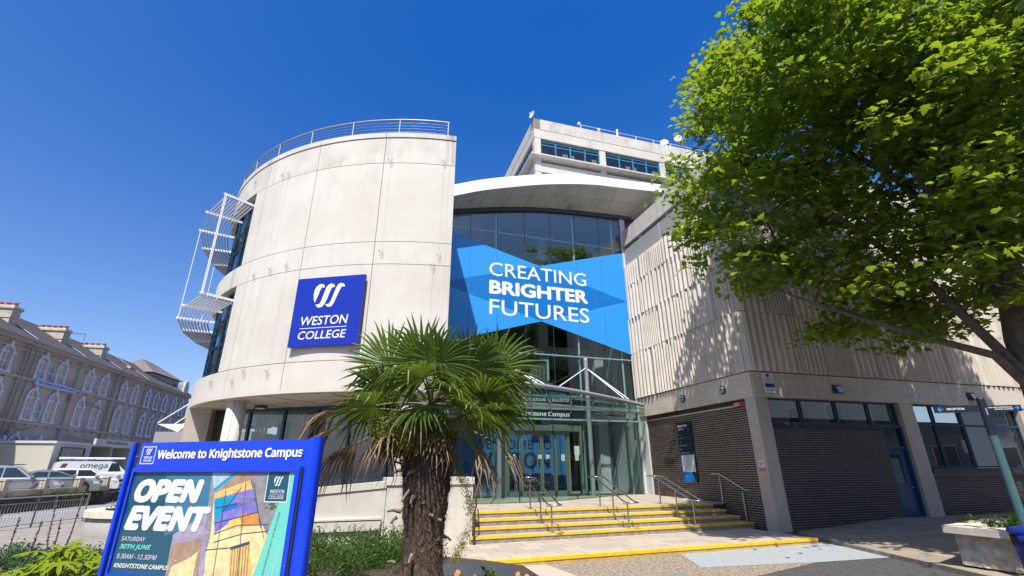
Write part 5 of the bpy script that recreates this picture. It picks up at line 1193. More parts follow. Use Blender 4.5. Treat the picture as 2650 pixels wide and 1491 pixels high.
# name board
nb = thing('hotel_name_board', 'pale blue board lettered The Royal Grosvenor Hotel between the arched windows', 'sign', tuple(HF.P(13.5, .2, 8.9)))
m1 = MB(); HF.box(m1, 10.75, 16.1, .17, .32, 8.72, 9.17, mat('pale_blue_board', (0.36, 0.42, 0.55), .6)); m1.build('board', nb)
m1 = MB(); text(m1, 'The Royal Grosvenor Hotel', HF, 11.0, 15.9, 8.78, 9.10, .33, M['sign_blue'], bold=.035); m1.build('lettering', nb)
# porch
po = thing('hotel_porch', 'low cream hotel porch with a wide brown window and lettered fascia', 'porch', tuple(HF.P(11, 4, .6)))
m1 = MB(); HF.box(m1, 7.6, 12.35, .01, 4.9, .6, 3.92, M['cream']); m1.build('wall', po)
m1 = MB(); HF.box(m1, 7.5, 12.4, .01, 5.02, 3.93, 4.10, M['trimw']); m1.build('eaves_board', po)
m1 = MB(); HF.box(m1, 8.5, 11.4, 4.86, 4.93, 2.72, 3.62, mat_pane); m1.build('pane', po)
brn = mat('brown_frame', (0.09, 0.05, 0.035), .6)
m1 = MB(); HF.box(m1, 8.42, 8.52, 4.9, 4.97, 2.66, 3.68, brn); HF.box(m1, 11.38, 11.48, 4.9, 4.97, 2.66, 3.68, brn); HF.box(m1, 8.3, 11.55, 4.9, 5.02, 2.6, 2.68, brn); HF.box(m1, 8.52, 11.38, 4.9, 4.96, 3.62, 3.70, brn); m1.build('window_frame', po)
m1 = MB(); HF.box(m1, 11.55, 12.1, 4.92, 4.95, 3.0, 3.6, mat('notice_blue', (0.2, 0.27, 0.45), .6, c2=(.5, .55, .65), vscale=14)); m1.build('notice_board', po)
m1 = MB(); HF.box(m1, 12.4, 18.9, .01, 4.95, 3.95, 4.1, M['trimw']); HF.box(m1, 12.4, 18.9, 4.9, 5.08, 4.0, 4.55, mat('pale_fascia', (.48, .48, .45), .7)); m1.build('fascia', po)
m1 = MB(); text(m1, 'ROYAL GROSVENOR HOTEL', HF, 14.0, 17.6, 4.18, 4.42, 5.09, M['slate'], bold=.02)
for i in range(3): HF.box(m1, 12.7, 13.5, 5.08, 5.088, 4.16 + i * .11, 4.2 + i * .11, M['galv']); HF.box(m1, 17.9, 18.5, 5.08, 5.088, 4.16 + i * .11, 4.2 + i * .11, M['galv'])
m1.build('lettering', po)
m1 = MB(); HF.box(m1, 12.45, 18.8, .01, 1.2, .6, 3.95, mat('porch_tan', (0.26, 0.19, 0.12), .8)); HF.box(m1, 15.6, 15.75, 1.2, 4.85, .6, 3.95, M['cream']); HF.box(m1, 18.7, 18.9, .0, 4.9, .6, 3.95, M['cream']); m1.build('recess', po)
m1 = MB(); HF.box(m1, 16.0, 17.0, 1.2, 1.24, 2.9, 3.7, M['paper']); HF.box(m1, 13.4, 14.8, 1.2, 1.24, 2.9, 2.95, M['slate']); HF.box(m1, 13.4, 14.9, 1.2, 1.24, 3.1, 3.14, M['slate']); HF.box(m1, 13.3, 15.0, 1.2, 1.24, 3.3, 3.35, M['slate']); m1.build('notice', po)
# white pointed canopy poking out beyond the tower, grey wall behind
wc = thing('white_canopy', 'white pointed tent-like canopy with raking struts left of the tower foot', 'canopy', (-18.5, 27, 3))
def dirp(rx, rz, y): return (rx * y, y, 2 + rz * y)
m1 = MB(); y = 27.0
pa = [dirp(-.727, .088, y), dirp(-.682, .072, y), dirp(-.58, .078, y + 1), dirp(-.58, .095, y + 1), dirp(-.669, .085, y)]
vsb = [Vector(p) for p in pa]; vsc = [v + Vector((.5, 3.0, .25)) for v in vsb]
m1.add(vsb + vsc, [(0, 1, 2, 3, 4), (9, 8, 7, 6, 5)] + [(i, (i + 1) % 5, 5 + (i + 1) % 5, 5 + i) for i in range(5)], M['white']); m1.build('membrane', wc)
for (p, q) in (((-.727, .090), (-.64, .150)), ((-.693, .087), (-.64, .125)), ((-.68, .085), (-.63, .108))):
    m1 = MB(); m1.tube(dirp(*p, y), dirp(*q, y + .4), .03, M['white'], 8); m1.build('strut', wc)
m1 = MB(); m1.box(-24, -17.5, 33, 37, 0, 4.4, M['render_g']); m1.box(-19.5, -16.9, 30.9, 33, 0, 3.7, mat('pale_grey_wall', (.36, .37, .42), .8)); props(m1.build('grey_annexe'), 'plain grey annexe wall between the hotel and the tower', 'building')

# ================================================================== CAR PARK WALL, FENCE
RW = Fr(-25.36, 25.73, 97.6, -1)
rw = thing('car_park_wall', 'cream pillared car park fence with thin railings above a dark weedy rubble wall', 'wall', (-25.6, 27, 0))
m1 = MB(); RW.box(m1, -22, 7.2, -.5, 0, 0, .76, M['stonewall']); m1.build('rubble_base', rw)
m1 = MB(); R2 = Fr(*RW.P(7.2, 0, 0).xy, 118, -1); R2.box(m1, 0, 14, -.5, 0, 0, .78, M['stonewall']); m1.build('rubble_base', rw)
ps = [-15.6, -12.95, -10.3, -7.7, -5.1, -2.5, -.2, 2.38, 5.0, 7.55]
for s in ps:
    pm = thing('pillar', None, None); pm.parent = rw; pm.location = (0, 0, 0)
    m1 = MB(); RW.box(m1, s - .14, s + .14, -.28, .0, .74, 1.52, M['pillar_c']); m1.build('shaft', pm)
    m1 = MB(); RW.box(m1, s - .17, s + .17, -.31, .03, 1.52, 1.59, M['pillar_c']); m1.build('cap', pm)
for i in range(len(ps) - 1):
    a, b = ps[i] + .14, ps[i + 1] - .14
    m1 = MB(); RW.box(m1, a, b, -.22, -.04, .74, 1.02, M['pillar_c']); RW.box(m1, a, b, -.25, -.01, 1.02, 1.08, M['coping']); m1.build('low_wall', rw)
    m1 = MB(); m1.tube(RW.P(a, -.13, 1.50), RW.P(b, -.13, 1.50), .015, M['dark'], 5); m1.tube(RW.P(a, -.13, 1.12), RW.P(b, -.13, 1.12), .012, M['dark'], 5); m1.build('rail', rw)
    m1 = MB(); n = 24
    for k in range(n): s = a + (b - a) * (k + .5) / n; m1.tube(RW.P(s, -.13, 1.10), RW.P(s, -.13, 1.56), .008, M['galv'], 4)
    m1.build('bars', rw)['kind'] = 'stuff'
# weeds in the wall
def leaf_cloud(name, pts, m, size, n, parent=None, up=.5, seed=1, squash=1.0, spread=.2):
    r_ = np.random.RandomState(seed); c = np.array(pts); idx = r_.randint(0, len(c), n); P_ = c[idx][:, :3] + r_.normal(0, 1, (n, 3)) * (c[idx][:, 3:4] if c.shape[1] > 3 else spread) * np.array([1, 1, squash])
    u = r_.normal(0, 1, (n, 3)); u /= np.linalg.norm(u, axis=1)[:, None]
    nn = r_.normal(0, 1, (n, 3)); nn[:, 2] += up * 2; nn -= (nn * u).sum(1)[:, None] * u; nn /= np.linalg.norm(nn, axis=1)[:, None]
    t = np.cross(nn, u); sz = size * r_.uniform(.6, 1.25, (n, 1))
    V = np.stack([P_ - u * sz, P_ + t * sz * .42 + nn * sz * .10, P_ + u * sz, P_ - t * sz * .42 + nn * sz * .10], 1).reshape(-1, 3)
    base = np.array(wloc(parent)) if parent is not None else np.zeros(3)
    V = V - base
    me = bpy.data.meshes.new(name); F_ = np.arange(n * 4).reshape(-1, 4)
    F_ = np.concatenate([F_[:, [0, 1, 2]], F_[:, [0, 2, 3]]], 0)
    me.vertices.add(n * 4); me.vertices.foreach_set('co', V.ravel()); me.loops.add(len(F_) * 3); me.loops.foreach_set('vertex_index', F_.ravel().astype(np.int32)); me.polygons.add(len(F_)); me.polygons.foreach_set('loop_start', np.arange(len(F_), dtype=np.int32) * 3)
    me.materials.append(m); me.update(calc_edges=True); me.validate()
    return link(name, me, parent)
pts = []
for k in range(46):
    s = rnd.uniform(-14, 8); p = RW.P(s, .06, rnd.uniform(.55, .85)); pts.append((p.x, p.y, p.z, .11))
o = leaf_cloud('wall_weeds', pts, M['shrub'], .05, 3200, seed=4); props(o, 'scrubby weeds growing along the top of the rubble wall', 'weeds', kind='stuff')

# ================================================================== GUARD RAIL
def guard(p0, p1, lab):
    p0, p1 = Vector(p0), Vector(p1); r = thing('guard_rail', lab, 'railing', tuple(p0), group='grey pedestrian guard rails')
    for p in (p0, p1): m1 = MB(); m1.tube(p, p + Vector((0, 0, 1.08)), .032, M['galv'], 8); m1.build('post', r)
    for z in (1.06, .86, .12): m1 = MB(); m1.tube(p0 + Vector((0, 0, z)), p1 + Vector((0, 0, z)), .022 if z > 1 else .014, M['galv'], 8); m1.build('rail', r)
    n = 19
    for k in range(1, n): m1 = MB(); q = p0.lerp(p1, k / n); m1.tube(q + Vector((0, 0, .12)), q + Vector((0, 0, .86)), .008, M['galv'], 5); m1.build('bar', r)
guard((-18.25, 19.85, 0), (-18.29, 22.2, 0), 'grey guard rail panel at the right-hand end of its row')
guard((-18.21, 17.5, 0), (-18.25, 19.85, 0), 'grey guard rail panel cut by the left edge of the photo')
guard((-18.17, 15.1, 0), (-18.21, 17.5, 0), 'grey guard rail panel beyond the left edge')
# round planter
rp = thing('round_planter', 'round concrete planter with pale coping behind the welcome board', 'planter', (-12.4, 18.6, 0))
m1 = MB(); m1.lathe((-12.4, 18.6, 0), [(2.2, 0), (2.2, .58), (2.0, .58), (2.0, .3)], mat('fluted_grey_concrete', (.30, .29, .27), .9, var=.15, vscale=6, stretch=(3, 3, .3), bump=.4), 48); m1.build('drum', rp)
for k in range(12):
    m1 = MB(); a0, a1 = k * 30 + .3, k * 30 + 29.7; vs = []
    n = 6
    for q in range(n + 1):
        t = R(a0 + (a1 - a0) * q / n); vs += [(-12.4 + rr_ * math.cos(t), 18.6 + rr_ * math.sin(t), z) for rr_, z in ((2.28, .58), (2.28, .76), (1.75, .76), (1.75, .58))]
    fs = []
    for q in range(n): b = 4 * q; fs += [(b + i, b + 4 + i, b + 4 + (i + 1) % 4, b + (i + 1) % 4) for i in range(4)]
    m1.add(vs, fs + [(0, 1, 2, 3), (4 * n + 3, 4 * n + 2, 4 * n + 1, 4 * n)], M['coping']); m1.build('coping_stone', rp)
m1 = MB(); m1.lathe((-12.4, 18.6, 0), [(1.98, .55), (0, .62)], M['soil'], 32); m1.build('soil', rp)
pts = [(-12.4 + rnd.uniform(-1.2, 1.2), 18.6 + rnd.uniform(-1.2, 1.2), .75, .18) for _ in range(30)]
o = leaf_cloud('foliage', pts, M['hebe'], .06, 2500, rp, seed=9)

# ================================================================== VEHICLES
def car(name, lab, cat_, paint, nose, az, Lc, Hc, Wc, kind, zg=.62):
    """nose = world xy of the front bumper centre, az = heading in degrees; builds body, glass, wheels, lamps"""
    a = R(az); u = Vector((math.cos(a), math.sin(a), 0)); v = Vector((-u.y, u.x, 0)); o0 = Vector((nose[0], nose[1], zg)) - u * Lc
    r = thing(name, lab, cat_, tuple(o0 + u * Lc / 2))
    def P(x, y, z): return o0 + u * x + v * y + Vector((0, 0, z))
    L, Hh, W = Lc, Hc, Wc / 2
    if kind == 'estate': low = [(0, .35), (.02, .75), (.08, 1.0), (.5, .98 * 1.02), (L - 1.55, 1.02), (L - .9, .96), (L - .25, .82), (L - .05, .62), (L, .38)]; gh = [(.10, 1.0), (.45, Hh - .12), (.9, Hh), (L - 2.6, Hh), (L - 2.1, Hh - .07), (L - 1.35, 1.01)]
    elif kind == 'coupe': low = [(0, .35), (.0, .8), (.25, .98), (.9, 1.0), (L - 1.4, .98), (L - .8, .90), (L - .25, .76), (L - .05, .6), (L, .36)]; gh = [(.35, .98), (1.0, Hh - .16), (1.7, Hh), (L - 2.5, Hh - .02), (L - 2.0, Hh - .14), (L - 1.25, .97)]
    elif kind == 'hatch': low = [(0, .35), (0, .8), (.05, .95), (.5, .97), (L - 1.1, .98), (L - .65, .9), (L - .2, .78), (L - .03, .6), (L, .36)]; gh = [(.06, .95), (.28, Hh - .18), (.7, Hh), (L - 1.95, Hh - .02), (L - 1.6, Hh - .12), (L - .95, .97)]
    else: low = [(0, .4), (0, 1.1), (.03, 1.2), (.1, 1.25), (L - 1.0, 1.22), (L - .5, 1.12), (L - .15, .95), (L, .7), (L, .4)]; gh = [(.02, 1.2), (.10, Hh - .1), (.35, Hh), (L - 2.0, Hh), (L - 1.65, Hh - .1), (L - .85, 1.2)]
    zb_ = .22
    body = MB()
    secs = [(-W, .06), (-W + .05, 0), (W - .05, 0), (W, .06)]
    n = len(low); rings = []
    for y, ins in secs: rings.append([P(min(max(x, ins), L - ins), y, max(z - ins, zb_)) for x, z in low] + [P(L - ins - .05, y, zb_), P(ins + .05, y, zb_)])
    k = n + 2; vs = [p for rg in rings for p in rg]; fs = []
    for i in range(3):
        for j in range(k): fs.append((i * k + j, i * k + (j + 1) % k, (i + 1) * k + (j + 1) % k, (i + 1) * k + j))
    fs += [tuple(range(k)), tuple(range(3 * k, 4 * k))[::-1]]
    body.add(vs, fs, paint, False)
    # cabin
    ti = .16 if kind != 'van' else .08; base_w = W - .05; ks = len(gh); vs = []
    for sg in (-1, 1):
        for x, z in gh: vs.append(P(x, sg * (base_w - ti * (z - .95) / (Hh - .95)), z))
    fs = [tuple(range(ks)), tuple(range(ks, 2 * ks))[::-1]] + [(j, (j + 1) % ks, ks + (j + 1) % ks, ks + j) for j in range(ks)]
    body.add(vs, fs, paint); body.build('body', r)
    def side(x, z, sg, off_=.012): return P(x, sg * (base_w - ti * (z - .95) / (Hh - .95) + off_), z)
    top_ = Hh - .13; zl = 1.03 if kind != 'van' else 1.3
    if kind == 'van': wins = [(L - 2.05, L - 1.25, .12, .25)]
    elif kind == 'estate': wins = [(.35, 1.05, .2, .02), (1.12, 2.15, 0, 0), (2.22, L - 1.55, 0, .62)]
    elif kind == 'coupe': wins = [(.95, 2.0, .55, 0), (2.08, L - 1.45, 0, .75)]
    else: wins = [(.35, 1.5, .2, 0), (1.6, L - 1.15, 0, .6)]
    for sg in (-1, 1):
        for x0, x1, il, ir in wins:
            m1 = MB(); m1.add([side(x0, zl, sg), side(x1, zl, sg), side(x1 - ir, top_, sg), side(x0 + il, top_, sg)], [(0, 1, 2, 3)], M['carglass']); m1.build('side_window', r)
    g0, g1 = gh[-1], gh[-2]
    m1 = MB(); ff = lambda t, y: P(g0[0] + (g1[0] - g0[0]) * t + .02, y, g0[1] + (g1[1] - g0[1]) * t + .015)
    m1.add([ff(.08, -base_w + .12), ff(.08, base_w - .12), ff(.92, base_w - .2), ff(.92, -base_w + .2)], [(0, 1, 2, 3)], M['carglass']); m1.build('windscreen', r)
    g0, g1 = gh[0], gh[1]
    m1 = MB(); ff = lambda t, y: P(g0[0] + (g1[0] - g0[0]) * t - .02, y, g0[1] + (g1[1] - g0[1]) * t + .015)
    m1.add([ff(.15, -base_w + .15), ff(.15, base_w - .15), ff(.85, base_w - .22), ff(.85, -base_w + .22)], [(0, 1, 2, 3)], M['carglass'])
    if kind != 'van': m1.build('rear_window', r)
    for x in (.85, L - .92):
        for sg in (-1, 1):
            wh = thing('wheel', None, None); wh.parent = r; wh.location = (0, 0, 0); c = P(x, sg * (W - .10), .33); q = P(x, sg * (W + .012), .33); ax = (q - c).normalized()
            m1 = MB(); m1.tube(P(x, sg * (W - .02), .37), P(x, sg * (W + .004), .37), .40, M['black'], 20); m1.tube(c, q, .33, M['tyre'], 24); m1.build('tyre', wh)
            m1 = MB(); m1.tube(q - ax * .02, q + ax * .012, .07, M['galv'], 10)
            for t in range(7):
                d = (Vector((0, 0, 1)) * math.cos(t * .8976) + u * math.sin(t * .8976)); m1.tube(q + ax * .008, q + ax * .008 + d * .20, .022, M['galv'], 5)
            m1.path([q + ax * .005 + (Vector((0, 0, 1)) * math.cos(t) + u * math.sin(t)) * .215 for t in np.linspace(0, 2 * math.pi, 17)], .02, M['galv'], 5); m1.build('rim', wh)
    for sg in (-1, 1):
        m1 = MB(); m1.hexa([P(L - .30, sg * (W - .42), .60), P(L - .02, sg * (W - .42), .60), P(L - .12, sg * (W + .006), .60), P(L - .38, sg * (W + .008), .60), P(L - .35, sg * (W - .42), .76), P(L - .10, sg * (W - .42), .74), P(L - .2, sg * (W + .006), .74), P(L - .45, sg * (W + .008), .76)], M['lampglass']); m1.build('headlight', r)
        m1 = MB(); m1.hexa([P(L - 1.45, sg * (W - .05), 1.02), P(L - 1.28, sg * (W - .05), 1.02), P(L - 1.28, sg * (W + .16), 1.02), P(L - 1.45, sg * (W + .16), 1.02), P(L - 1.45, sg * (W - .05), 1.10), P(L - 1.3, sg * (W - .05), 1.16), P(L - 1.3, sg * (W + .16), 1.16), P(L - 1.42, sg * (W + .16), 1.16)], paint); m1.build('wing_mirror', r)
        m1 = MB(); m1.hexa([P(-.012, sg * (W - .3), .8), P(.02, sg * (W - .3), .8), P(.02, sg * (W + .004), .8), P(-.012, sg * (W + .004), .8), P(-.012, sg * (W - .3), 1.0), P(.02, sg * (W - .3), 1.0), P(.02, sg * (W + .004), 1.0), P(-.012, sg * (W + .004), 1.0)], M['redp']); m1.build('tail_light', r)
        for x in ((L - 2.35, L - 3.3) if kind != 'van' else (L - 2.2,)):
            m1 = MB(); m1.tube(P(x, sg * (W + .012), .84), P(x + .2, sg * (W + .012), .84), .02, M['dark'] if kind == 'estate' else paint, 6); m1.build('door_handle', r)
        m1 = MB()
        for x in ((L - 1.42, L - 2.42, L - 3.35)): m1.tube(P(x, sg * (W + .001), .35), P(x, sg * (W + .001), .95), .006, M['black'], 4)
        m1.tube(P(.9, sg * (W + .004), .30), P(L - .9, sg * (W + .004), .30), .035, M['black'], 6); m1.build('door_seam', r)
    m1 = MB(); m1.hexa([P(L - .06, -.5, .42), P(L + .006, -.5, .42), P(L + .006, .5, .42), P(L - .06, .5, .42), P(L - .12, -.5, .58), P(L - .03, -.5, .58), P(L - .03, .5, .58), P(L - .12, .5, .58)], M['black']); m1.build('grille', r)
    return r, P, side
r, P, sd_ = car('parked_car', 'silver estate car behind the fence, cut by the left edge', 'car', M['silver'], (-26.5, 30.1), 38, 4.8, 1.66, 1.88, 'estate')
for sg in (-1, 1): m1 = MB(); m1.tube(P(.9, sg * .62, 1.69), P(2.7, sg * .62, 1.70), .02, M['dark'], 6); m1.build('roof_rail', r)
m1 = MB(); m1.hexa([P(2.0, -.45, 1.68), P(2.9, -.45, 1.68), P(2.9, .45, 1.68), P(2.0, .45, 1.68), P(2.1, -.4, 1.73), P(2.8, -.4, 1.73), P(2.8, .4, 1.73), P(2.1, .4, 1.73)], M['black']); m1.build('roof_hatch', r)
car('parked_car', 'pale green low saloon car between the silver estate and the white hatchback', 'car', M['sage'], (-26.2, 32.4), 42, 4.6, 1.44, 1.84, 'coupe')
car('parked_car', 'white hatchback car parked in front of the white van', 'car', M['carwhite'], (-27.6, 35.6), 46, 3.95, 1.53, 1.74, 'hatch')
r, P, sd_ = car('parked_van', 'white van lettered omega with a pale pipe carrier on its roof', 'van', M['carwhite'], (-30.2, 40.6), 50, 5.1, 2.02, 2.0, 'van')
class VF:  # little frame on the van's right flank
    n = None
    def P(s, a, d, z): return sd_(a, z, -1, d)
vf = VF(); m1 = MB()
vs, fs = glyphs('omega', .02, .12)
m1.add([vf.P(1.35 + 1.6 * x, .02, 1.45 + .36 * y) for x, y in vs], fs, M['slate']); m1.build('lettering', r)
m1 = MB(); m1.add([vf.P(.12, .016, 1.3), vf.P(.42, .016, 1.3), vf.P(.62, .016, 1.85), vf.P(.34, .016, 1.85)], [(0, 1, 2, 3)], mat('van_plum', (.18, .05, .12), .4)); m1.add([vf.P(.55, .016, 1.35), vf.P(.9, .016, 1.35), vf.P(.85, .016, 1.47), vf.P(.68, .016, 1.5)], [(0, 1, 2, 3)], M['arrow']); m1.build('livery', r)
m1 = MB(); m1.tube(P(.1, -.55, 2.22), P(4.0, -.55, 2.22), .075, M['white'], 12); m1.tube(P(.3, -.2, 2.2), P(3.8, -.2, 2.2), .05, M['white'], 10)
for x in (.8, 2.1, 3.3): m1.tube(P(x, -.8, 2.02), P(x, -.8, 2.14), .03, M['dark'], 6); m1.tube(P(x, -.85, 2.13), P(x, .85, 2.13), .02, M['dark'], 6)
m1.build('roof_carrier', r)

# ================================================================== RAMP WALL AND PIER
PF = Fr(-1.1, 14.12, 18.0, -1)
rwl = thing('ramp_wall', 'cream rendered ramp wall with sloping coping and end pier left of the steps', 'wall', (-4, 13, 0))
m1 = MB(); PF.box(m1, -2.32, 0, -1.1, 0, -.02, 1.60, M['plinth']); m1.build('end_pier', rwl)
m1 = MB(); PF.box(m1, -2.36, .03, -1.14, .04, 1.60, 1.78, M['plinth']); m1.build('pier_coping', rwl)
m1 = MB(); PF.box(m1, -.015, 0.03, -1.1, .0, .1, 1.6, M['dark'])
edge = [(-2.34, 1.70), (-2.95, 1.655), (-4.05, 1.585), (-5.15, 1.50), (-6.25, 1.42), (-7.35, 1.33), (-9, 1.2)]
def wt(s): 
    return 1.70 - (-2.34 - s) * .078
m1 = MB(); pts = [(-2.33, -.02), (-2.33, wt(-2.33) - .17), (-7.7, wt(-7.7) - .17), (-7.7, -.02)]
PF.poly(m1, pts, .03, M['plinth'], th=.4); m1.build('wall_face', rwl)
s = -2.33
while s > -7.6:
    e_ = s - 1.1
    m1 = MB(); m1.hexa([PF.P(s - .005, -.38, wt(s) - .165), PF.P(e_ + .005, -.38, wt(e_) - .165), PF.P(e_ + .005, .06, wt(e_) - .165), PF.P(s - .005, .06, wt(s) - .165), PF.P(s - .005, -.38, wt(s)), PF.P(e_ + .005, -.38, wt(e_)), PF.P(e_ + .005, .06, wt(e_)), PF.P(s - .005, .06, wt(s))], M['coping']); m1.build('coping_stone', rwl); s = e_
s = -2.40
while s > -7.4:
    e_ = s - 1.05; m1 = MB(); PF.box(m1, e_ + .004, s - .004, .03, .10, .56, .77, M['plinth']); m1.build('plinth_stone', rwl); s = e_
m1 = MB(); PF.box(m1, -7.7, -2.4, .03, .11, .80, .84, M['plinth']); m1.build('plinth_ledge', rwl)
vn = thing('vent_grille', 'dark slatted air brick low in the ramp wall right of the welcome board', 'vent', tuple(PF.P(-4.2, .04, .48)))
m1 = MB(); PF.box(m1, -4.45, -4.02, .03, .045, .33, .53, M['dark']); m1.build('backing', vn)
for k in range(6): m1 = MB(); PF.box(m1, -4.44, -4.03, .045, .06, .345 + k * .031, .36 + k * .031, M['slate']); m1.build('slat', vn)
# planting bed
bed = MB(); bed.prism([(-7.2, 1.0), (.9, 1.0), (1.3, 4.2), (1.2, 7.2), (.2, 10.9), (-.6, 11.5), (-2.7, 12.6), (-5, 12.8), (-8.4, 11.3), (-7.4, 8.0), (-7.2, 6.5)], -.02, .17, M['soil']); o = bed.build('planting_bed'); o['kind'] = 'structure'
# dark granite seats near the kerb
for x0, y0, lab in ((-.95, 9.75, 'dark grey granite block at the bed edge, nearer the palm'), (-.22, 9.9, 'dark grey granite block at the bed edge, on the right of the other')):
    m1 = MB(); m1.prism([(-1.35, 9.95), (-.65, 9.98), (-.42, 8.9), (-1.12, 8.87)] if x0 < -.5 else [(-.60, 9.85), (-.10, 9.92), (.16, 8.84), (-.36, 8.77)], -.01, .36, mat('dark_granite', (.045, .05, .06), .6, var=.3, vscale=30, bump=.3)); o = m1.build('granite_block'); props(o, lab, 'block', group='granite blocks')
# privet below the ramp wall and behind the board
pts = []
for k in range(230):
    t = rnd.random(); s = -7.9 + 6.7 * t; d = rnd.uniform(.35, 3.6); p = PF.P(s, d, 0)
    if p.x > -1.55: continue
    pts.append((p.x, p.y, .16 + rnd.uniform(.0, .30) * (1 if d < 2.6 else .8), .13))
o = leaf_cloud('ground_cover', pts, M['shrub'], .036, 42000, seed=11, up=.5); props(o, 'clipped green shrub cover in front of the cream ramp wall', 'shrubs', kind='stuff')
m1 = MB()
tw_pts = []
for k in range(60):
    s = rnd.uniform(-6.5, -1.9); p = PF.P(s, rnd.uniform(.4, 1.6), .3); q = p + Vector((rnd.uniform(-.1, .1), rnd.uniform(-.1, .1), rnd.uniform(.22, .5))); m1.tube(p, q, .004, M['petiole'], 4); 
    for t in (.5, .7, .85, 1.0): v = p.lerp(q, t); tw_pts.append((v.x, v.y, v.z, .022))
o = m1.build('shrub_shoots'); props(o, 'upright shoots standing above the clipped green shrubs', 'shoots', kind='stuff')
o = leaf_cloud('shoot_leaves', tw_pts, M['shrub'], .028, 1400, o, seed=12)
# hebe mound bottom left
pts = []
for k in range(300):
    x = rnd.uniform(-7.0, -3.7); y = rnd.uniform(3.6, 6.4); top_ = 1.22 - .07 * abs(y - 4.6); 
    pts.append((x, y, top_ - abs(rnd.gauss(0, .14)), .06))
o = leaf_cloud('hedge', pts, M['hebe'], .020, 46000, seed=21, up=.6); props(o, 'dense dark green hebe hedge in the lower left corner', 'hedge', kind='stuff')
m1 = MB(); m1.prism([(-7.0, 3.7), (-3.8, 3.7), (-3.8, 6.3), (-7.0, 6.3)], .1, .98, M['soil']); m1.build('hedge_core', o)

# broad-leaved plant
def palmate_leaf(mb, c, d, nrm, size, m, lobes=7, droop=.25):
    d = d.normalized(); n = (nrm - d * nrm.dot(d)).normalized(); s = d.cross(n)
    pts = [Vector((0, 0, 0))]; 
    for k in range(lobes):
        a = -1.9 + 3.8 * k / (lobes - 1); L_ = size * (1 - .22 * abs(a) / 1.9)
        for (fr, da) in ((.42, -.20), (.75, -.12), (1.0, 0), (.75, .12), (.42, .20)):
            aa = a + da * (1 if k not in (0, lobes - 1) else .8); pts.append(d * (math.cos(aa) * L_ * fr) + s * (math.sin(aa) * L_ * fr) - n * (droop * size * fr * fr) + n * (0.0 if fr != 1.0 else 0))
    k = len(pts); mb.add([c + p for p in pts], [(0, i, i + 1) for i in range(1, k - 1)], m, True)
fat = thing('fatsia_shrub', 'sunlit yellow-green large-leaved shrub left of the welcome board', 'shrub', (-3.75, 4.3, .2))
st_ = MB()
for k in range(150):
    ang = rnd.uniform(0, 2 * math.pi); rr_ = .62 * math.sqrt(rnd.random()); c = Vector((-3.72 + rr_ * math.cos(ang) * 1.1, 4.35 + rr_ * math.sin(ang), 0)); hgt = 1.62 - .55 * rr_ - rnd.random() * .35; hgt -= max(0, (-3.5 - c.x)) * .34
    c.z = hgt; dirv = Vector((math.cos(ang), math.sin(ang), rnd.uniform(-.25, .15)))
    if k % 2: dirv = Vector((rnd.uniform(-1, .6), rnd.uniform(-1, -.1), rnd.uniform(-.2, .3)))
    m1 = MB(); palmate_leaf(m1, c, dirv, Vector((rnd.uniform(-.5, .4), rnd.uniform(-.9, .0), 1)), rnd.uniform(.11, .19), M['fatsia']); m1.build('leaf', fat, recalc=False)
    st_.tube((-3.75, 4.4, .4), c, .006, M['petiole'], 4)
st_.build('stems', fat)
# dry flower spikes
k = 0
for rx, rz, y, lean, lab in ((-.885, -.045, 4.9, -.06, 'tall dry flower spike, second from the board'), (-.835, -.03, 5.1, .03, 'tallest dry flower spike, nearest the board'), (-.945, -.085, 5.0, .02, 'short dry flower spike standing apart near the left edge'), (-.90, -.09, 4.7, .05, 'thin bent dry spike between the taller ones'), (-.865, -.085, 5.3, -.03, 'thin dry spike close behind the yellow-green shrub'), (-.985, -.08, 5.2, .02, 'dry flower spike at the very left edge')):
    r = thing('flower_spike', lab, 'dry spike', (rx * y - lean * 2, y, .2), group='dry flower spikes'); z1 = 2 + rz * y; b = Vector((rx * y - lean * 3, y, 1.0)); t_ = Vector((rx * y, y, z1)); mid = b.lerp(t_, .5) + Vector((lean, 0, 0))
    m1 = MB(); m1.path([Vector((b.x, b.y, .2)), b, mid, t_], .006, M['stalk'], 5, radii=[.010, .008, .007, .004]); m1.build('stem', r)
    m1 = MB()
    for q in range(46):
        f = rnd.uniform(.35, 1.0); p = b.lerp(mid, f * 2) if f < .5 else mid.lerp(t_, f * 2 - 1); o_ = Vector((rnd.uniform(-1, 1), rnd.uniform(-1, 1), rnd.uniform(-.2, .9))).normalized() * .018; m1.tube(p, p + o_, .007, M['stalk'], 5, r1=.002)
    m1.build('seed_heads', r)
m1 = MB()
for k in range(5):
    b = Vector((-4.9 + k * .12, 4.9, .9)); pts = [b + Vector((-.15 * k * t + .3 * t * t * (1 if k % 2 else -1), 0, .8 * t - .55 * t * t)) for t in np.linspace(0, 1, 7)]
    for i in range(6): m1.add([pts[i] + Vector((0, -.014, 0)), pts[i] + Vector((.0, .014, .004)), pts[i + 1] + Vector((0, .012, .004)), pts[i + 1] + Vector((0, -.012, 0))], [(0, 1, 2, 3)], M['palm_dry'])
props(m1.build('dead_blades'), 'curled brown strap leaves at the foot of the dry spikes', 'dead leaves', kind='stuff')
# blue bench-like rim at the left
bb = thing('blue_bin', 'blue litter bin lid just showing over the hedge at the lower left', 'bin', (-6.3, 7.1, 0))
m1 = MB(); m1.lathe((-6.3, 7.1, 0), [(0, .02), (.24, .02), (.28, .78), (.30, .78), (.30, .9), (.16, 1.0), (0, 1.02)], M['bin'], 32); m1.build('body', bb)

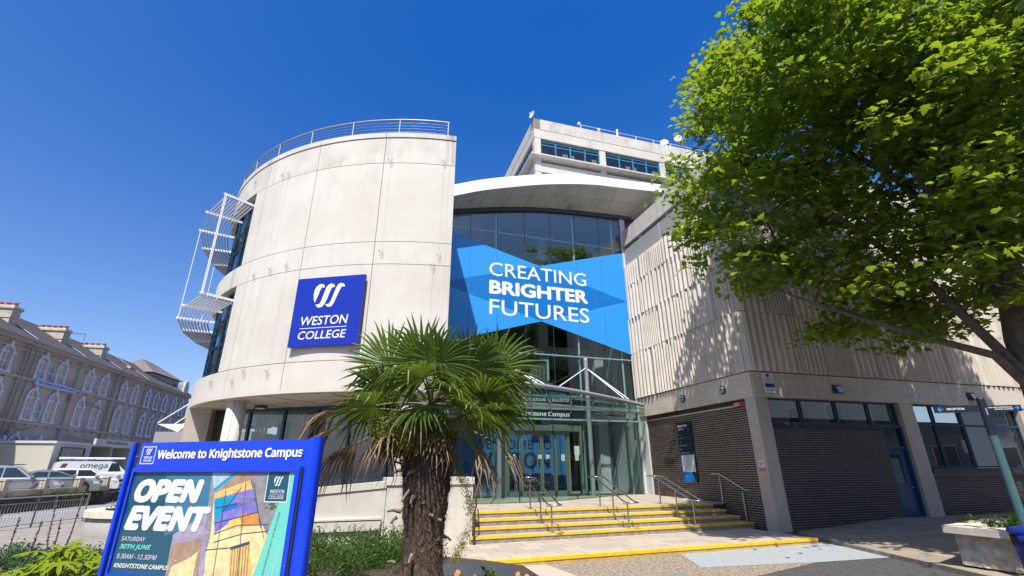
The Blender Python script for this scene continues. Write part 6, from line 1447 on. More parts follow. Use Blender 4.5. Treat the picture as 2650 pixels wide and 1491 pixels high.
# ================================================================== WELCOME BOARD
WB = Fr(-3.0638, 4.0, -14.0, -1)
wb = thing('welcome_board', 'blue Welcome to Knightstone Campus notice board holding an OPEN EVENT poster', 'notice board', (-2.3, 3.85, 0))
bl = M['board_blue']
def rpost(s0, s1, d0, d1, z1):
    m1 = MB(); n = 10; pts = []
    cx_, cy_ = (s0 + s1) / 2, (d0 + d1) / 2; a_, b_ = (s1 - s0) / 2, (d1 - d0) / 2
    for k in range(20):
        t = 2 * math.pi * k / 20; ct, st = math.cos(t), math.sin(t); pts.append((cx_ + a_ * math.copysign(abs(ct) ** .45, ct), cy_ + b_ * math.copysign(abs(st) ** .45, st)))
    P3 = [WB.P(a, d, 0) for a, d in pts]; m1.prism([(p.x, p.y) for p in P3], 0.1, z1, bl, smooth=False); m1.build('post', wb)
rpost(.0, .042, -.09, .015, 2.203); rpost(1.632, 1.722, -.065, .006, 2.220)
m1 = MB(); WB.box(m1, .044, .086, -.08, -.012, .9, 2.198, M['dark']); m1.build('shadow_channel', wb)
m1 = MB()
for z_ in (1.4, 2.1):
    for s_ in (.095, 1.59): m1.tube(WB.P(s_, .0, z_), WB.P(s_, .021, z_), .005, M['steel'], 8)
m1.build('fixing_screws', wb)
m1 = MB(); WB.box(m1, .085, 1.655, -.085, -.005, 1.18, 2.205, bl); m1.build('panel', wb)
m1 = MB()
z0, z1 = 1.265, 2.02
WB.box(m1, .055 + .03, 1.60, -.005, .018, 1.985, 2.018, bl); WB.box(m1, .085, 1.60, -.005, .018, z0, 1.298, bl); WB.box(m1, .085, .104, -.005, .018, 1.298, 1.985, bl); WB.box(m1, 1.562, 1.60, -.005, .018, 1.298, 1.985, bl); m1.build('poster_frame', wb)
m1 = MB(); WB.box(m1, 1.60, 1.615, -.005, .008, z0, 2.015, M['dark']); m1.build('gasket', wb)
m1 = MB(); text(m1, 'Welcome to Knightstone Campus', WB, .275, 1.59, 2.062, 2.150, .0, M['ltr'], bold=.032, skew=.004); m1.build('lettering', wb)
m1 = MB(); a0, a1, b0, b1 = .118, .252, 2.044, 2.175
for (x0, x1, y0, y1) in ((a0, a1, b0, b0 + .006), (a0, a1, b1 - .006, b1), (a0, a0 + .005, b0, b1), (a1 - .005, a1, b0, b1)): WB.box(m1, x0, x1, -.004, .0005, y0, y1, M['ltr'])
m1.build('logo_border', wb)
m1 = MB(); logo(m1, WB, .158, .214, 2.112, 2.160, .0, M['ltr']); m1.build('logo', wb)
m1 = MB(); text(m1, 'WESTON', WB, .147, .228, 2.086, 2.101, .0, M['ltr'], bold=.03); text(m1, 'COLLEGE', WB, .147, .228, 2.062, 2.077, .0, M['ltr'], bold=.03); WB.box(m1, .147, .228, -.003, .0004, 2.081, 2.0825, M['ltr']); m1.build('logo_lettering', wb)
# printed poster (flat print)
def pm(n, c): return mat('print_' + n, c, .35, var=.30 if n in ('tan', 'gold', 'pale_gold', 'purple', 'lilac', 'wall_grey', 'orange', 'sky') else .03, vscale=9)
T = pm('teal', (0.010, 0.095, 0.155)); T2 = pm('teal_light', (0.045, 0.20, 0.32)); SKY = pm('sky', (0.42, 0.60, 0.70)); TAN = pm('tan', (0.42, 0.28, 0.19)); GLD = pm('gold', (0.85, 0.55, 0.16)); GLL = pm('pale_gold', (0.88, 0.72, 0.36)); PUR = pm('purple', (0.22, 0.20, 0.62)); BLU = pm('blue', (0.02, 0.16, 0.62)); LIL = pm('lilac', (0.42, 0.36, 0.50)); MNT = pm('mint', (0.17, 0.68, 0.55)); GRY = pm('wall_grey', (0.30, 0.28, 0.30)); DKB = pm('dark_line', (0.06, 0.07, 0.12)); ORG = pm('orange', (0.70, 0.28, 0.06)); GRN = pm('green_blob', (0.10, 0.14, 0.05)); CYN = pm('cyan', (0.0, 0.35, 0.60))
ps_ = thing('poster', 'OPEN EVENT poster in teal and mint with a warm picture of the glazed entrance', 'poster', tuple(WB.P(.8, .0, 1.6)))
L_ = [0]
def layer():
    L_[0] += 1; return .0008 + L_[0] * .00006
m1 = MB(); WB.box(m1, .104, 1.562, -.004, .0008, 1.298, 1.985, T); m1.build('sheet', ps_)
pic = MB()
def pg(pts, m): WB.poly(pic, pts, layer(), m)
pg([(.40, 1.98), (.836, 1.98), (.92, 1.74), (.76, 1.62), (.52, 1.55), (.45, 1.8)], T2)
pg([(.60, 1.56), (.92, 1.74), (.95, 1.56), (.87, 1.30), (.612, 1.30)], LIL)
pg([(.834, 1.982), (1.60, 1.982), (1.35, 1.30), (.90, 1.30)], GRY)
pg([(.834, 1.982), (1.06, 1.982), (.875, 1.868)], SKY)
pg([(1.03, 1.982), (1.075, 1.982), (.885, 1.845), (.875, 1.868)], CYN)
pg([(1.075, 1.982), (1.19, 1.982), (1.20, 1.935), (.89, 1.838), (.885, 1.845)], TAN)
pg([(.89, 1.838), (1.185, 1.930), (1.30, 1.71), (1.41, 1.56), (1.33, 1.30), (.905, 1.30), (.93, 1.56)], GLL)
pg([(.89, 1.838), (1.19, 1.928), (1.215, 1.87), (.90, 1.79)], GLD)
pg([(.90, 1.80), (1.212, 1.872), (1.306, 1.711), (1.17, 1.709), (.962, 1.575), (.925, 1.70)], PUR)
pg([(.90, 1.80), (1.10, 1.83), (1.0, 1.72), (.955, 1.64), (.93, 1.70)], CYN)
pg([(.98, 1.745), (1.18, 1.80), (1.175, 1.76), (.985, 1.71)], BLU)
pg([(1.17, 1.709), (1.306, 1.711), (1.34, 1.645), (1.07, 1.612), (1.10, 1.67)], ORG)
pg([(1.07, 1.66), (1.15, 1.68), (1.2, 1.62), (1.05, 1.60)], GLD)
pg([(1.185, 1.928), (1.235, 1.982), (1.328, 1.982), (1.46, 1.76), (1.41, 1.60), (1.34, 1.64)], GRY)
pg([(.60, 1.56), (.76, 1.635), (.92, 1.585), (.865, 1.545), (.61, 1.52)], LIL)
pg([(.612, 1.50), (.865, 1.54), (.89, 1.32), (.88, 1.30), (.612, 1.30)], TAN)
pg([(.65, 1.36), (.80, 1.42), (.85, 1.46), (.85, 1.30), (.64, 1.30)], GLL)
pg([(.865, 1.543), (.905, 1.557), (.945, 1.30), (.895, 1.30)], LIL)
pg([(1.12, 1.49), (1.27, 1.53), (1.33, 1.35), (1.30, 1.30), (1.15, 1.30)], GLD)
for k in range(7): a = 1.135 + k * .022; pg([(a, 1.485 + k * .004), (a + .004, 1.486 + k * .004), (a + .03, 1.31), (a + .025, 1.31)], DKB)
pg([(1.12, 1.495), (1.27, 1.535), (1.272, 1.515), (1.122, 1.475)], DKB)
for a, b in (((.955, 1.57), (1.14, 1.63)), ((1.14, 1.63), (1.405, 1.642)), ((.97, 1.52), (1.2, 1.58)), ((1.2, 1.58), (1.40, 1.60)), ((.91, 1.47), (1.12, 1.49)), ((.93, 1.74), (1.26, 1.80)), ((.94, 1.64), (1.3, 1.72)), ((.99, 1.86), (1.02, 1.30)), ((1.15, 1.91), (1.22, 1.30)), ((1.22, 1.91), (1.34, 1.62)), ((1.0, 1.72), (1.12, 1.88)), ((1.19, 1.93), (1.38, 1.56))):
    d = Vector((b[0] - a[0], b[1] - a[1])).normalized(); p = Vector((-d.y, d.x)) * .0026; pg([(a[0] - p.x, a[1] - p.y), (b[0] - p.x, b[1] - p.y), (b[0] + p.x, b[1] + p.y), (a[0] + p.x, a[1] + p.y)], DKB)
for k in range(10): x = 1.38 + rnd.uniform(-.05, .05); z = 1.76 + rnd.uniform(-.03, .02); pg([(x, z), (x + .03, z + .008), (x + .02, z + .02)], GRN)
pg([(.66, 1.39), (.68, 1.395), (.68, 1.40), (.66, 1.40)], SKY)
pg([(1.457, 1.782), (1.512, 1.782), (1.516, 1.984), (1.561, 1.984), (1.561, 1.299), (1.335, 1.299)], MNT)
pic.build('picture', ps_)
tx = MB()
text(tx, 'CREATING', WB, 1.10, 1.25, 1.80, 1.822, layer(), LIL); text(tx, 'BRIGHTER', WB, 1.10, 1.25, 1.772, 1.795, layer(), LIL, bold=.04); text(tx, 'FUTURES', WB, 1.12, 1.26, 1.745, 1.767, layer(), LIL)
tx.build('picture_lettering', ps_)
lw = layer()
for body, a0, a1, z0, z1, mm, b, sh in (('OPEN', .150, .785, 1.768, 1.936, M['ltr'], .085, .2), ('EVENT', .132, .895, 1.580, 1.748, M['ltr'], .085, .2), ('SATURDAY', .138, .363, 1.509, 1.537, M['ltr'], 0, .2), ('30TH JUNE', .138, .432, 1.449, 1.488, MNT, .045, .2), ('9.30AM - 12.30PM', .136, .503, 1.393, 1.424, M['ltr'], 0, .2), ('KNIGHTSTONE CAMPUS', .130, .635, 1.334, 1.363, M['ltr'], .04, .2)):
    m1 = MB(); text(m1, body, WB, a0, a1, z0, z1, lw, mm, bold=b, shear=sh); m1.build('lettering', ps_)
m1 = MB(); WB.poly(m1, [(1.329, 1.984), (1.516, 1.984), (1.521, 1.782), (1.333, 1.782)], lw, M['ltr']); WB.poly(m1, [(1.335, 1.984), (1.510, 1.984), (1.515, 1.790), (1.339, 1.790)], lw + .0002, T); m1.build('badge', ps_)
m1 = MB(); logo(m1, WB, 1.392, 1.465, 1.889, 1.954, lw + .001, M['ltr']); text(m1, 'WESTON', WB, 1.370, 1.489, 1.842, 1.866, lw + .001, M['ltr'], bold=.01); text(m1, 'COLLEGE', WB, 1.368, 1.490, 1.805, 1.828, lw + .001, M['ltr'], bold=.01); WB.box(m1, 1.370, 1.488, lw, lw + .0008, 1.834, 1.8355, M['ltr']); m1.build('badge_lettering', ps_)
m1 = MB()
vs, fs = glyphs('WESTON.AC.UK/OPENEVENTS', .012)
m1.add([WB.P(1.470 - .065 * x + .014 * y - .0, lw + .001, 1.725 - .42 * x - .0 * y) for x, y in vs], fs, T); m1.build('web_address', ps_)
m1 = MB(); vs, fs = glyphs('BOOK ONLINE NOW', .03)
m1.add([WB.P(1.508 - .03 * x + .014 * y, lw + .001, 1.50 - .20 * x) for x, y in vs], fs, M['ltr']); m1.build('strapline', ps_)
m1 = MB(); WB.poly(m1, [(.104, 1.298), (1.562, 1.298), (1.562, 1.985), (.104, 1.985)], .012, glassmat('poster_cover', (.97, .98, .98), .0, k=.55)); m1.build('cover_sheet', wb, recalc=False)

# ================================================================== FINGERPOST, BIN, TREE PLANTER
FP = Fr(9.235, 9.5, -15.0, -1)
fp = thing('fingerpost', 'teal signpost with navy fingers to RECEPTION and LAW AND PROFESSIONAL SERVICES ACADEMY', 'signpost', (9.235, 9.5, 0))
m1 = MB(); m1.tube((9.235, 9.5, .05), (9.235, 9.5, 2.55), .068, M['post_teal'], 20); m1.build('lower_post', fp)
m1 = MB(); m1.tube((9.235, 9.5, 2.55), (9.235, 9.5, 3.24), .066, M['navy'], 20); m1.lathe((9.235, 9.5, 3.24), [(.066, 0), (.055, .03), (0, .045)], M['navy'], 20); m1.build('upper_post', fp)
m1 = MB(); FP.box(m1, -.82, -.02, -.012, .012, 2.995, 3.13, M['navy']); m1.build('finger', fp)
m1 = MB(); FP.box(m1, .02, .60, -.012, .012, 2.99, 3.11, M['navy']); m1.build('finger', fp)
def arw(F, s, z, w_, h, sg, d, mb):
    F.poly(mb, [(s - sg * w_ / 2, z - h * .11), (s + sg * w_ * .1, z - h * .11), (s - sg * w_ * .12, z - h * .5), (s + sg * w_ * .10, z - h * .5), (s + sg * w_ / 2, z), (s + sg * w_ * .10, z + h * .5), (s - sg * w_ * .12, z + h * .5), (s + sg * w_ * .1, z + h * .11), (s - sg * w_ / 2, z + h * .11)], d, M['arrow'])
m1 = MB(); arw(FP, -.72, 3.062, .10, .085, -1, .014, m1); m1.build('arrow', fp)
m1 = MB(); arw(FP, .53, 3.055, .085, .075, 1, .014, m1); m1.build('arrow', fp)
m1 = MB(); text(m1, 'RECEPTION', FP, -.61, -.32, 3.045, 3.083, .014, M['ltr'], bold=.025); m1.build('lettering', fp)
m1 = MB(); text(m1, 'LAW AND PROFESSIONAL', FP, .07, .465, 3.060, 3.083, .014, M['ltr'], bold=.025); text(m1, 'SERVICES ACADEMY', FP, .165, .465, 3.025, 3.047, .014, M['ltr'], bold=.025); m1.build('lettering', fp)
m1 = MB(); FP.box(m1, -.012, .012, .066, .07, 2.93, 3.06, M['galv']); m1.build('strip', fp)
bn_ = thing('litter_bin', 'blue college litter bin in front of the roughcast planter', 'bin', (8.84, 9.0, .05))
bc = (8.86, 9.02, .02)
m1 = MB(); m1.lathe(bc, [(0, 0), (.24, 0), (.295, .70), (.295, .73), (.0, .73)], M['bin'], 40); m1.build('drum', bn_)
m1 = MB(); m1.lathe(bc, [(.27, .73), (.27, .89), (.0, .89)], M['black'], 40); m1.build('aperture', bn_)
m1 = MB(); m1.lathe(bc, [(.31, .89), (.325, .93), (.315, .97), (.22, 1.00), (.20, .985), (0, .985)], M['bin'], 40); m1.build('lid', bn_)
for a in (-60, 20, 110, 200):
    m1 = MB(); m1.lathe(bc, [(.272, .72), (.300, .73), (.312, .90), (.28, .90)], M['bin'], 6, a - 16, a + 16); m1.build('lid_support', bn_)
class CF:
    def P(s, a, d, z): t = R(-140) + a / .285; r_ = .262 + (z) * .055 + d; return Vector((bc[0] + r_ * math.cos(t), bc[1] + r_ * math.sin(t), bc[2] + z))
    def poly(s, mb, pts, d, m, th=0): mb.add([s.P(a, d, z) for a, z in pts], [tuple(range(len(pts)))], m)
cf = CF(); m1 = MB(); logo(m1, cf, -.07, .07, .45, .57, .004, M['ltr']); text(m1, 'WESTON', cf, -.11, .11, .35, .40, .004, M['ltr'], bold=.01); text(m1, 'COLLEGE', cf, -.11, .11, .27, .32, .004, M['ltr'], bold=.01); m1.build('lettering', bn_)
tp = thing('tree_planter', 'white roughcast tree planter with pale coping slabs at the right', 'planter', (11.3, 10.5, 0))
oct_ = [(8.95, 11.0), (10.93, 12.2), (12.9, 12.35), (14.0, 10.9), (13.4, 9.0), (11.6, 8.1), (9.75, 8.95), (9.32, 9.9)]
cxy = Vector((11.45, 10.4))
ins = [tuple(cxy + (Vector(p) - cxy) * .925) for p in oct_]; ins2 = [tuple(cxy + (Vector(p) - cxy) * .76) for p in oct_]; inb = [tuple(cxy + (Vector(p) - cxy) * .88) for p in oct_]
m1 = MB(); m1.prism(ins, .14, .715, M['rough'])
import bmesh
m1 = MB(); r5 = random.Random(4); nI = len(ins)
for i in range(nI):
    a_, b_ = Vector(ins[i]), Vector(ins[(i + 1) % nI]); L5 = (b_ - a_).length; nx = max(2, int(L5 / .032)); nz = 18; nn_ = Vector(((b_ - a_).y, -(b_ - a_).x)).normalized()
    if (nn_.dot(a_ - cxy)) < 0: nn_ = -nn_
    vs = []
    for kz in range(nz + 1):
        for kx_ in range(nx + 1):
            edge_ = kx_ in (0, nx); q = a_.lerp(b_, kx_ / nx) + nn_ * (.01 if edge_ else .002 + r5.random() ** 2 * .024); vs.append((q.x, q.y, .14 + .575 * kz / nz + (0 if kz in (0, nz) else r5.uniform(-.006, .006))))
    m1.add(vs, [(kz * (nx + 1) + k, kz * (nx + 1) + k + 1, (kz + 1) * (nx + 1) + k + 1, (kz + 1) * (nx + 1) + k) for kz in range(nz) for k in range(nx)], M['rough'], True)
o = m1.build('roughcast_wall', tp)
m1 = MB(); m1.prism(inb, -.02, .14, M['paver'][1]); m1.build('brick_foot', tp)
nO = len(oct_)
for i in range(nO):
    for hh in range(2):
        t0, t1 = hh / 2 + .002, (hh + 1) / 2 - .002; a = Vector(oct_[i]).lerp(Vector(oct_[(i + 1) % nO]), t0); b = Vector(oct_[i]).lerp(Vector(oct_[(i + 1) % nO]), t1); c = Vector(ins2[i]).lerp(Vector(ins2[(i + 1) % nO]), t0); d = Vector(ins2[i]).lerp(Vector(ins2[(i + 1) % nO]), t1); dz = .012 * ((i + hh) % 2)
        m1 = MB(); m1.hexa([(a.x, a.y, .718), (b.x, b.y, .718), (d.x, d.y, .718), (c.x, c.y, .718), (a.x, a.y, .85 + dz), (b.x, b.y, .85 + dz), (d.x, d.y, .85 + dz), (c.x, c.y, .85 + dz)], M['coping']); m1.build('coping_stone', tp)
m1 = MB(); m1.prism([tuple(cxy + (Vector(p) - cxy) * .77) for p in oct_], .6, .74, M['soil']); m1.build('soil', tp)
pts = [(11.45 + rnd.uniform(-1.6, 1.4), 10.4 + rnd.uniform(-1.3, 1.4), .86, .07) for _ in range(90)]
o = leaf_cloud('low_plants', pts, M['shrub'], .045, 5000, tp, seed=31, up=.5)

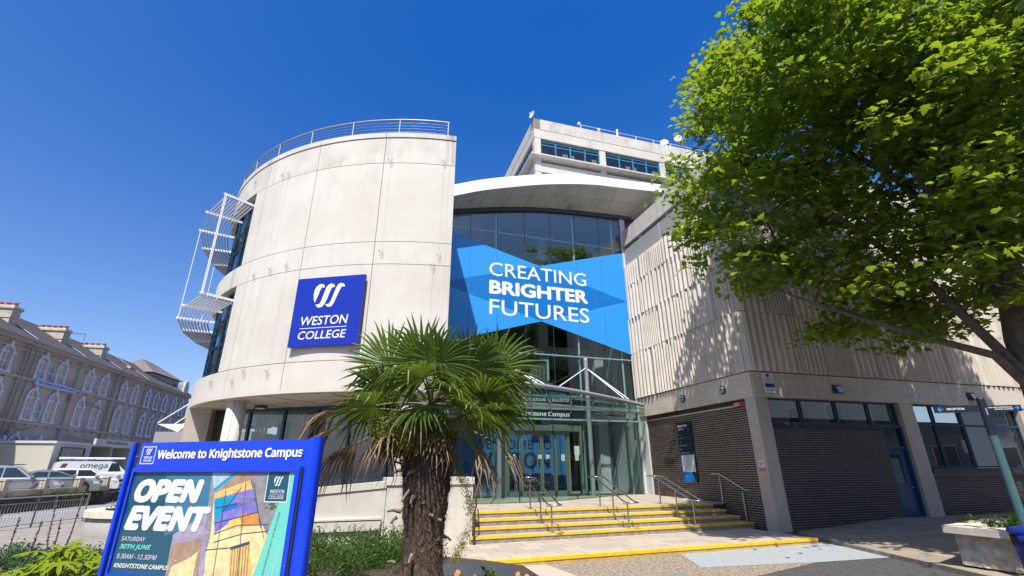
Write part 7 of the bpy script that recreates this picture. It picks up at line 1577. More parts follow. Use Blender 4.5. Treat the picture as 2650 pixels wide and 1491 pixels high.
# ================================================================== PLANE TREE
CL = """7.1,7.0,14.1;9.4,8.0,12.9;12.7,9.7,10.6;12.4,12.0,14.7;6.2,11.4,7.1;12.4,10.9,15.8;10.8,14.2,10.4;10.6,14.2,9.9;8.9,13.3,12.9;9.9,14.5,8.1;10.2,9.6,10.2;16.7,12.5,9.9;8.2,15.0,15.5;9.6,7.3,9.6;13.5,12.9,19.4;9.9,11.7,5.0;19.0,11.7,12.9;11.2,9.0,8.5;7.7,12.0,15.2;7.2,11.7,10.3;7.0,9.1,12.5;8.7,8.8,14.1;11.3,10.1,10.0;18.7,9.2,7.2;14.2,13.7,7.2;13.2,10.1,9.1;7.8,11.2,14.3;12.5,11.2,13.0;8.9,11.1,7.4;6.3,10.7,10.8;11.4,13.0,15.9;14.1,12.3,11.6;13.3,10.6,7.2;8.3,11.9,6.7;17.1,13.8,9.8;11.7,14.3,9.0;12.1,14.3,10.5;9.3,10.9,6.4;11.3,14.2,11.3;10.8,12.7,15.4;9.3,13.0,14.2;11.9,13.1,17.1;9.0,14.4,11.5;10.5,14.4,16.4;17.2,6.8,13.5;14.4,12.8,7.0;10.0,13.8,17.7;16.5,12.1,16.6;6.1,15.0,12.0;14.9,10.6,14.7;15.9,13.9,14.8;16.9,13.6,13.2;12.3,10.5,7.1;11.9,13.9,9.5;10.2,8.7,9.3;8.9,16.0,13.8;16.3,12.2,13.8;12.4,13.9,7.2;9.9,13.9,16.5;12.7,12.2,18.8;9.4,8.8,9.4;12.6,12.9,16.2;13.1,10.7,12.8;6.6,13.9,9.3;10.9,13.7,10.8;10.2,12.3,11.4;7.1,13.2,9.6;12.3,13.9,15.3;9.5,11.0,10.9;13.7,9.6,12.9;11.8,11.0,15.4;16.5,13.1,8.8;13.0,9.1,13.2;16.0,13.8,11.2;13.3,9.1,9.8;11.0,8.3,12.7;8.0,12.4,12.2;16.3,13.0,12.2;13.6,8.4,13.3;18.6,8.2,12.6;13.2,11.3,15.4;7.0,9.0,11.0;10.0,10.7,19.3;19.0,11.4,13.1;7.0,10.3,12.6;16.1,13.5,11.7;17.2,13.8,8.6;8.9,13.6,11.4;10.9,9.9,6.2;11.0,14.7,10.0;18.8,10.7,15.7;18.1,9.8,14.3;13.3,12.3,11.1;15.8,9.2,16.8;12.7,11.8,18.2;17.4,11.8,15.1;11.3,12.6,6.1;15.9,6.6,14.2;9.6,8.0,11.6;12.9,11.6,14.1;13.3,7.8,17.2;9.5,11.2,11.7;14.3,14.5,14.3;15.1,11.7,10.7;16.3,8.5,9.4;13.3,12.5,12.4;10.0,15.3,15.4;12.3,9.2,12.8;13.6,15.0,9.1;18.3,12.2,12.4;10.8,9.8,9.6;18.1,6.9,14.1;8.6,11.1,14.7;8.3,11.1,9.7;7.8,7.9,12.1;18.2,7.1,11.3;13.5,8.0,8.2;14.3,9.9,15.5;13.1,11.8,13.6;11.1,13.8,14.9;10.6,11.7,6.5;12.0,10.3,9.8;10.6,9.7,12.2;12.7,9.7,12.1;10.9,13.2,6.4;10.2,7.7,11.2;10.5,10.9,14.7;14.6,13.7,10.1;11.7,10.5,9.7;13.4,10.9,9.3;9.6,9.1,12.1;14.6,11.7,11.7;12.4,10.9,11.0;16.7,11.2,13.8;14.5,11.6,7.9;7.3,13.2,15.6;7.7,11.7,12.8;9.2,13.1,14.3;13.7,11.6,12.2;6.8,14.0,10.1;11.6,8.9,8.6;13.7,14.4,13.4;17.2,13.6,11.2;14.8,9.5,17.1;14.0,10.1,13.9;10.5,9.2,10.6;7.9,11.2,9.9;11.4,9.8,7.7;13.9,11.7,11.0;6.5,12.9,14.4;12.0,10.6,10.5;9.0,10.5,8.2;15.6,14.8,11.4;10.6,8.2,9.6;6.2,11.8,13.3;14.0,10.5,13.7;8.5,11.9,10.3;9.0,15.3,8.9;12.3,11.6,9.6;13.3,5.5,13.1;17.1,11.0,6.7;10.7,11.7,7.5;8.3,10.5,11.8;12.1,9.6,13.8;17.7,11.1,16.6;17.9,12.7,12.6;15.8,13.3,13.6;10.3,11.9,12.9;11.3,7.9,11.8;11.5,12.8,15.0;16.2,10.1,14.0;11.8,11.3,7.9;16.6,13.1,8.8;11.5,14.8,7.9;11.9,13.2,5.6;10.3,8.7,8.9;16.0,14.7,15.8;10.2,13.1,11.8;10.5,13.1,15.6;12.0,10.1,5.7;13.6,12.9,14.5;13.9,6.1,11.0;12.5,8.4,8.2;15.4,13.1,12.1;13.9,10.7,11.7;14.0,12.1,15.1;10.5,16.3,14.6;8.1,10.5,12.0;10.8,5.9,16.1;10.4,10.2,9.6;10.9,10.4,14.6;10.9,10.5,11.4;9.5,9.5,14.8;12.1,12.0,18.1;11.4,13.0,12.3;10.5,12.2,6.2;13.5,13.8,16.2;14.0,14.7,13.5;10.3,10.3,12.5;10.7,6.8,10.8;8.3,14.8,7.9;11.6,9.5,8.7;8.7,15.5,13.0;14.1,11.1,10.5;14.1,11.8,15.5;16.2,12.5,8.9;11.8,13.1,12.9;12.0,12.5,8.4;9.3,8.7,10.6;16.6,11.6,10.8;13.0,13.5,16.7;12.7,7.6,8.6;11.1,9.4,10.4;12.5,11.2,11.9;13.6,11.6,9.1;10.8,14.6,6.1;15.4,11.4,13.6;5.9,10.7,13.1;13.4,12.9,16.8;13.4,12.5,6.8;14.4,9.8,14.7;7.9,11.1,9.3;18.0,13.8,15.0;13.6,13.5,18.7;17.1,11.7,12.4;8.7,15.1,13.1;12.2,7.3,17.1;16.7,14.8,9.6;16.6,9.7,13.6;10.3,8.7,7.0;6.9,13.5,13.2;6.5,14.9,8.7;12.5,10.5,10.6;9.8,9.5,7.0;17.1,12.1,11.5;10.5,12.2,17.4;9.3,9.7,13.0;10.7,8.4,14.0;10.6,6.7,11.1;12.3,15.6,15.9;11.8,13.3,7.5;10.9,13.2,9.9;12.3,10.8,12.1;7.4,8.3,13.0;10.8,11.9,5.5;14.0,14.0,12.9;14.6,12.8,16.5;10.6,14.6,13.4;13.4,13.6,13.2;6.6,11.5,10.6;16.3,12.8,8.1;15.1,10.5,14.9;14.8,12.7,10.8;7.2,8.6,12.5;14.3,9.5,12.2;12.4,13.6,6.4;14.4,13.5,8.9;10.6,12.1,12.2;9.9,9.5,7.6;10.4,7.7,9.9;7.9,11.8,9.6;9.6,8.3,7.5;8.8,11.0,6.1;12.2,15.1,15.3;13.5,6.8,16.9;14.9,11.8,9.6;18.9,10.2,10.0;8.5,9.6,11.0;15.0,9.9,12.1;12.6,14.9,12.2;11.1,11.9,14.3;13.4,8.5,12.7;13.4,13.6,6.6;12.3,14.3,12.2;8.7,8.4,11.1;9.9,11.8,15.8;14.8,14.8,7.4;11.2,14.3,7.6;11.6,11.0,8.8;17.4,10.2,13.7;13.6,12.8,18.1;11.5,10.8,14.4;10.3,11.9,17.4;11.9,9.9,7.2;12.2,11.9,11.5;8.0,14.5,15.1;14.6,10.6,9.8;10.8,13.3,10.3;13.7,9.3,10.3;11.5,12.0,7.1;12.8,10.1,12.4;13.3,10.4,14.5;10.8,9.1,12.0;18.8,12.1,15.5;9.9,14.3,11.5;14.0,15.0,7.9;15.5,14.5,10.1;13.5,9.9,11.9;8.4,13.9,8.7;9.6,9.1,14.1;6.5,11.0,13.7;13.9,11.5,14.2;12.6,9.1,11.7;5.4,9.0,11.4;13.1,11.7,10.1;10.0,10.9,6.4;13.2,13.1,5.9;8.0,12.1,7.1;13.8,13.8,10.3;6.6,8.1,13.5;10.2,9.5,13.7;15.6,13.0,11.6;11.5,15.1,10.2;11.5,12.7,9.6;8.4,13.4,8.3;9.6,15.7,14.0;8.4,12.9,14.6;13.9,9.7,12.7;11.5,9.6,13.3;14.5,11.7,11.6;9.6,13.9,10.4;12.6,13.6,18.0;12.7,13.0,12.7;12.8,8.1,12.5;10.1,15.0,9.9;16.8,10.8,14.8;13.9,12.7,6.5;12.2,12.6,11.5;14.4,9.7,15.0;16.1,13.5,10.2;9.7,8.3,10.2;14.9,12.5,9.8;12.9,12.9,9.5;12.6,13.8,18.5;11.3,9.3,12.1;14.0,9.2,6.2;12.3,12.6,15.3;11.3,8.1,11.6;12.0,14.0,9.5;13.7,9.0,14.5;7.0,12.0,10.4;10.6,13.2,16.3;18.4,14.0,13.1;11.5,12.0,17.2;13.7,13.8,15.9;8.7,10.5,12.4;16.9,14.2,7.4;11.4,10.0,14.0;12.2,10.0,13.3;15.6,11.6,12.9;12.1,10.7,13.4;10.1,12.1,7.3;9.0,14.7,11.3;13.4,7.7,12.5;9.9,12.7,5.7;18.5,11.8,16.5;11.9,13.1,9.3;8.0,9.4,14.2;18.9,7.6,10.2;10.5,9.8,12.8;8.6,12.6,12.8;16.1,8.0,10.1;14.9,13.7,10.9;7.3,9.8,12.9;15.0,11.7,11.4;12.7,12.9,11.5;9.5,11.3,13.8;11.2,7.6,10.2;17.2,7.4,13.7;10.2,9.8,11.1;15.8,13.9,10.0;8.8,9.3,14.4;8.6,10.4,8.8;7.9,13.0,9.3;9.9,8.1,8.1;6.7,12.7,7.9;12.1,7.0,14.9;10.5,13.1,16.8;14.8,13.4,11.9;17.0,13.7,16.1;11.5,10.0,12.7;10.3,13.6,7.1;9.7,12.5,10.9;11.8,11.6,14.3;15.1,9.3,7.2;12.1,10.5,9.2;9.7,6.6,17.2;8.0,12.4,14.5;8.9,8.7,16.0;13.1,13.3,7.8;10.5,10.3,15.7;11.2,13.0,12.7;14.2,13.1,10.6;8.8,14.1,15.4;10.1,11.3,12.8;8.9,8.3,12.7;7.6,8.5,12.3;6.7,12.5,12.9;11.5,13.2,17.6;14.0,12.8,16.9;13.5,15.0,16.5;17.3,14.6,8.3;16.4,14.6,7.3;13.7,11.1,10.7;6.9,10.7,13.7;11.4,9.7,6.6;10.4,15.9,14.3;7.5,13.2,7.9;9.8,9.0,6.2;13.1,10.4,7.6;16.5,11.4,11.4;13.9,10.5,15.3;14.7,11.7,12.5;8.7,10.7,10.5;6.4,7.9,13.1;18.5,13.4,8.5;11.9,9.9,15.3;12.5,13.6,6.4;11.5,14.4,14.1;12.1,10.6,10.5;5.7,12.9,9.6;9.1,8.2,11.7;11.6,12.9,12.5;13.8,14.4,13.9;16.5,13.7,9.1;12.7,13.6,12.3;9.9,13.5,14.0;18.3,13.7,8.1;9.6,14.9,8.3;11.4,9.7,14.3;11.3,9.3,7.2;9.0,8.4,17.4;17.2,11.1,14.2;13.3,11.2,7.2;12.8,14.9,9.6;19.6,10.5,10.3;10.0,14.7,9.7;12.1,12.2,8.6;15.1,10.3,12.6;10.1,6.9,11.1;8.8,15.4,15.4;9.6,8.3,11.1;12.8,10.3,13.9;13.8,12.0,10.4;11.6,8.8,12.4;11.0,9.5,10.6;17.0,9.2,10.3;13.6,8.5,18.5;11.8,6.9,11.0;14.8,13.3,16.4;16.4,13.6,16.2;13.1,13.2,17.7;13.9,11.9,12.4;11.7,9.3,9.7;9.6,13.4,12.8;13.0,6.8,15.2;15.5,12.5,15.9;11.8,11.5,15.4;9.7,12.3,14.8;5.8,9.7,10.6;15.8,12.2,15.0;10.1,10.1,9.6;12.7,12.7,19.1;10.2,14.3,14.1;19.7,12.5,9.3;7.4,13.2,8.0;8.7,11.2,7.1;13.5,9.6,9.5;12.3,8.9,9.0;12.8,9.5,11.8;9.8,9.0,8.4;12.5,11.2,7.8;9.7,11.7,15.1;10.0,9.7,13.1;9.1,9.2,14.3;14.2,12.4,12.2;11.6,5.5,13.8;12.1,9.8,11.3;12.2,8.3,9.8;13.6,11.1,13.9;12.3,13.2,5.8;11.1,10.1,6.5;6.5,12.2,10.1;12.3,11.3,15.1;5.9,11.5,9.6;12.4,5.2,12.3;19.6,10.2,13.5;11.7,9.9,10.4;18.2,12.6,15.9;17.8,7.0,14.0;7.6,11.1,11.0;11.0,13.0,6.3;8.6,9.0,9.5;17.5,11.8,16.9;7.4,11.4,12.5;11.5,15.1,13.8;6.9,10.1,14.4;11.3,11.0,7.4;11.9,14.3,7.5;5.2,12.4,9.8;14.6,11.1,13.0;14.4,12.9,7.3;13.5,11.2,6.4;9.3,10.6,7.5;11.1,9.3,9.6;10.2,10.3,9.8;19.3,8.9,10.0;7.4,8.6,14.0;6.8,13.0,7.3;7.1,10.8,9.5;6.8,15.3,11.0;8.1,14.4,7.6;12.7,14.0,16.5;14.8,14.6,16.1;9.9,6.4,15.2;11.5,13.3,18.3;7.4,9.5,11.8;16.4,14.2,14.0;8.3,13.3,8.3;5.7,11.1,7.7;8.9,10.7,9.1;13.4,9.0,11.3;15.0,10.0,12.3;11.5,10.1,13.2;12.3,12.1,16.6;9.8,11.6,11.5;8.6,7.7,12.7;5.7,11.3,12.1;7.5,14.1,8.6;12.5,12.0,8.1;11.4,14.3,13.5;10.7,13.0,13.9;11.2,10.8,15.7;11.7,11.1,13.3;11.4,11.6,19.3;11.8,11.6,17.5;8.0,12.6,12.6;9.1,12.4,5.6;17.8,14.5,10.8;12.9,15.3,11.3;15.2,11.6,6.3;7.0,9.0,11.6;12.1,9.6,7.3;6.0,12.3,12.1;5.4,12.5,8.5;5.4,12.4,8.5;9.4,7.4,9.9;13.3,13.1,11.3;6.7,14.8,11.5;11.7,11.7,12.9;13.9,12.0,8.6;7.8,11.4,8.5;16.8,14.0,12.3;9.6,7.8,10.2;10.1,11.7,15.9;12.6,10.3,13.8;15.5,13.8,12.5;7.2,10.6,11.0;8.2,9.4,11.5;9.2,9.8,11.2;15.8,14.8,10.8;17.0,12.7,17.5;12.2,10.0,11.2;14.6,15.3,10.3;17.1,12.3,15.0;12.8,9.6,9.4;10.1,9.8,12.2;10.7,12.3,6.3;9.4,13.2,14.4;7.4,13.6,14.5;15.8,12.8,6.7;13.0,9.8,10.3;17.0,12.1,13.6;14.5,11.1,12.4;12.5,10.6,15.6;14.9,14.4,16.5;8.4,10.1,11.3;17.8,13.7,13.4;15.8,12.7,15.5;7.0,12.4,6.9;9.6,9.5,9.3;11.1,12.4,16.4;13.3,10.4,15.0;6.6,12.2,10.8;12.1,9.4,9.5;5.4,10.5,9.2;9.1,14.9,13.9;8.6,8.7,12.9;19.2,11.9,9.8;13.7,10.1,11.6;6.5,12.6,12.9;8.2,11.7,12.0;13.7,9.4,12.0;12.4,14.4,10.1;11.4,11.9,17.5;12.6,10.3,10.2;11.5,7.6,11.9;16.9,6.3,13.1;6.4,9.5,12.0;7.0,10.7,13.4;16.5,10.9,13.5;12.8,8.5,13.7;10.6,15.0,6.1;14.7,13.6,10.5;17.0,13.9,15.7;10.2,12.3,12.4;8.5,15.9,13.5;8.7,13.3,16.9;5.1,9.7,11.3;16.8,13.4,14.9;12.1,13.9,16.6;13.1,13.8,8.4;8.4,11.5,7.6;17.4,14.1,7.6;13.7,10.2,11.2;7.3,9.7,14.0;12.8,14.6,6.3;6.3,9.7,11.4;15.7,11.4,11.0;14.4,5.9,12.7;12.5,11.0,9.3;14.9,12.5,10.1;10.6,12.8,10.5;10.3,9.7,7.7;8.9,13.2,5.6;16.0,12.7,9.4;16.6,14.3,8.9;10.7,8.6,13.9;6.8,10.7,9.1;11.7,6.7,9.7;11.9,9.6,8.8;14.1,11.3,18.5;5.5,10.8,9.4;15.4,8.8,11.9;16.5,13.3,10.7;17.0,12.8,16.8;11.9,12.2,16.5;7.9,13.8,13.5;12.6,10.2,12.5;12.0,15.0,16.6;7.3,10.8,10.1;10.7,11.3,11.8;12.0,8.0,9.1;12.0,14.1,15.9;12.8,12.1,6.3;14.1,12.2,17.5;7.8,11.9,7.3;15.5,14.2,15.3;16.9,11.3,16.7;9.2,13.2,5.8;6.6,13.7,9.8;11.4,14.0,11.8;7.4,13.1,15.4;9.6,13.8,10.5;8.7,12.8,12.6;10.1,10.7,15.5;13.5,13.3,17.9;12.8,11.1,9.7;12.1,14.1,14.0;10.7,11.9,9.5;16.7,10.9,13.6;11.7,13.4,14.6;9.9,7.3,13.7;11.0,13.4,13.5;12.4,10.2,12.7;10.3,10.3,12.1;17.5,11.9,12.8;15.4,11.7,10.0;13.2,13.8,15.5;12.4,13.0,15.2;10.1,10.2,14.4;17.9,13.4,15.1;14.4,10.9,13.6;8.6,11.6,9.9;11.3,11.0,10.0;12.8,10.1,6.9;16.4,14.3,13.8;17.7,12.9,10.1;8.6,9.3,14.2;10.8,13.2,18.5;16.5,12.0,16.0;15.3,7.4,11.1;10.9,14.5,7.4;7.5,10.1,15.0;7.5,12.7,15.8;12.4,8.4,7.3;12.8,12.5,12.2;12.6,11.9,15.4;6.7,15.3,13.0;13.2,12.5,16.6;15.3,9.6,15.6;11.0,11.7,9.4;9.1,12.8,13.6;11.3,8.5,12.7;9.8,8.5,12.2;10.4,10.1,11.1;9.5,9.7,12.2;10.0,7.4,11.2;12.2,14.1,11.6;14.1,10.9,12.8;5.8,12.0,8.4;10.3,8.2,11.4;13.7,11.7,13.0;13.3,8.9,12.9;11.4,13.3,14.1;12.5,15.4,13.1;9.1,12.5,6.3;14.4,13.6,8.3;12.0,11.2,9.9;16.7,14.5,7.0;14.9,11.9,8.8;12.3,16.2,14.1;13.2,6.2,16.8;13.1,13.5,6.7;13.6,13.0,14.6;13.1,10.3,13.3;10.8,10.2,10.9;9.4,12.1,9.5;9.3,10.5,11.5;16.9,10.7,15.4;11.4,12.2,13.9;15.8,12.2,14.0;11.0,9.2,5.5;13.6,14.8,10.1;13.2,13.2,11.9;7.4,11.9,11.6;11.3,8.7,15.8;11.3,10.4,10.3;11.5,11.9,7.8;13.3,12.3,9.6;11.3,13.3,6.1;12.7,11.0,8.5;10.1,12.3,13.7;15.8,11.3,12.5;15.1,12.2,9.6;14.2,15.6,14.4;11.7,12.1,14.6;18.0,14.5,8.6;13.9,9.6,13.2;12.2,10.5,12.7"""
CLP = np.array([[float(v) for v in c.split(',')] for c in CL.split(';')])
tree = thing('plane_tree', 'large plane tree spreading over the right side from the roughcast planter', 'tree', (11.6, 10.7, .7))
tb = MB()
base = Vector((12.05, 10.75, .6))
tb.path([base, base + Vector((-.05, 0, 1.2)), base + Vector((-.1, 0, 2.6)), base + Vector((0, .1, 4.2)), base + Vector((.3, .0, 6.5)), base + Vector((.2, .2, 9.5)), base + Vector((.4, .0, 13))], .3, M['bark'], 14, radii=[.48, .38, .36, .33, .26, .18, .08])
tb.build('trunk', tree)
limbs = [[(12.0, 10.75, 3.2), (11.2, 10.8, 4.4), (9.9, 11.2, 5.0), (8.6, 11.6, 5.7), (7.4, 12, 6.4)], [(11.7, 10.8, 4.0), (10.8, 11.4, 6.5), (9.6, 12.0, 8.6), (8.2, 12.6, 10.2), (7.0, 13, 12)],
 [(11.9, 10.8, 6.2), (10.6, 10.5, 9.2), (8.8, 10.4, 11.8), (7.0, 10.2, 14)], [(11.9, 10.8, 7), (11.2, 11.8, 10), (10, 13.2, 13), (9, 14, 15.5)], [(11.9, 10.8, 4.6), (13, 9.8, 7), (14.5, 9, 9.5), (16.5, 8.5, 12)],
 [(11.9, 10.8, 5.6), (13, 12, 8.6), (14.5, 13, 11.5), (16, 13.6, 14)], [(12, 10.8, 9.5), (13, 11, 13), (13.6, 11, 16.5), (14, 11, 19)]]
LP = []
for lb in limbs:
    m1 = MB(); n = len(lb); m1.path([Vector(p) for p in lb], .1, M['bark'], 9, radii=[.12 * (1 - .8 * i / (n - 1)) for i in range(n)]); m1.build('limb', tree)
    for i in range(n - 1):
        for t in (0, .25, .5, .75): LP.append(Vector(lb[i]).lerp(Vector(lb[i + 1]), t))
    LP.append(Vector(lb[-1]))
tw = MB()
nodes = [(p, -1) for p in LP]; todo = sorted([Vector(c) for c in CLP], key=lambda c: min((p - c).length for p in LP)); ends = []
for c in todo:
    j = min(range(len(nodes)), key=lambda i: (nodes[i][0] - c).length + (.35 if nodes[i][1] >= 0 else 0)); ends.append((c, j)); nodes.append((c, j))
load = [0] * len(nodes)
for i in range(len(nodes) - 1, -1, -1):
    load[i] += 1
    if nodes[i][1] >= 0: load[nodes[i][1]] += load[i]
n0 = len(LP)
for k_, (c, j) in enumerate(ends):
    q = nodes[j][0]; w_ = load[n0 + k_]; L_ = (c - q).length
    mid = q.lerp(c, .5) + Vector((rnd.uniform(-.12, .12), rnd.uniform(-.12, .12), rnd.uniform(.0, .2)))
    tw.path([q, mid, c], .02, M['twig'], 5, radii=[min(.07, .009 * w_ ** .5 + .006), min(.06, .007 * w_ ** .5 + .005), .006 + .004 * (w_ > 1)])
    for _ in range(2): e_ = c + Vector((rnd.gauss(0, .3), rnd.gauss(0, .3), rnd.gauss(0, .2))); tw.tube(mid.lerp(c, .7), e_, .006, M['twig'], 3, r1=.003, cap=False)
o = tw.build('twigs', tree); o['kind'] = 'stuff'
# leaves
OUT = [(0, 0), (.16, -.10), (.50, .02), (.34, .18), (.62, .42), (.30, .44), (.26, .62), (0, 1.0), (-.26, .62), (-.30, .44), (-.62, .42), (-.34, .18), (-.50, .02), (-.16, -.10)]
OUTL = np.array([(x, y, -.22 * (x * x) - .12 * y * y) for x, y in OUT]); OUTL[0] = (0, -.05, 0)
CEN = np.array([0, .32, .03])
TEM = np.vstack([CEN, OUTL]); nv = len(TEM); TF = np.array([(0, i, i % (nv - 1) + 1) for i in range(1, nv)])
def leaf_frames(P_, r_, up=1.1, out=None):
    n = len(P_); nn = r_.normal(0, .75, (n, 3)); nn[:, 2] += up; nn += np.array(sv)[None, :] * .55
    nn /= np.linalg.norm(nn, axis=1)[:, None]
    u = r_.normal(0, 1, (n, 3)); u[:, 2] -= .55; u -= (u * nn).sum(1)[:, None] * nn; u /= np.linalg.norm(u, axis=1)[:, None]
    return np.cross(u, nn), u, nn
def leaf_mesh(name, P_, S_, m, r_, parent, up=1.1):
    n = len(P_); X, Y, Z_ = leaf_frames(P_, r_, up)
    V = P_[:, None, :] + S_[:, None, None] * (TEM[None, :, 0:1] * X[:, None, :] + TEM[None, :, 1:2] * Y[:, None, :] + TEM[None, :, 2:3] * Z_[:, None, :])
    V = V.reshape(-1, 3) - np.array(wloc(parent)); F_ = (TF[None] + (np.arange(n) * nv)[:, None, None]).reshape(-1, 3)
    me = bpy.data.meshes.new(name); me.vertices.add(len(V)); me.vertices.foreach_set('co', V.ravel()); me.loops.add(len(F_) * 3); me.loops.foreach_set('vertex_index', F_.ravel().astype(np.int32)); me.polygons.add(len(F_)); me.polygons.foreach_set('loop_start', np.arange(len(F_), dtype=np.int32) * 3)
    me.materials.append(m); me.update(calc_edges=True); me.polygons.foreach_set('use_smooth', np.ones(len(F_), bool)); return link(name, me, parent)
r_ = np.random.RandomState(3)
# spray of leaves round every cluster: flattened, layered sprays
idx = np.repeat(np.arange(len(CLP)), 100); off_ = r_.normal(0, 1, (len(idx), 3)) * np.array([.35, .35, .17])
LPn = CLP[idx] + off_; LPn[:, 2] -= .12 * (off_[:, 0] ** 2 + off_[:, 1] ** 2)
S_ = r_.uniform(.085, .235, len(LPn))
dist = np.linalg.norm(LPn - np.array([0, 0, 2.0]), axis=1)
vis = (LPn[:, 1] > 3) & (LPn[:, 0] / LPn[:, 1] < 1.12) & ((LPn[:, 2] - 2) / LPn[:, 1] < 1.25)
score = np.where(vis, dist / (S_ * 5 + .5), 1e9); order = np.argsort(score); near = order[:290]; rest_i = order[290:]
o = leaf_mesh('foliage', LPn[rest_i], S_[rest_i], M['leaf'], r_, tree); o['kind'] = 'stuff'
tm = bpy.data.meshes.new('leaf'); tm.from_pydata([tuple(v) for v in TEM], [], [tuple(f) for f in TF]); tm.materials.append(M['leaf']); tm.polygons.foreach_set('use_smooth', [True] * len(TF)); tm.update()
X, Y, Z_ = leaf_frames(LPn[near], r_)
for k, i in enumerate(near):
    mtx = Matrix(((X[k][0], Y[k][0], Z_[k][0]), (X[k][1], Y[k][1], Z_[k][1]), (X[k][2], Y[k][2], Z_[k][2])))
    o = bpy.data.objects.new('leaf', tm); col.objects.link(o); o.parent = tree; o.location = Vector(LPn[i]) - tree.location; o.rotation_mode = 'QUATERNION'; o.rotation_quaternion = mtx.to_quaternion(); s_ = float(S_[i]); o.scale = (s_, s_, s_)
dr_i = r_.choice(len(LPn), 130, replace=False); o = leaf_mesh('dry_leaves', LPn[dr_i] + r_.normal(0, .1, (130, 3)), r_.uniform(.06, .11, 130), M['leaf_dry'], r_, tree); o['kind'] = 'stuff'

# ================================================================== PALM
PX, PY = -.955, 5.5
palm = thing('palm_tree', 'shaggy fan palm with brown fibrous trunk in front of the tower', 'palm tree', (PX, PY, .1))
N_A, N_Z = 44, 64; vs = []; r2 = np.random.RandomState(8)
for j in range(N_Z):
    t = j / (N_Z - 1); z = .1 + 2.25 * t
    rad = .245 + .02 * math.sin(t * 9) - .035 * (1 - abs(2 * t - 1)) + (.05 * max(0, t - .9) / .1) * 1.0
    cxo = PX + .045 * math.sin(t * 2.2) - .02
    for k in range(N_A):
        a = 2 * math.pi * k / N_A; rr_ = rad * (1 + .10 * r2.normal() * .45 + .05 * math.sin(k * 1.7 + j * .6)); vs.append((cxo + rr_ * math.cos(a), PY + rr_ * math.sin(a), z + .012 * r2.normal()))
m1 = MB(); fs = [(j * N_A + k, j * N_A + (k + 1) % N_A, (j + 1) * N_A + (k + 1) % N_A, (j + 1) * N_A + k) for j in range(N_Z - 1) for k in range(N_A)]
m1.add(vs, fs, M['fibre'], False); m1.build('trunk', palm)
# hairy fibres
n = 20000; V = []; F_ = []
th = r2.uniform(0, 2 * np.pi, n); zz = .1 + 2.3 * r2.random_sample(n); t_ = (zz - .1) / 2.25; rad = .242 + .02 * np.sin(t_ * 9) - .035 * (1 - abs(2 * t_ - 1)) + .05 * np.clip(t_ - .9, 0, 1) / .1
cxo = PX + .045 * np.sin(t_ * 2.2) - .02
P0 = np.stack([cxo + rad * np.cos(th), PY + rad * np.sin(th), zz], 1); od = np.stack([np.cos(th), np.sin(th), 0 * th], 1); tg = np.stack([-np.sin(th), np.cos(th), 0 * th], 1)
Ln = r2.uniform(.05, .15, n)[:, None]; drn = od * r2.uniform(.05, .45, (n, 1)) + tg * r2.normal(0, .55, (n, 1)) + np.array([0, 0, 1.0]) * r2.uniform(-1.1, .5, (n, 1)); P1 = P0 + drn * Ln; wdt = tg * .0022 + np.array([0, 0, .001])
Vv = np.stack([P0 - wdt, P0 + wdt, P1], 1).reshape(-1, 3) - np.array(palm.location)
me = bpy.data.meshes.new('fibres'); me.from_pydata(Vv.tolist(), [], np.arange(3 * n).reshape(-1, 3).tolist()); me.materials.append(M['fibre']); me.update(); o = link('fibres', me, palm); o['kind'] = 'stuff'
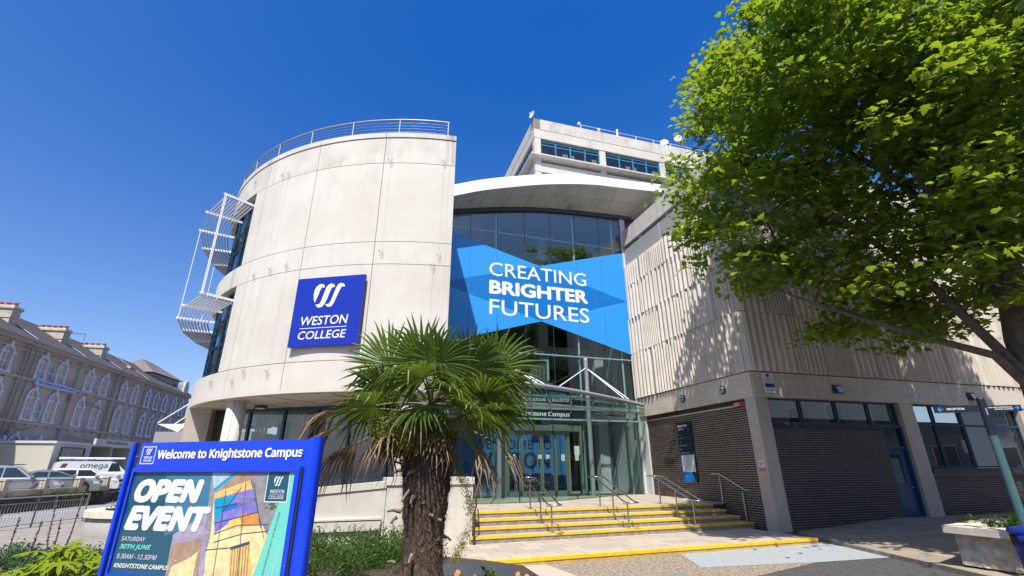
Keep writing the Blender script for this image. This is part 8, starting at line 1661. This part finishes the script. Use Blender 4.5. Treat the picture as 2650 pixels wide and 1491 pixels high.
# cut leaf stubs
for k in range(15):
    a = rnd.uniform(math.pi * .9, math.pi * 2.1); z = rnd.uniform(.75, 2.0); c = Vector((PX - .02 + .24 * math.cos(a), PY + .24 * math.sin(a), z)); d = Vector((math.cos(a), math.sin(a), rnd.uniform(-.7, .35))).normalized(); L_ = rnd.uniform(.06, .17)
    m1 = MB(); m1.path([c, c + d * L_ * .6, c + d * L_ + Vector((0, 0, -.02))], .015, M['fibre_lt'], 6, radii=[.022, .014, .012]); m1.build('leaf_stub', palm)
def fan(origin, az, el, pet, rad, seed, mats_, dead=False, nseg=38, tilt=0.0, span=2.75, droop=.25, spin=0.0):
    """one palm leaf: curved petiole then a pleated fan of blades"""
    q = random.Random(seed); d = Vector((math.cos(R(az)) * math.cos(R(el)), math.sin(R(az)) * math.cos(R(el)), math.sin(R(el))))
    side = Vector((-math.sin(R(az)), math.cos(R(az)), 0)); up = side.cross(d) * -1
    if up.z < 0: up = -up
    side = Matrix.Rotation(spin, 3, d) @ side; up = Matrix.Rotation(spin, 3, d) @ up
    o0 = Vector(origin); pts = [o0 + d * pet * t + Vector((0, 0, -.18 * pet * t * t)) for t in (0, .25, .5, .75, 1)]
    fm = MB(); fm.path(pts, .012, M['petiole'] if not dead else M['fibre_lt'], 6, radii=[.022, .014, .011, .010, .009])
    h = pts[-1]; dd = (pts[-1] - pts[-2]).normalized(); dd = (dd + up * tilt).normalized(); nrm = (up - dd * up.dot(dd)).normalized(); ss = dd.cross(nrm)
    for k in range(nseg):
        a = -span + 2 * span * k / (nseg - 1) + q.gauss(0, .02); L_ = rad * (.62 + .38 * math.cos(a * .55)) * q.uniform(.92, 1.04)
        bd = (dd * math.cos(a) + ss * math.sin(a)); w0 = .5 * (2 * span / nseg) * L_
        sd = nrm.cross(bd); n3 = 6; prev = None; curl = q.uniform(.5, 1.3) * droop; kink = q.random() < .35 or dead; pts_ = []
        for i in range(n3 + 1):
            t = i / n3; wd = min(w0 * t * 1.05, .020 * rad / .6) if t < .45 else .020 * rad / .6 * (1 - ((t - .45) / .55) ** 1.4) + .0006
            dz = curl * L_ * t ** 2.6 * (1.0 if not dead else 1.8)
            p = h + bd * (L_ * t * (1 - .12 * t * (1 if dead else 0))) - Vector((0, 0, 1)) * dz + nrm * (.05 * rad * math.cos(a) * t)
            if kink and t > .7: p += Vector((q.gauss(0, .01), q.gauss(0, .01), -(t - .7) * L_ * q.uniform(.2, .9)))
            if dead: p += Vector((q.gauss(0, .018), q.gauss(0, .018), q.gauss(0, .012))) * t
            pts_.append((p, wd))
        vs_, f_ = [], []
        for p, wd in pts_: vs_ += [p - sd * wd, p - nrm * wd * .55, p + sd * wd]
        for i in range(n3):
            b = 3 * i; mm = mats_[0]
            if not dead and i >= n3 - 1 and q.random() < .30: mm = M['palm_dry']
            fm.add(vs_[b:b + 6], [(0, 1, 4, 3), (1, 2, 5, 4)], mm, False)
    fm.build('dead_frond' if dead else 'frond', palm, recalc=False)
HZ = 2.68; o_ = (PX + .02, PY, HZ)
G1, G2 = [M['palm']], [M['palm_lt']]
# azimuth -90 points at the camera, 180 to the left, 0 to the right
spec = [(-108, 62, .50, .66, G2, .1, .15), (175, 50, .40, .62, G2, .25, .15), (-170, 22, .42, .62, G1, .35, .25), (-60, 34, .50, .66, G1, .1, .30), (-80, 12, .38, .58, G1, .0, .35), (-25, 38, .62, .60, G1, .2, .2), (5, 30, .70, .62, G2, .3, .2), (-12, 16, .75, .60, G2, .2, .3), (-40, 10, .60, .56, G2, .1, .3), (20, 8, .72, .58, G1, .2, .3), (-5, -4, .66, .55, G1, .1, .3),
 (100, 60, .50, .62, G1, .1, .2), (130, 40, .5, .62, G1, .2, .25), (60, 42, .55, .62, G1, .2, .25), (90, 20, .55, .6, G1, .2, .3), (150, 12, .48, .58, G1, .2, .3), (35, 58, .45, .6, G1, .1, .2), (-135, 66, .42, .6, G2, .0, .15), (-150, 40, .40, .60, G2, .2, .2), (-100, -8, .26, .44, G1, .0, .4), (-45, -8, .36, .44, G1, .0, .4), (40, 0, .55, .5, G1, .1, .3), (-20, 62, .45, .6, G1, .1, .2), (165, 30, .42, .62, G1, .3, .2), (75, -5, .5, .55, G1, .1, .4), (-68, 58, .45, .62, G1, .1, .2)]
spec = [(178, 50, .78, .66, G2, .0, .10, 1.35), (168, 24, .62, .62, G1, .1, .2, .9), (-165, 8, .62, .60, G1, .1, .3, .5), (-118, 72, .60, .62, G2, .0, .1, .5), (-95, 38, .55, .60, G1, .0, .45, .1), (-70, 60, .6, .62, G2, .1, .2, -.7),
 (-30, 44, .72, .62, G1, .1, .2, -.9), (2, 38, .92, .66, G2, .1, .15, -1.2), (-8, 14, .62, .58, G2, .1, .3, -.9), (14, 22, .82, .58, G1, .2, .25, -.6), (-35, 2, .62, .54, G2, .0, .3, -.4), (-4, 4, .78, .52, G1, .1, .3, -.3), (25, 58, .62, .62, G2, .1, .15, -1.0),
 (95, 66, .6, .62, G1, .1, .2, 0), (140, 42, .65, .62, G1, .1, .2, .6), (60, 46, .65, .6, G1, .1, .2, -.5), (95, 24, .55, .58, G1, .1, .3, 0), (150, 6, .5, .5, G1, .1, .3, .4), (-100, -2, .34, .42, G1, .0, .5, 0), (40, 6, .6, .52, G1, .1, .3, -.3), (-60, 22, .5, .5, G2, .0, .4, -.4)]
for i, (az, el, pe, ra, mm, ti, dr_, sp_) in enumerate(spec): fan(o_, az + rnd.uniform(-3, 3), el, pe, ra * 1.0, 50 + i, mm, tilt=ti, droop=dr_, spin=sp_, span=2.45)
for i, (az, el, pe, ra) in enumerate(((178, 14, .72, .5), (-172, 2, .66, .5), (165, -8, .60, .5), (-20, -22, .62, .42), (0, -12, .8, .45), (25, -20, .55, .4), (-50, -30, .3, .3), (140, -20, .5, .4), (90, -25, .5, .4), (-150, -14, .40, .36), (-175, -18, .5, .4), (-110, -22, .22, .26))):
    fan((PX, PY, HZ - .12), az, el, pe * (1.45 if i < 3 else 1.0), ra * (1.15 if i < 3 else 1.0), 150 + i, [M['palm_dry']], dead=True, nseg=20 if i < 6 else 16, droop=.4, span=.9 if i < 6 else 1.3)
for i, (az, el) in enumerate(((-15, -10), (-35, 5), (10, -5), (-5, -15), (-60, -5), (-30, -25))):
    fan((PX + .16, PY - .12, .62 + .12 * (i % 3)), az, el, .22, .36, 250 + i, G1 if i % 2 else [M['palm_dry']], dead=bool(i % 2 == 0), nseg=18, span=1.6, droop=.3)
for i, (az, el) in enumerate(((200, -15), (185, 5), (215, -30), (170, -20))):
    fan((PX - .18, PY - .1, .66 + .05 * i), az, el, .16, .28, 280 + i, [M['palm_dry']] if i % 2 else G1, dead=bool(i % 2), nseg=16, span=1.5, droop=.4)
# flower sprays
pts = []
for k in range(90):
    a = rnd.uniform(-2.9, -.3); rr_ = rnd.uniform(.12, .36); pts.append((PX - .06 + rr_ * math.cos(a) * 1.15, PY + rr_ * math.sin(a) * .9, 2.40 + rnd.uniform(-.20, .14), .055))
for k in range(60):
    rr_ = rnd.uniform(.22, .50); pts.append((PX - rr_, PY - .15 + rnd.uniform(-.12, .12), 2.33 + rnd.uniform(-.12, .14), .05))
o = leaf_cloud('flower_spray', pts, M['flower_y'], .013, 34000, palm, seed=41, up=.3)
m1 = MB()
for x, z in ((-.42, 2.22), (-.28, 2.16), (.25, 2.2), (.36, 2.3)): m1.path([(PX + x * .3, PY - .15, 2.02), (PX + x * .7, PY - .28, 2.08), (PX + x, PY - .22, z)], .012, mat('reddish_stalk%d' % int(x * 100 + 99), (.12, .045, .02), .7), 6)
m1.build('flower_stalk', palm)
pts = []
for k in range(70):
    z = rnd.uniform(1.15, 2.15); pts.append((PX + .42 + .10 * math.sin(z * 5), PY - .1, z, .03))
o = leaf_cloud('hanging_spray', pts, M['flower_y'], .010, 2600, palm, seed=42, up=.0)
# bright low flowers at the palm foot
pts = [(-.45 + rnd.uniform(-.35, .75), 5.0 + rnd.uniform(-.5, .6), .98 + rnd.uniform(-.20, .0), .03) for _ in range(70)]
o = leaf_cloud('flower_leaves', pts, M['shrub'], .035, 2600, seed=51, up=.1); props(o, 'low green flower foliage at the foot of the palm', 'plants', kind='stuff')
fl_ = MB()
for k in range(34):
    c = Vector((-.45 + rnd.uniform(-.35, .75), 4.9 + rnd.uniform(-.4, .5), 1.0 + rnd.uniform(-.07, .05)))
    fl_.tube(c - Vector((0, 0, .16)), c, .003, M['petiole'], 4); nrm = Vector((rnd.uniform(-.6, .6), -1, rnd.uniform(.2, 1))).normalized(); a_ = nrm.orthogonal().normalized(); b_ = nrm.cross(a_)
    for q in range(9): t = q * .698; fl_.add([c, c + (a_ * math.cos(t - .28) + b_ * math.sin(t - .28)) * .022, c + (a_ * math.cos(t) + b_ * math.sin(t)) * .027, c + (a_ * math.cos(t + .28) + b_ * math.sin(t + .28)) * .022], [(0, 1, 2, 3)], M['petal'])
o = fl_.build('daisies'); props(o, 'orange and yellow daisies at the foot of the palm', 'flowers', kind='stuff')

# ================================================================== STREET BEHIND THE CAMERA (seen only in reflections)
for x0, w_, h, lab in ((-34, 15, 11, 'grey rendered terrace house across the street, left of the gap'), (-17, 16, 12.5, 'taller cream terrace house across the street'), (1, 14, 10.5, 'plain low terrace house across the street'), (17, 18, 12, 'rightmost terrace house across the street')):
    hs_ = thing('terrace_house', lab, 'house', (x0 + w_ / 2, -26, 0))
    m1 = MB(); m1.box(x0, x0 + w_, -36, -24, 0, h, M['render_g'] if w_ != 16 else M['cream']); m1.build('wall', hs_)
    m1 = MB(); m1.hexa([(x0 - .3, -36.3, h), (x0 + w_ + .3, -36.3, h), (x0 + w_ + .3, -23.6, h), (x0 - .3, -23.6, h), (x0, -30.2, h + 3), (x0 + w_, -30.2, h + 3), (x0 + w_, -29.8, h + 3), (x0, -29.8, h + 3)], M['roofslate']); m1.build('roof', hs_)
    for i in range(int(w_ // 3)):
        for j in range(3):
            m1 = MB(); m1.box(x0 + 1 + i * 3, x0 + 2.3 + i * 3, -24.0, -23.92, 1.2 + j * 3.3, 3.1 + j * 3.3, M['trimw']); m1.box(x0 + 1.12 + i * 3, x0 + 2.18 + i * 3, -23.92, -23.90, 1.3 + j * 3.3, 3.0 + j * 3.3, M['carglass']); m1.build('window', hs_)

hs_ = thing('terrace_house', 'long house row to the right of the brick block, out of frame', 'house', (46, -8, 0))
m1 = MB(); m1.box(40, 52, -34, 44, 0, 13, M['render_g']); m1.build('wall', hs_)
m1 = MB(); m1.hexa([(39.7, -34.3, 13), (52.3, -34.3, 13), (52.3, 44.3, 13), (39.7, 44.3, 13), (45.8, -34, 16), (46.2, -34, 16), (46.2, 44, 16), (45.8, 44, 16)], M['roofslate']); m1.build('roof', hs_)
for i in range(22):
    for j in range(3):
        m1 = MB(); y = -32 + i * 3.4; z = 1.3 + j * 3.8; m1.box(39.92, 40.0, y, y + 1.5, z, z + 2.2, M['trimw']); m1.box(39.90, 39.92, y + .1, y + 1.4, z + .1, z + 2.1, M['carglass']); m1.build('window', hs_)
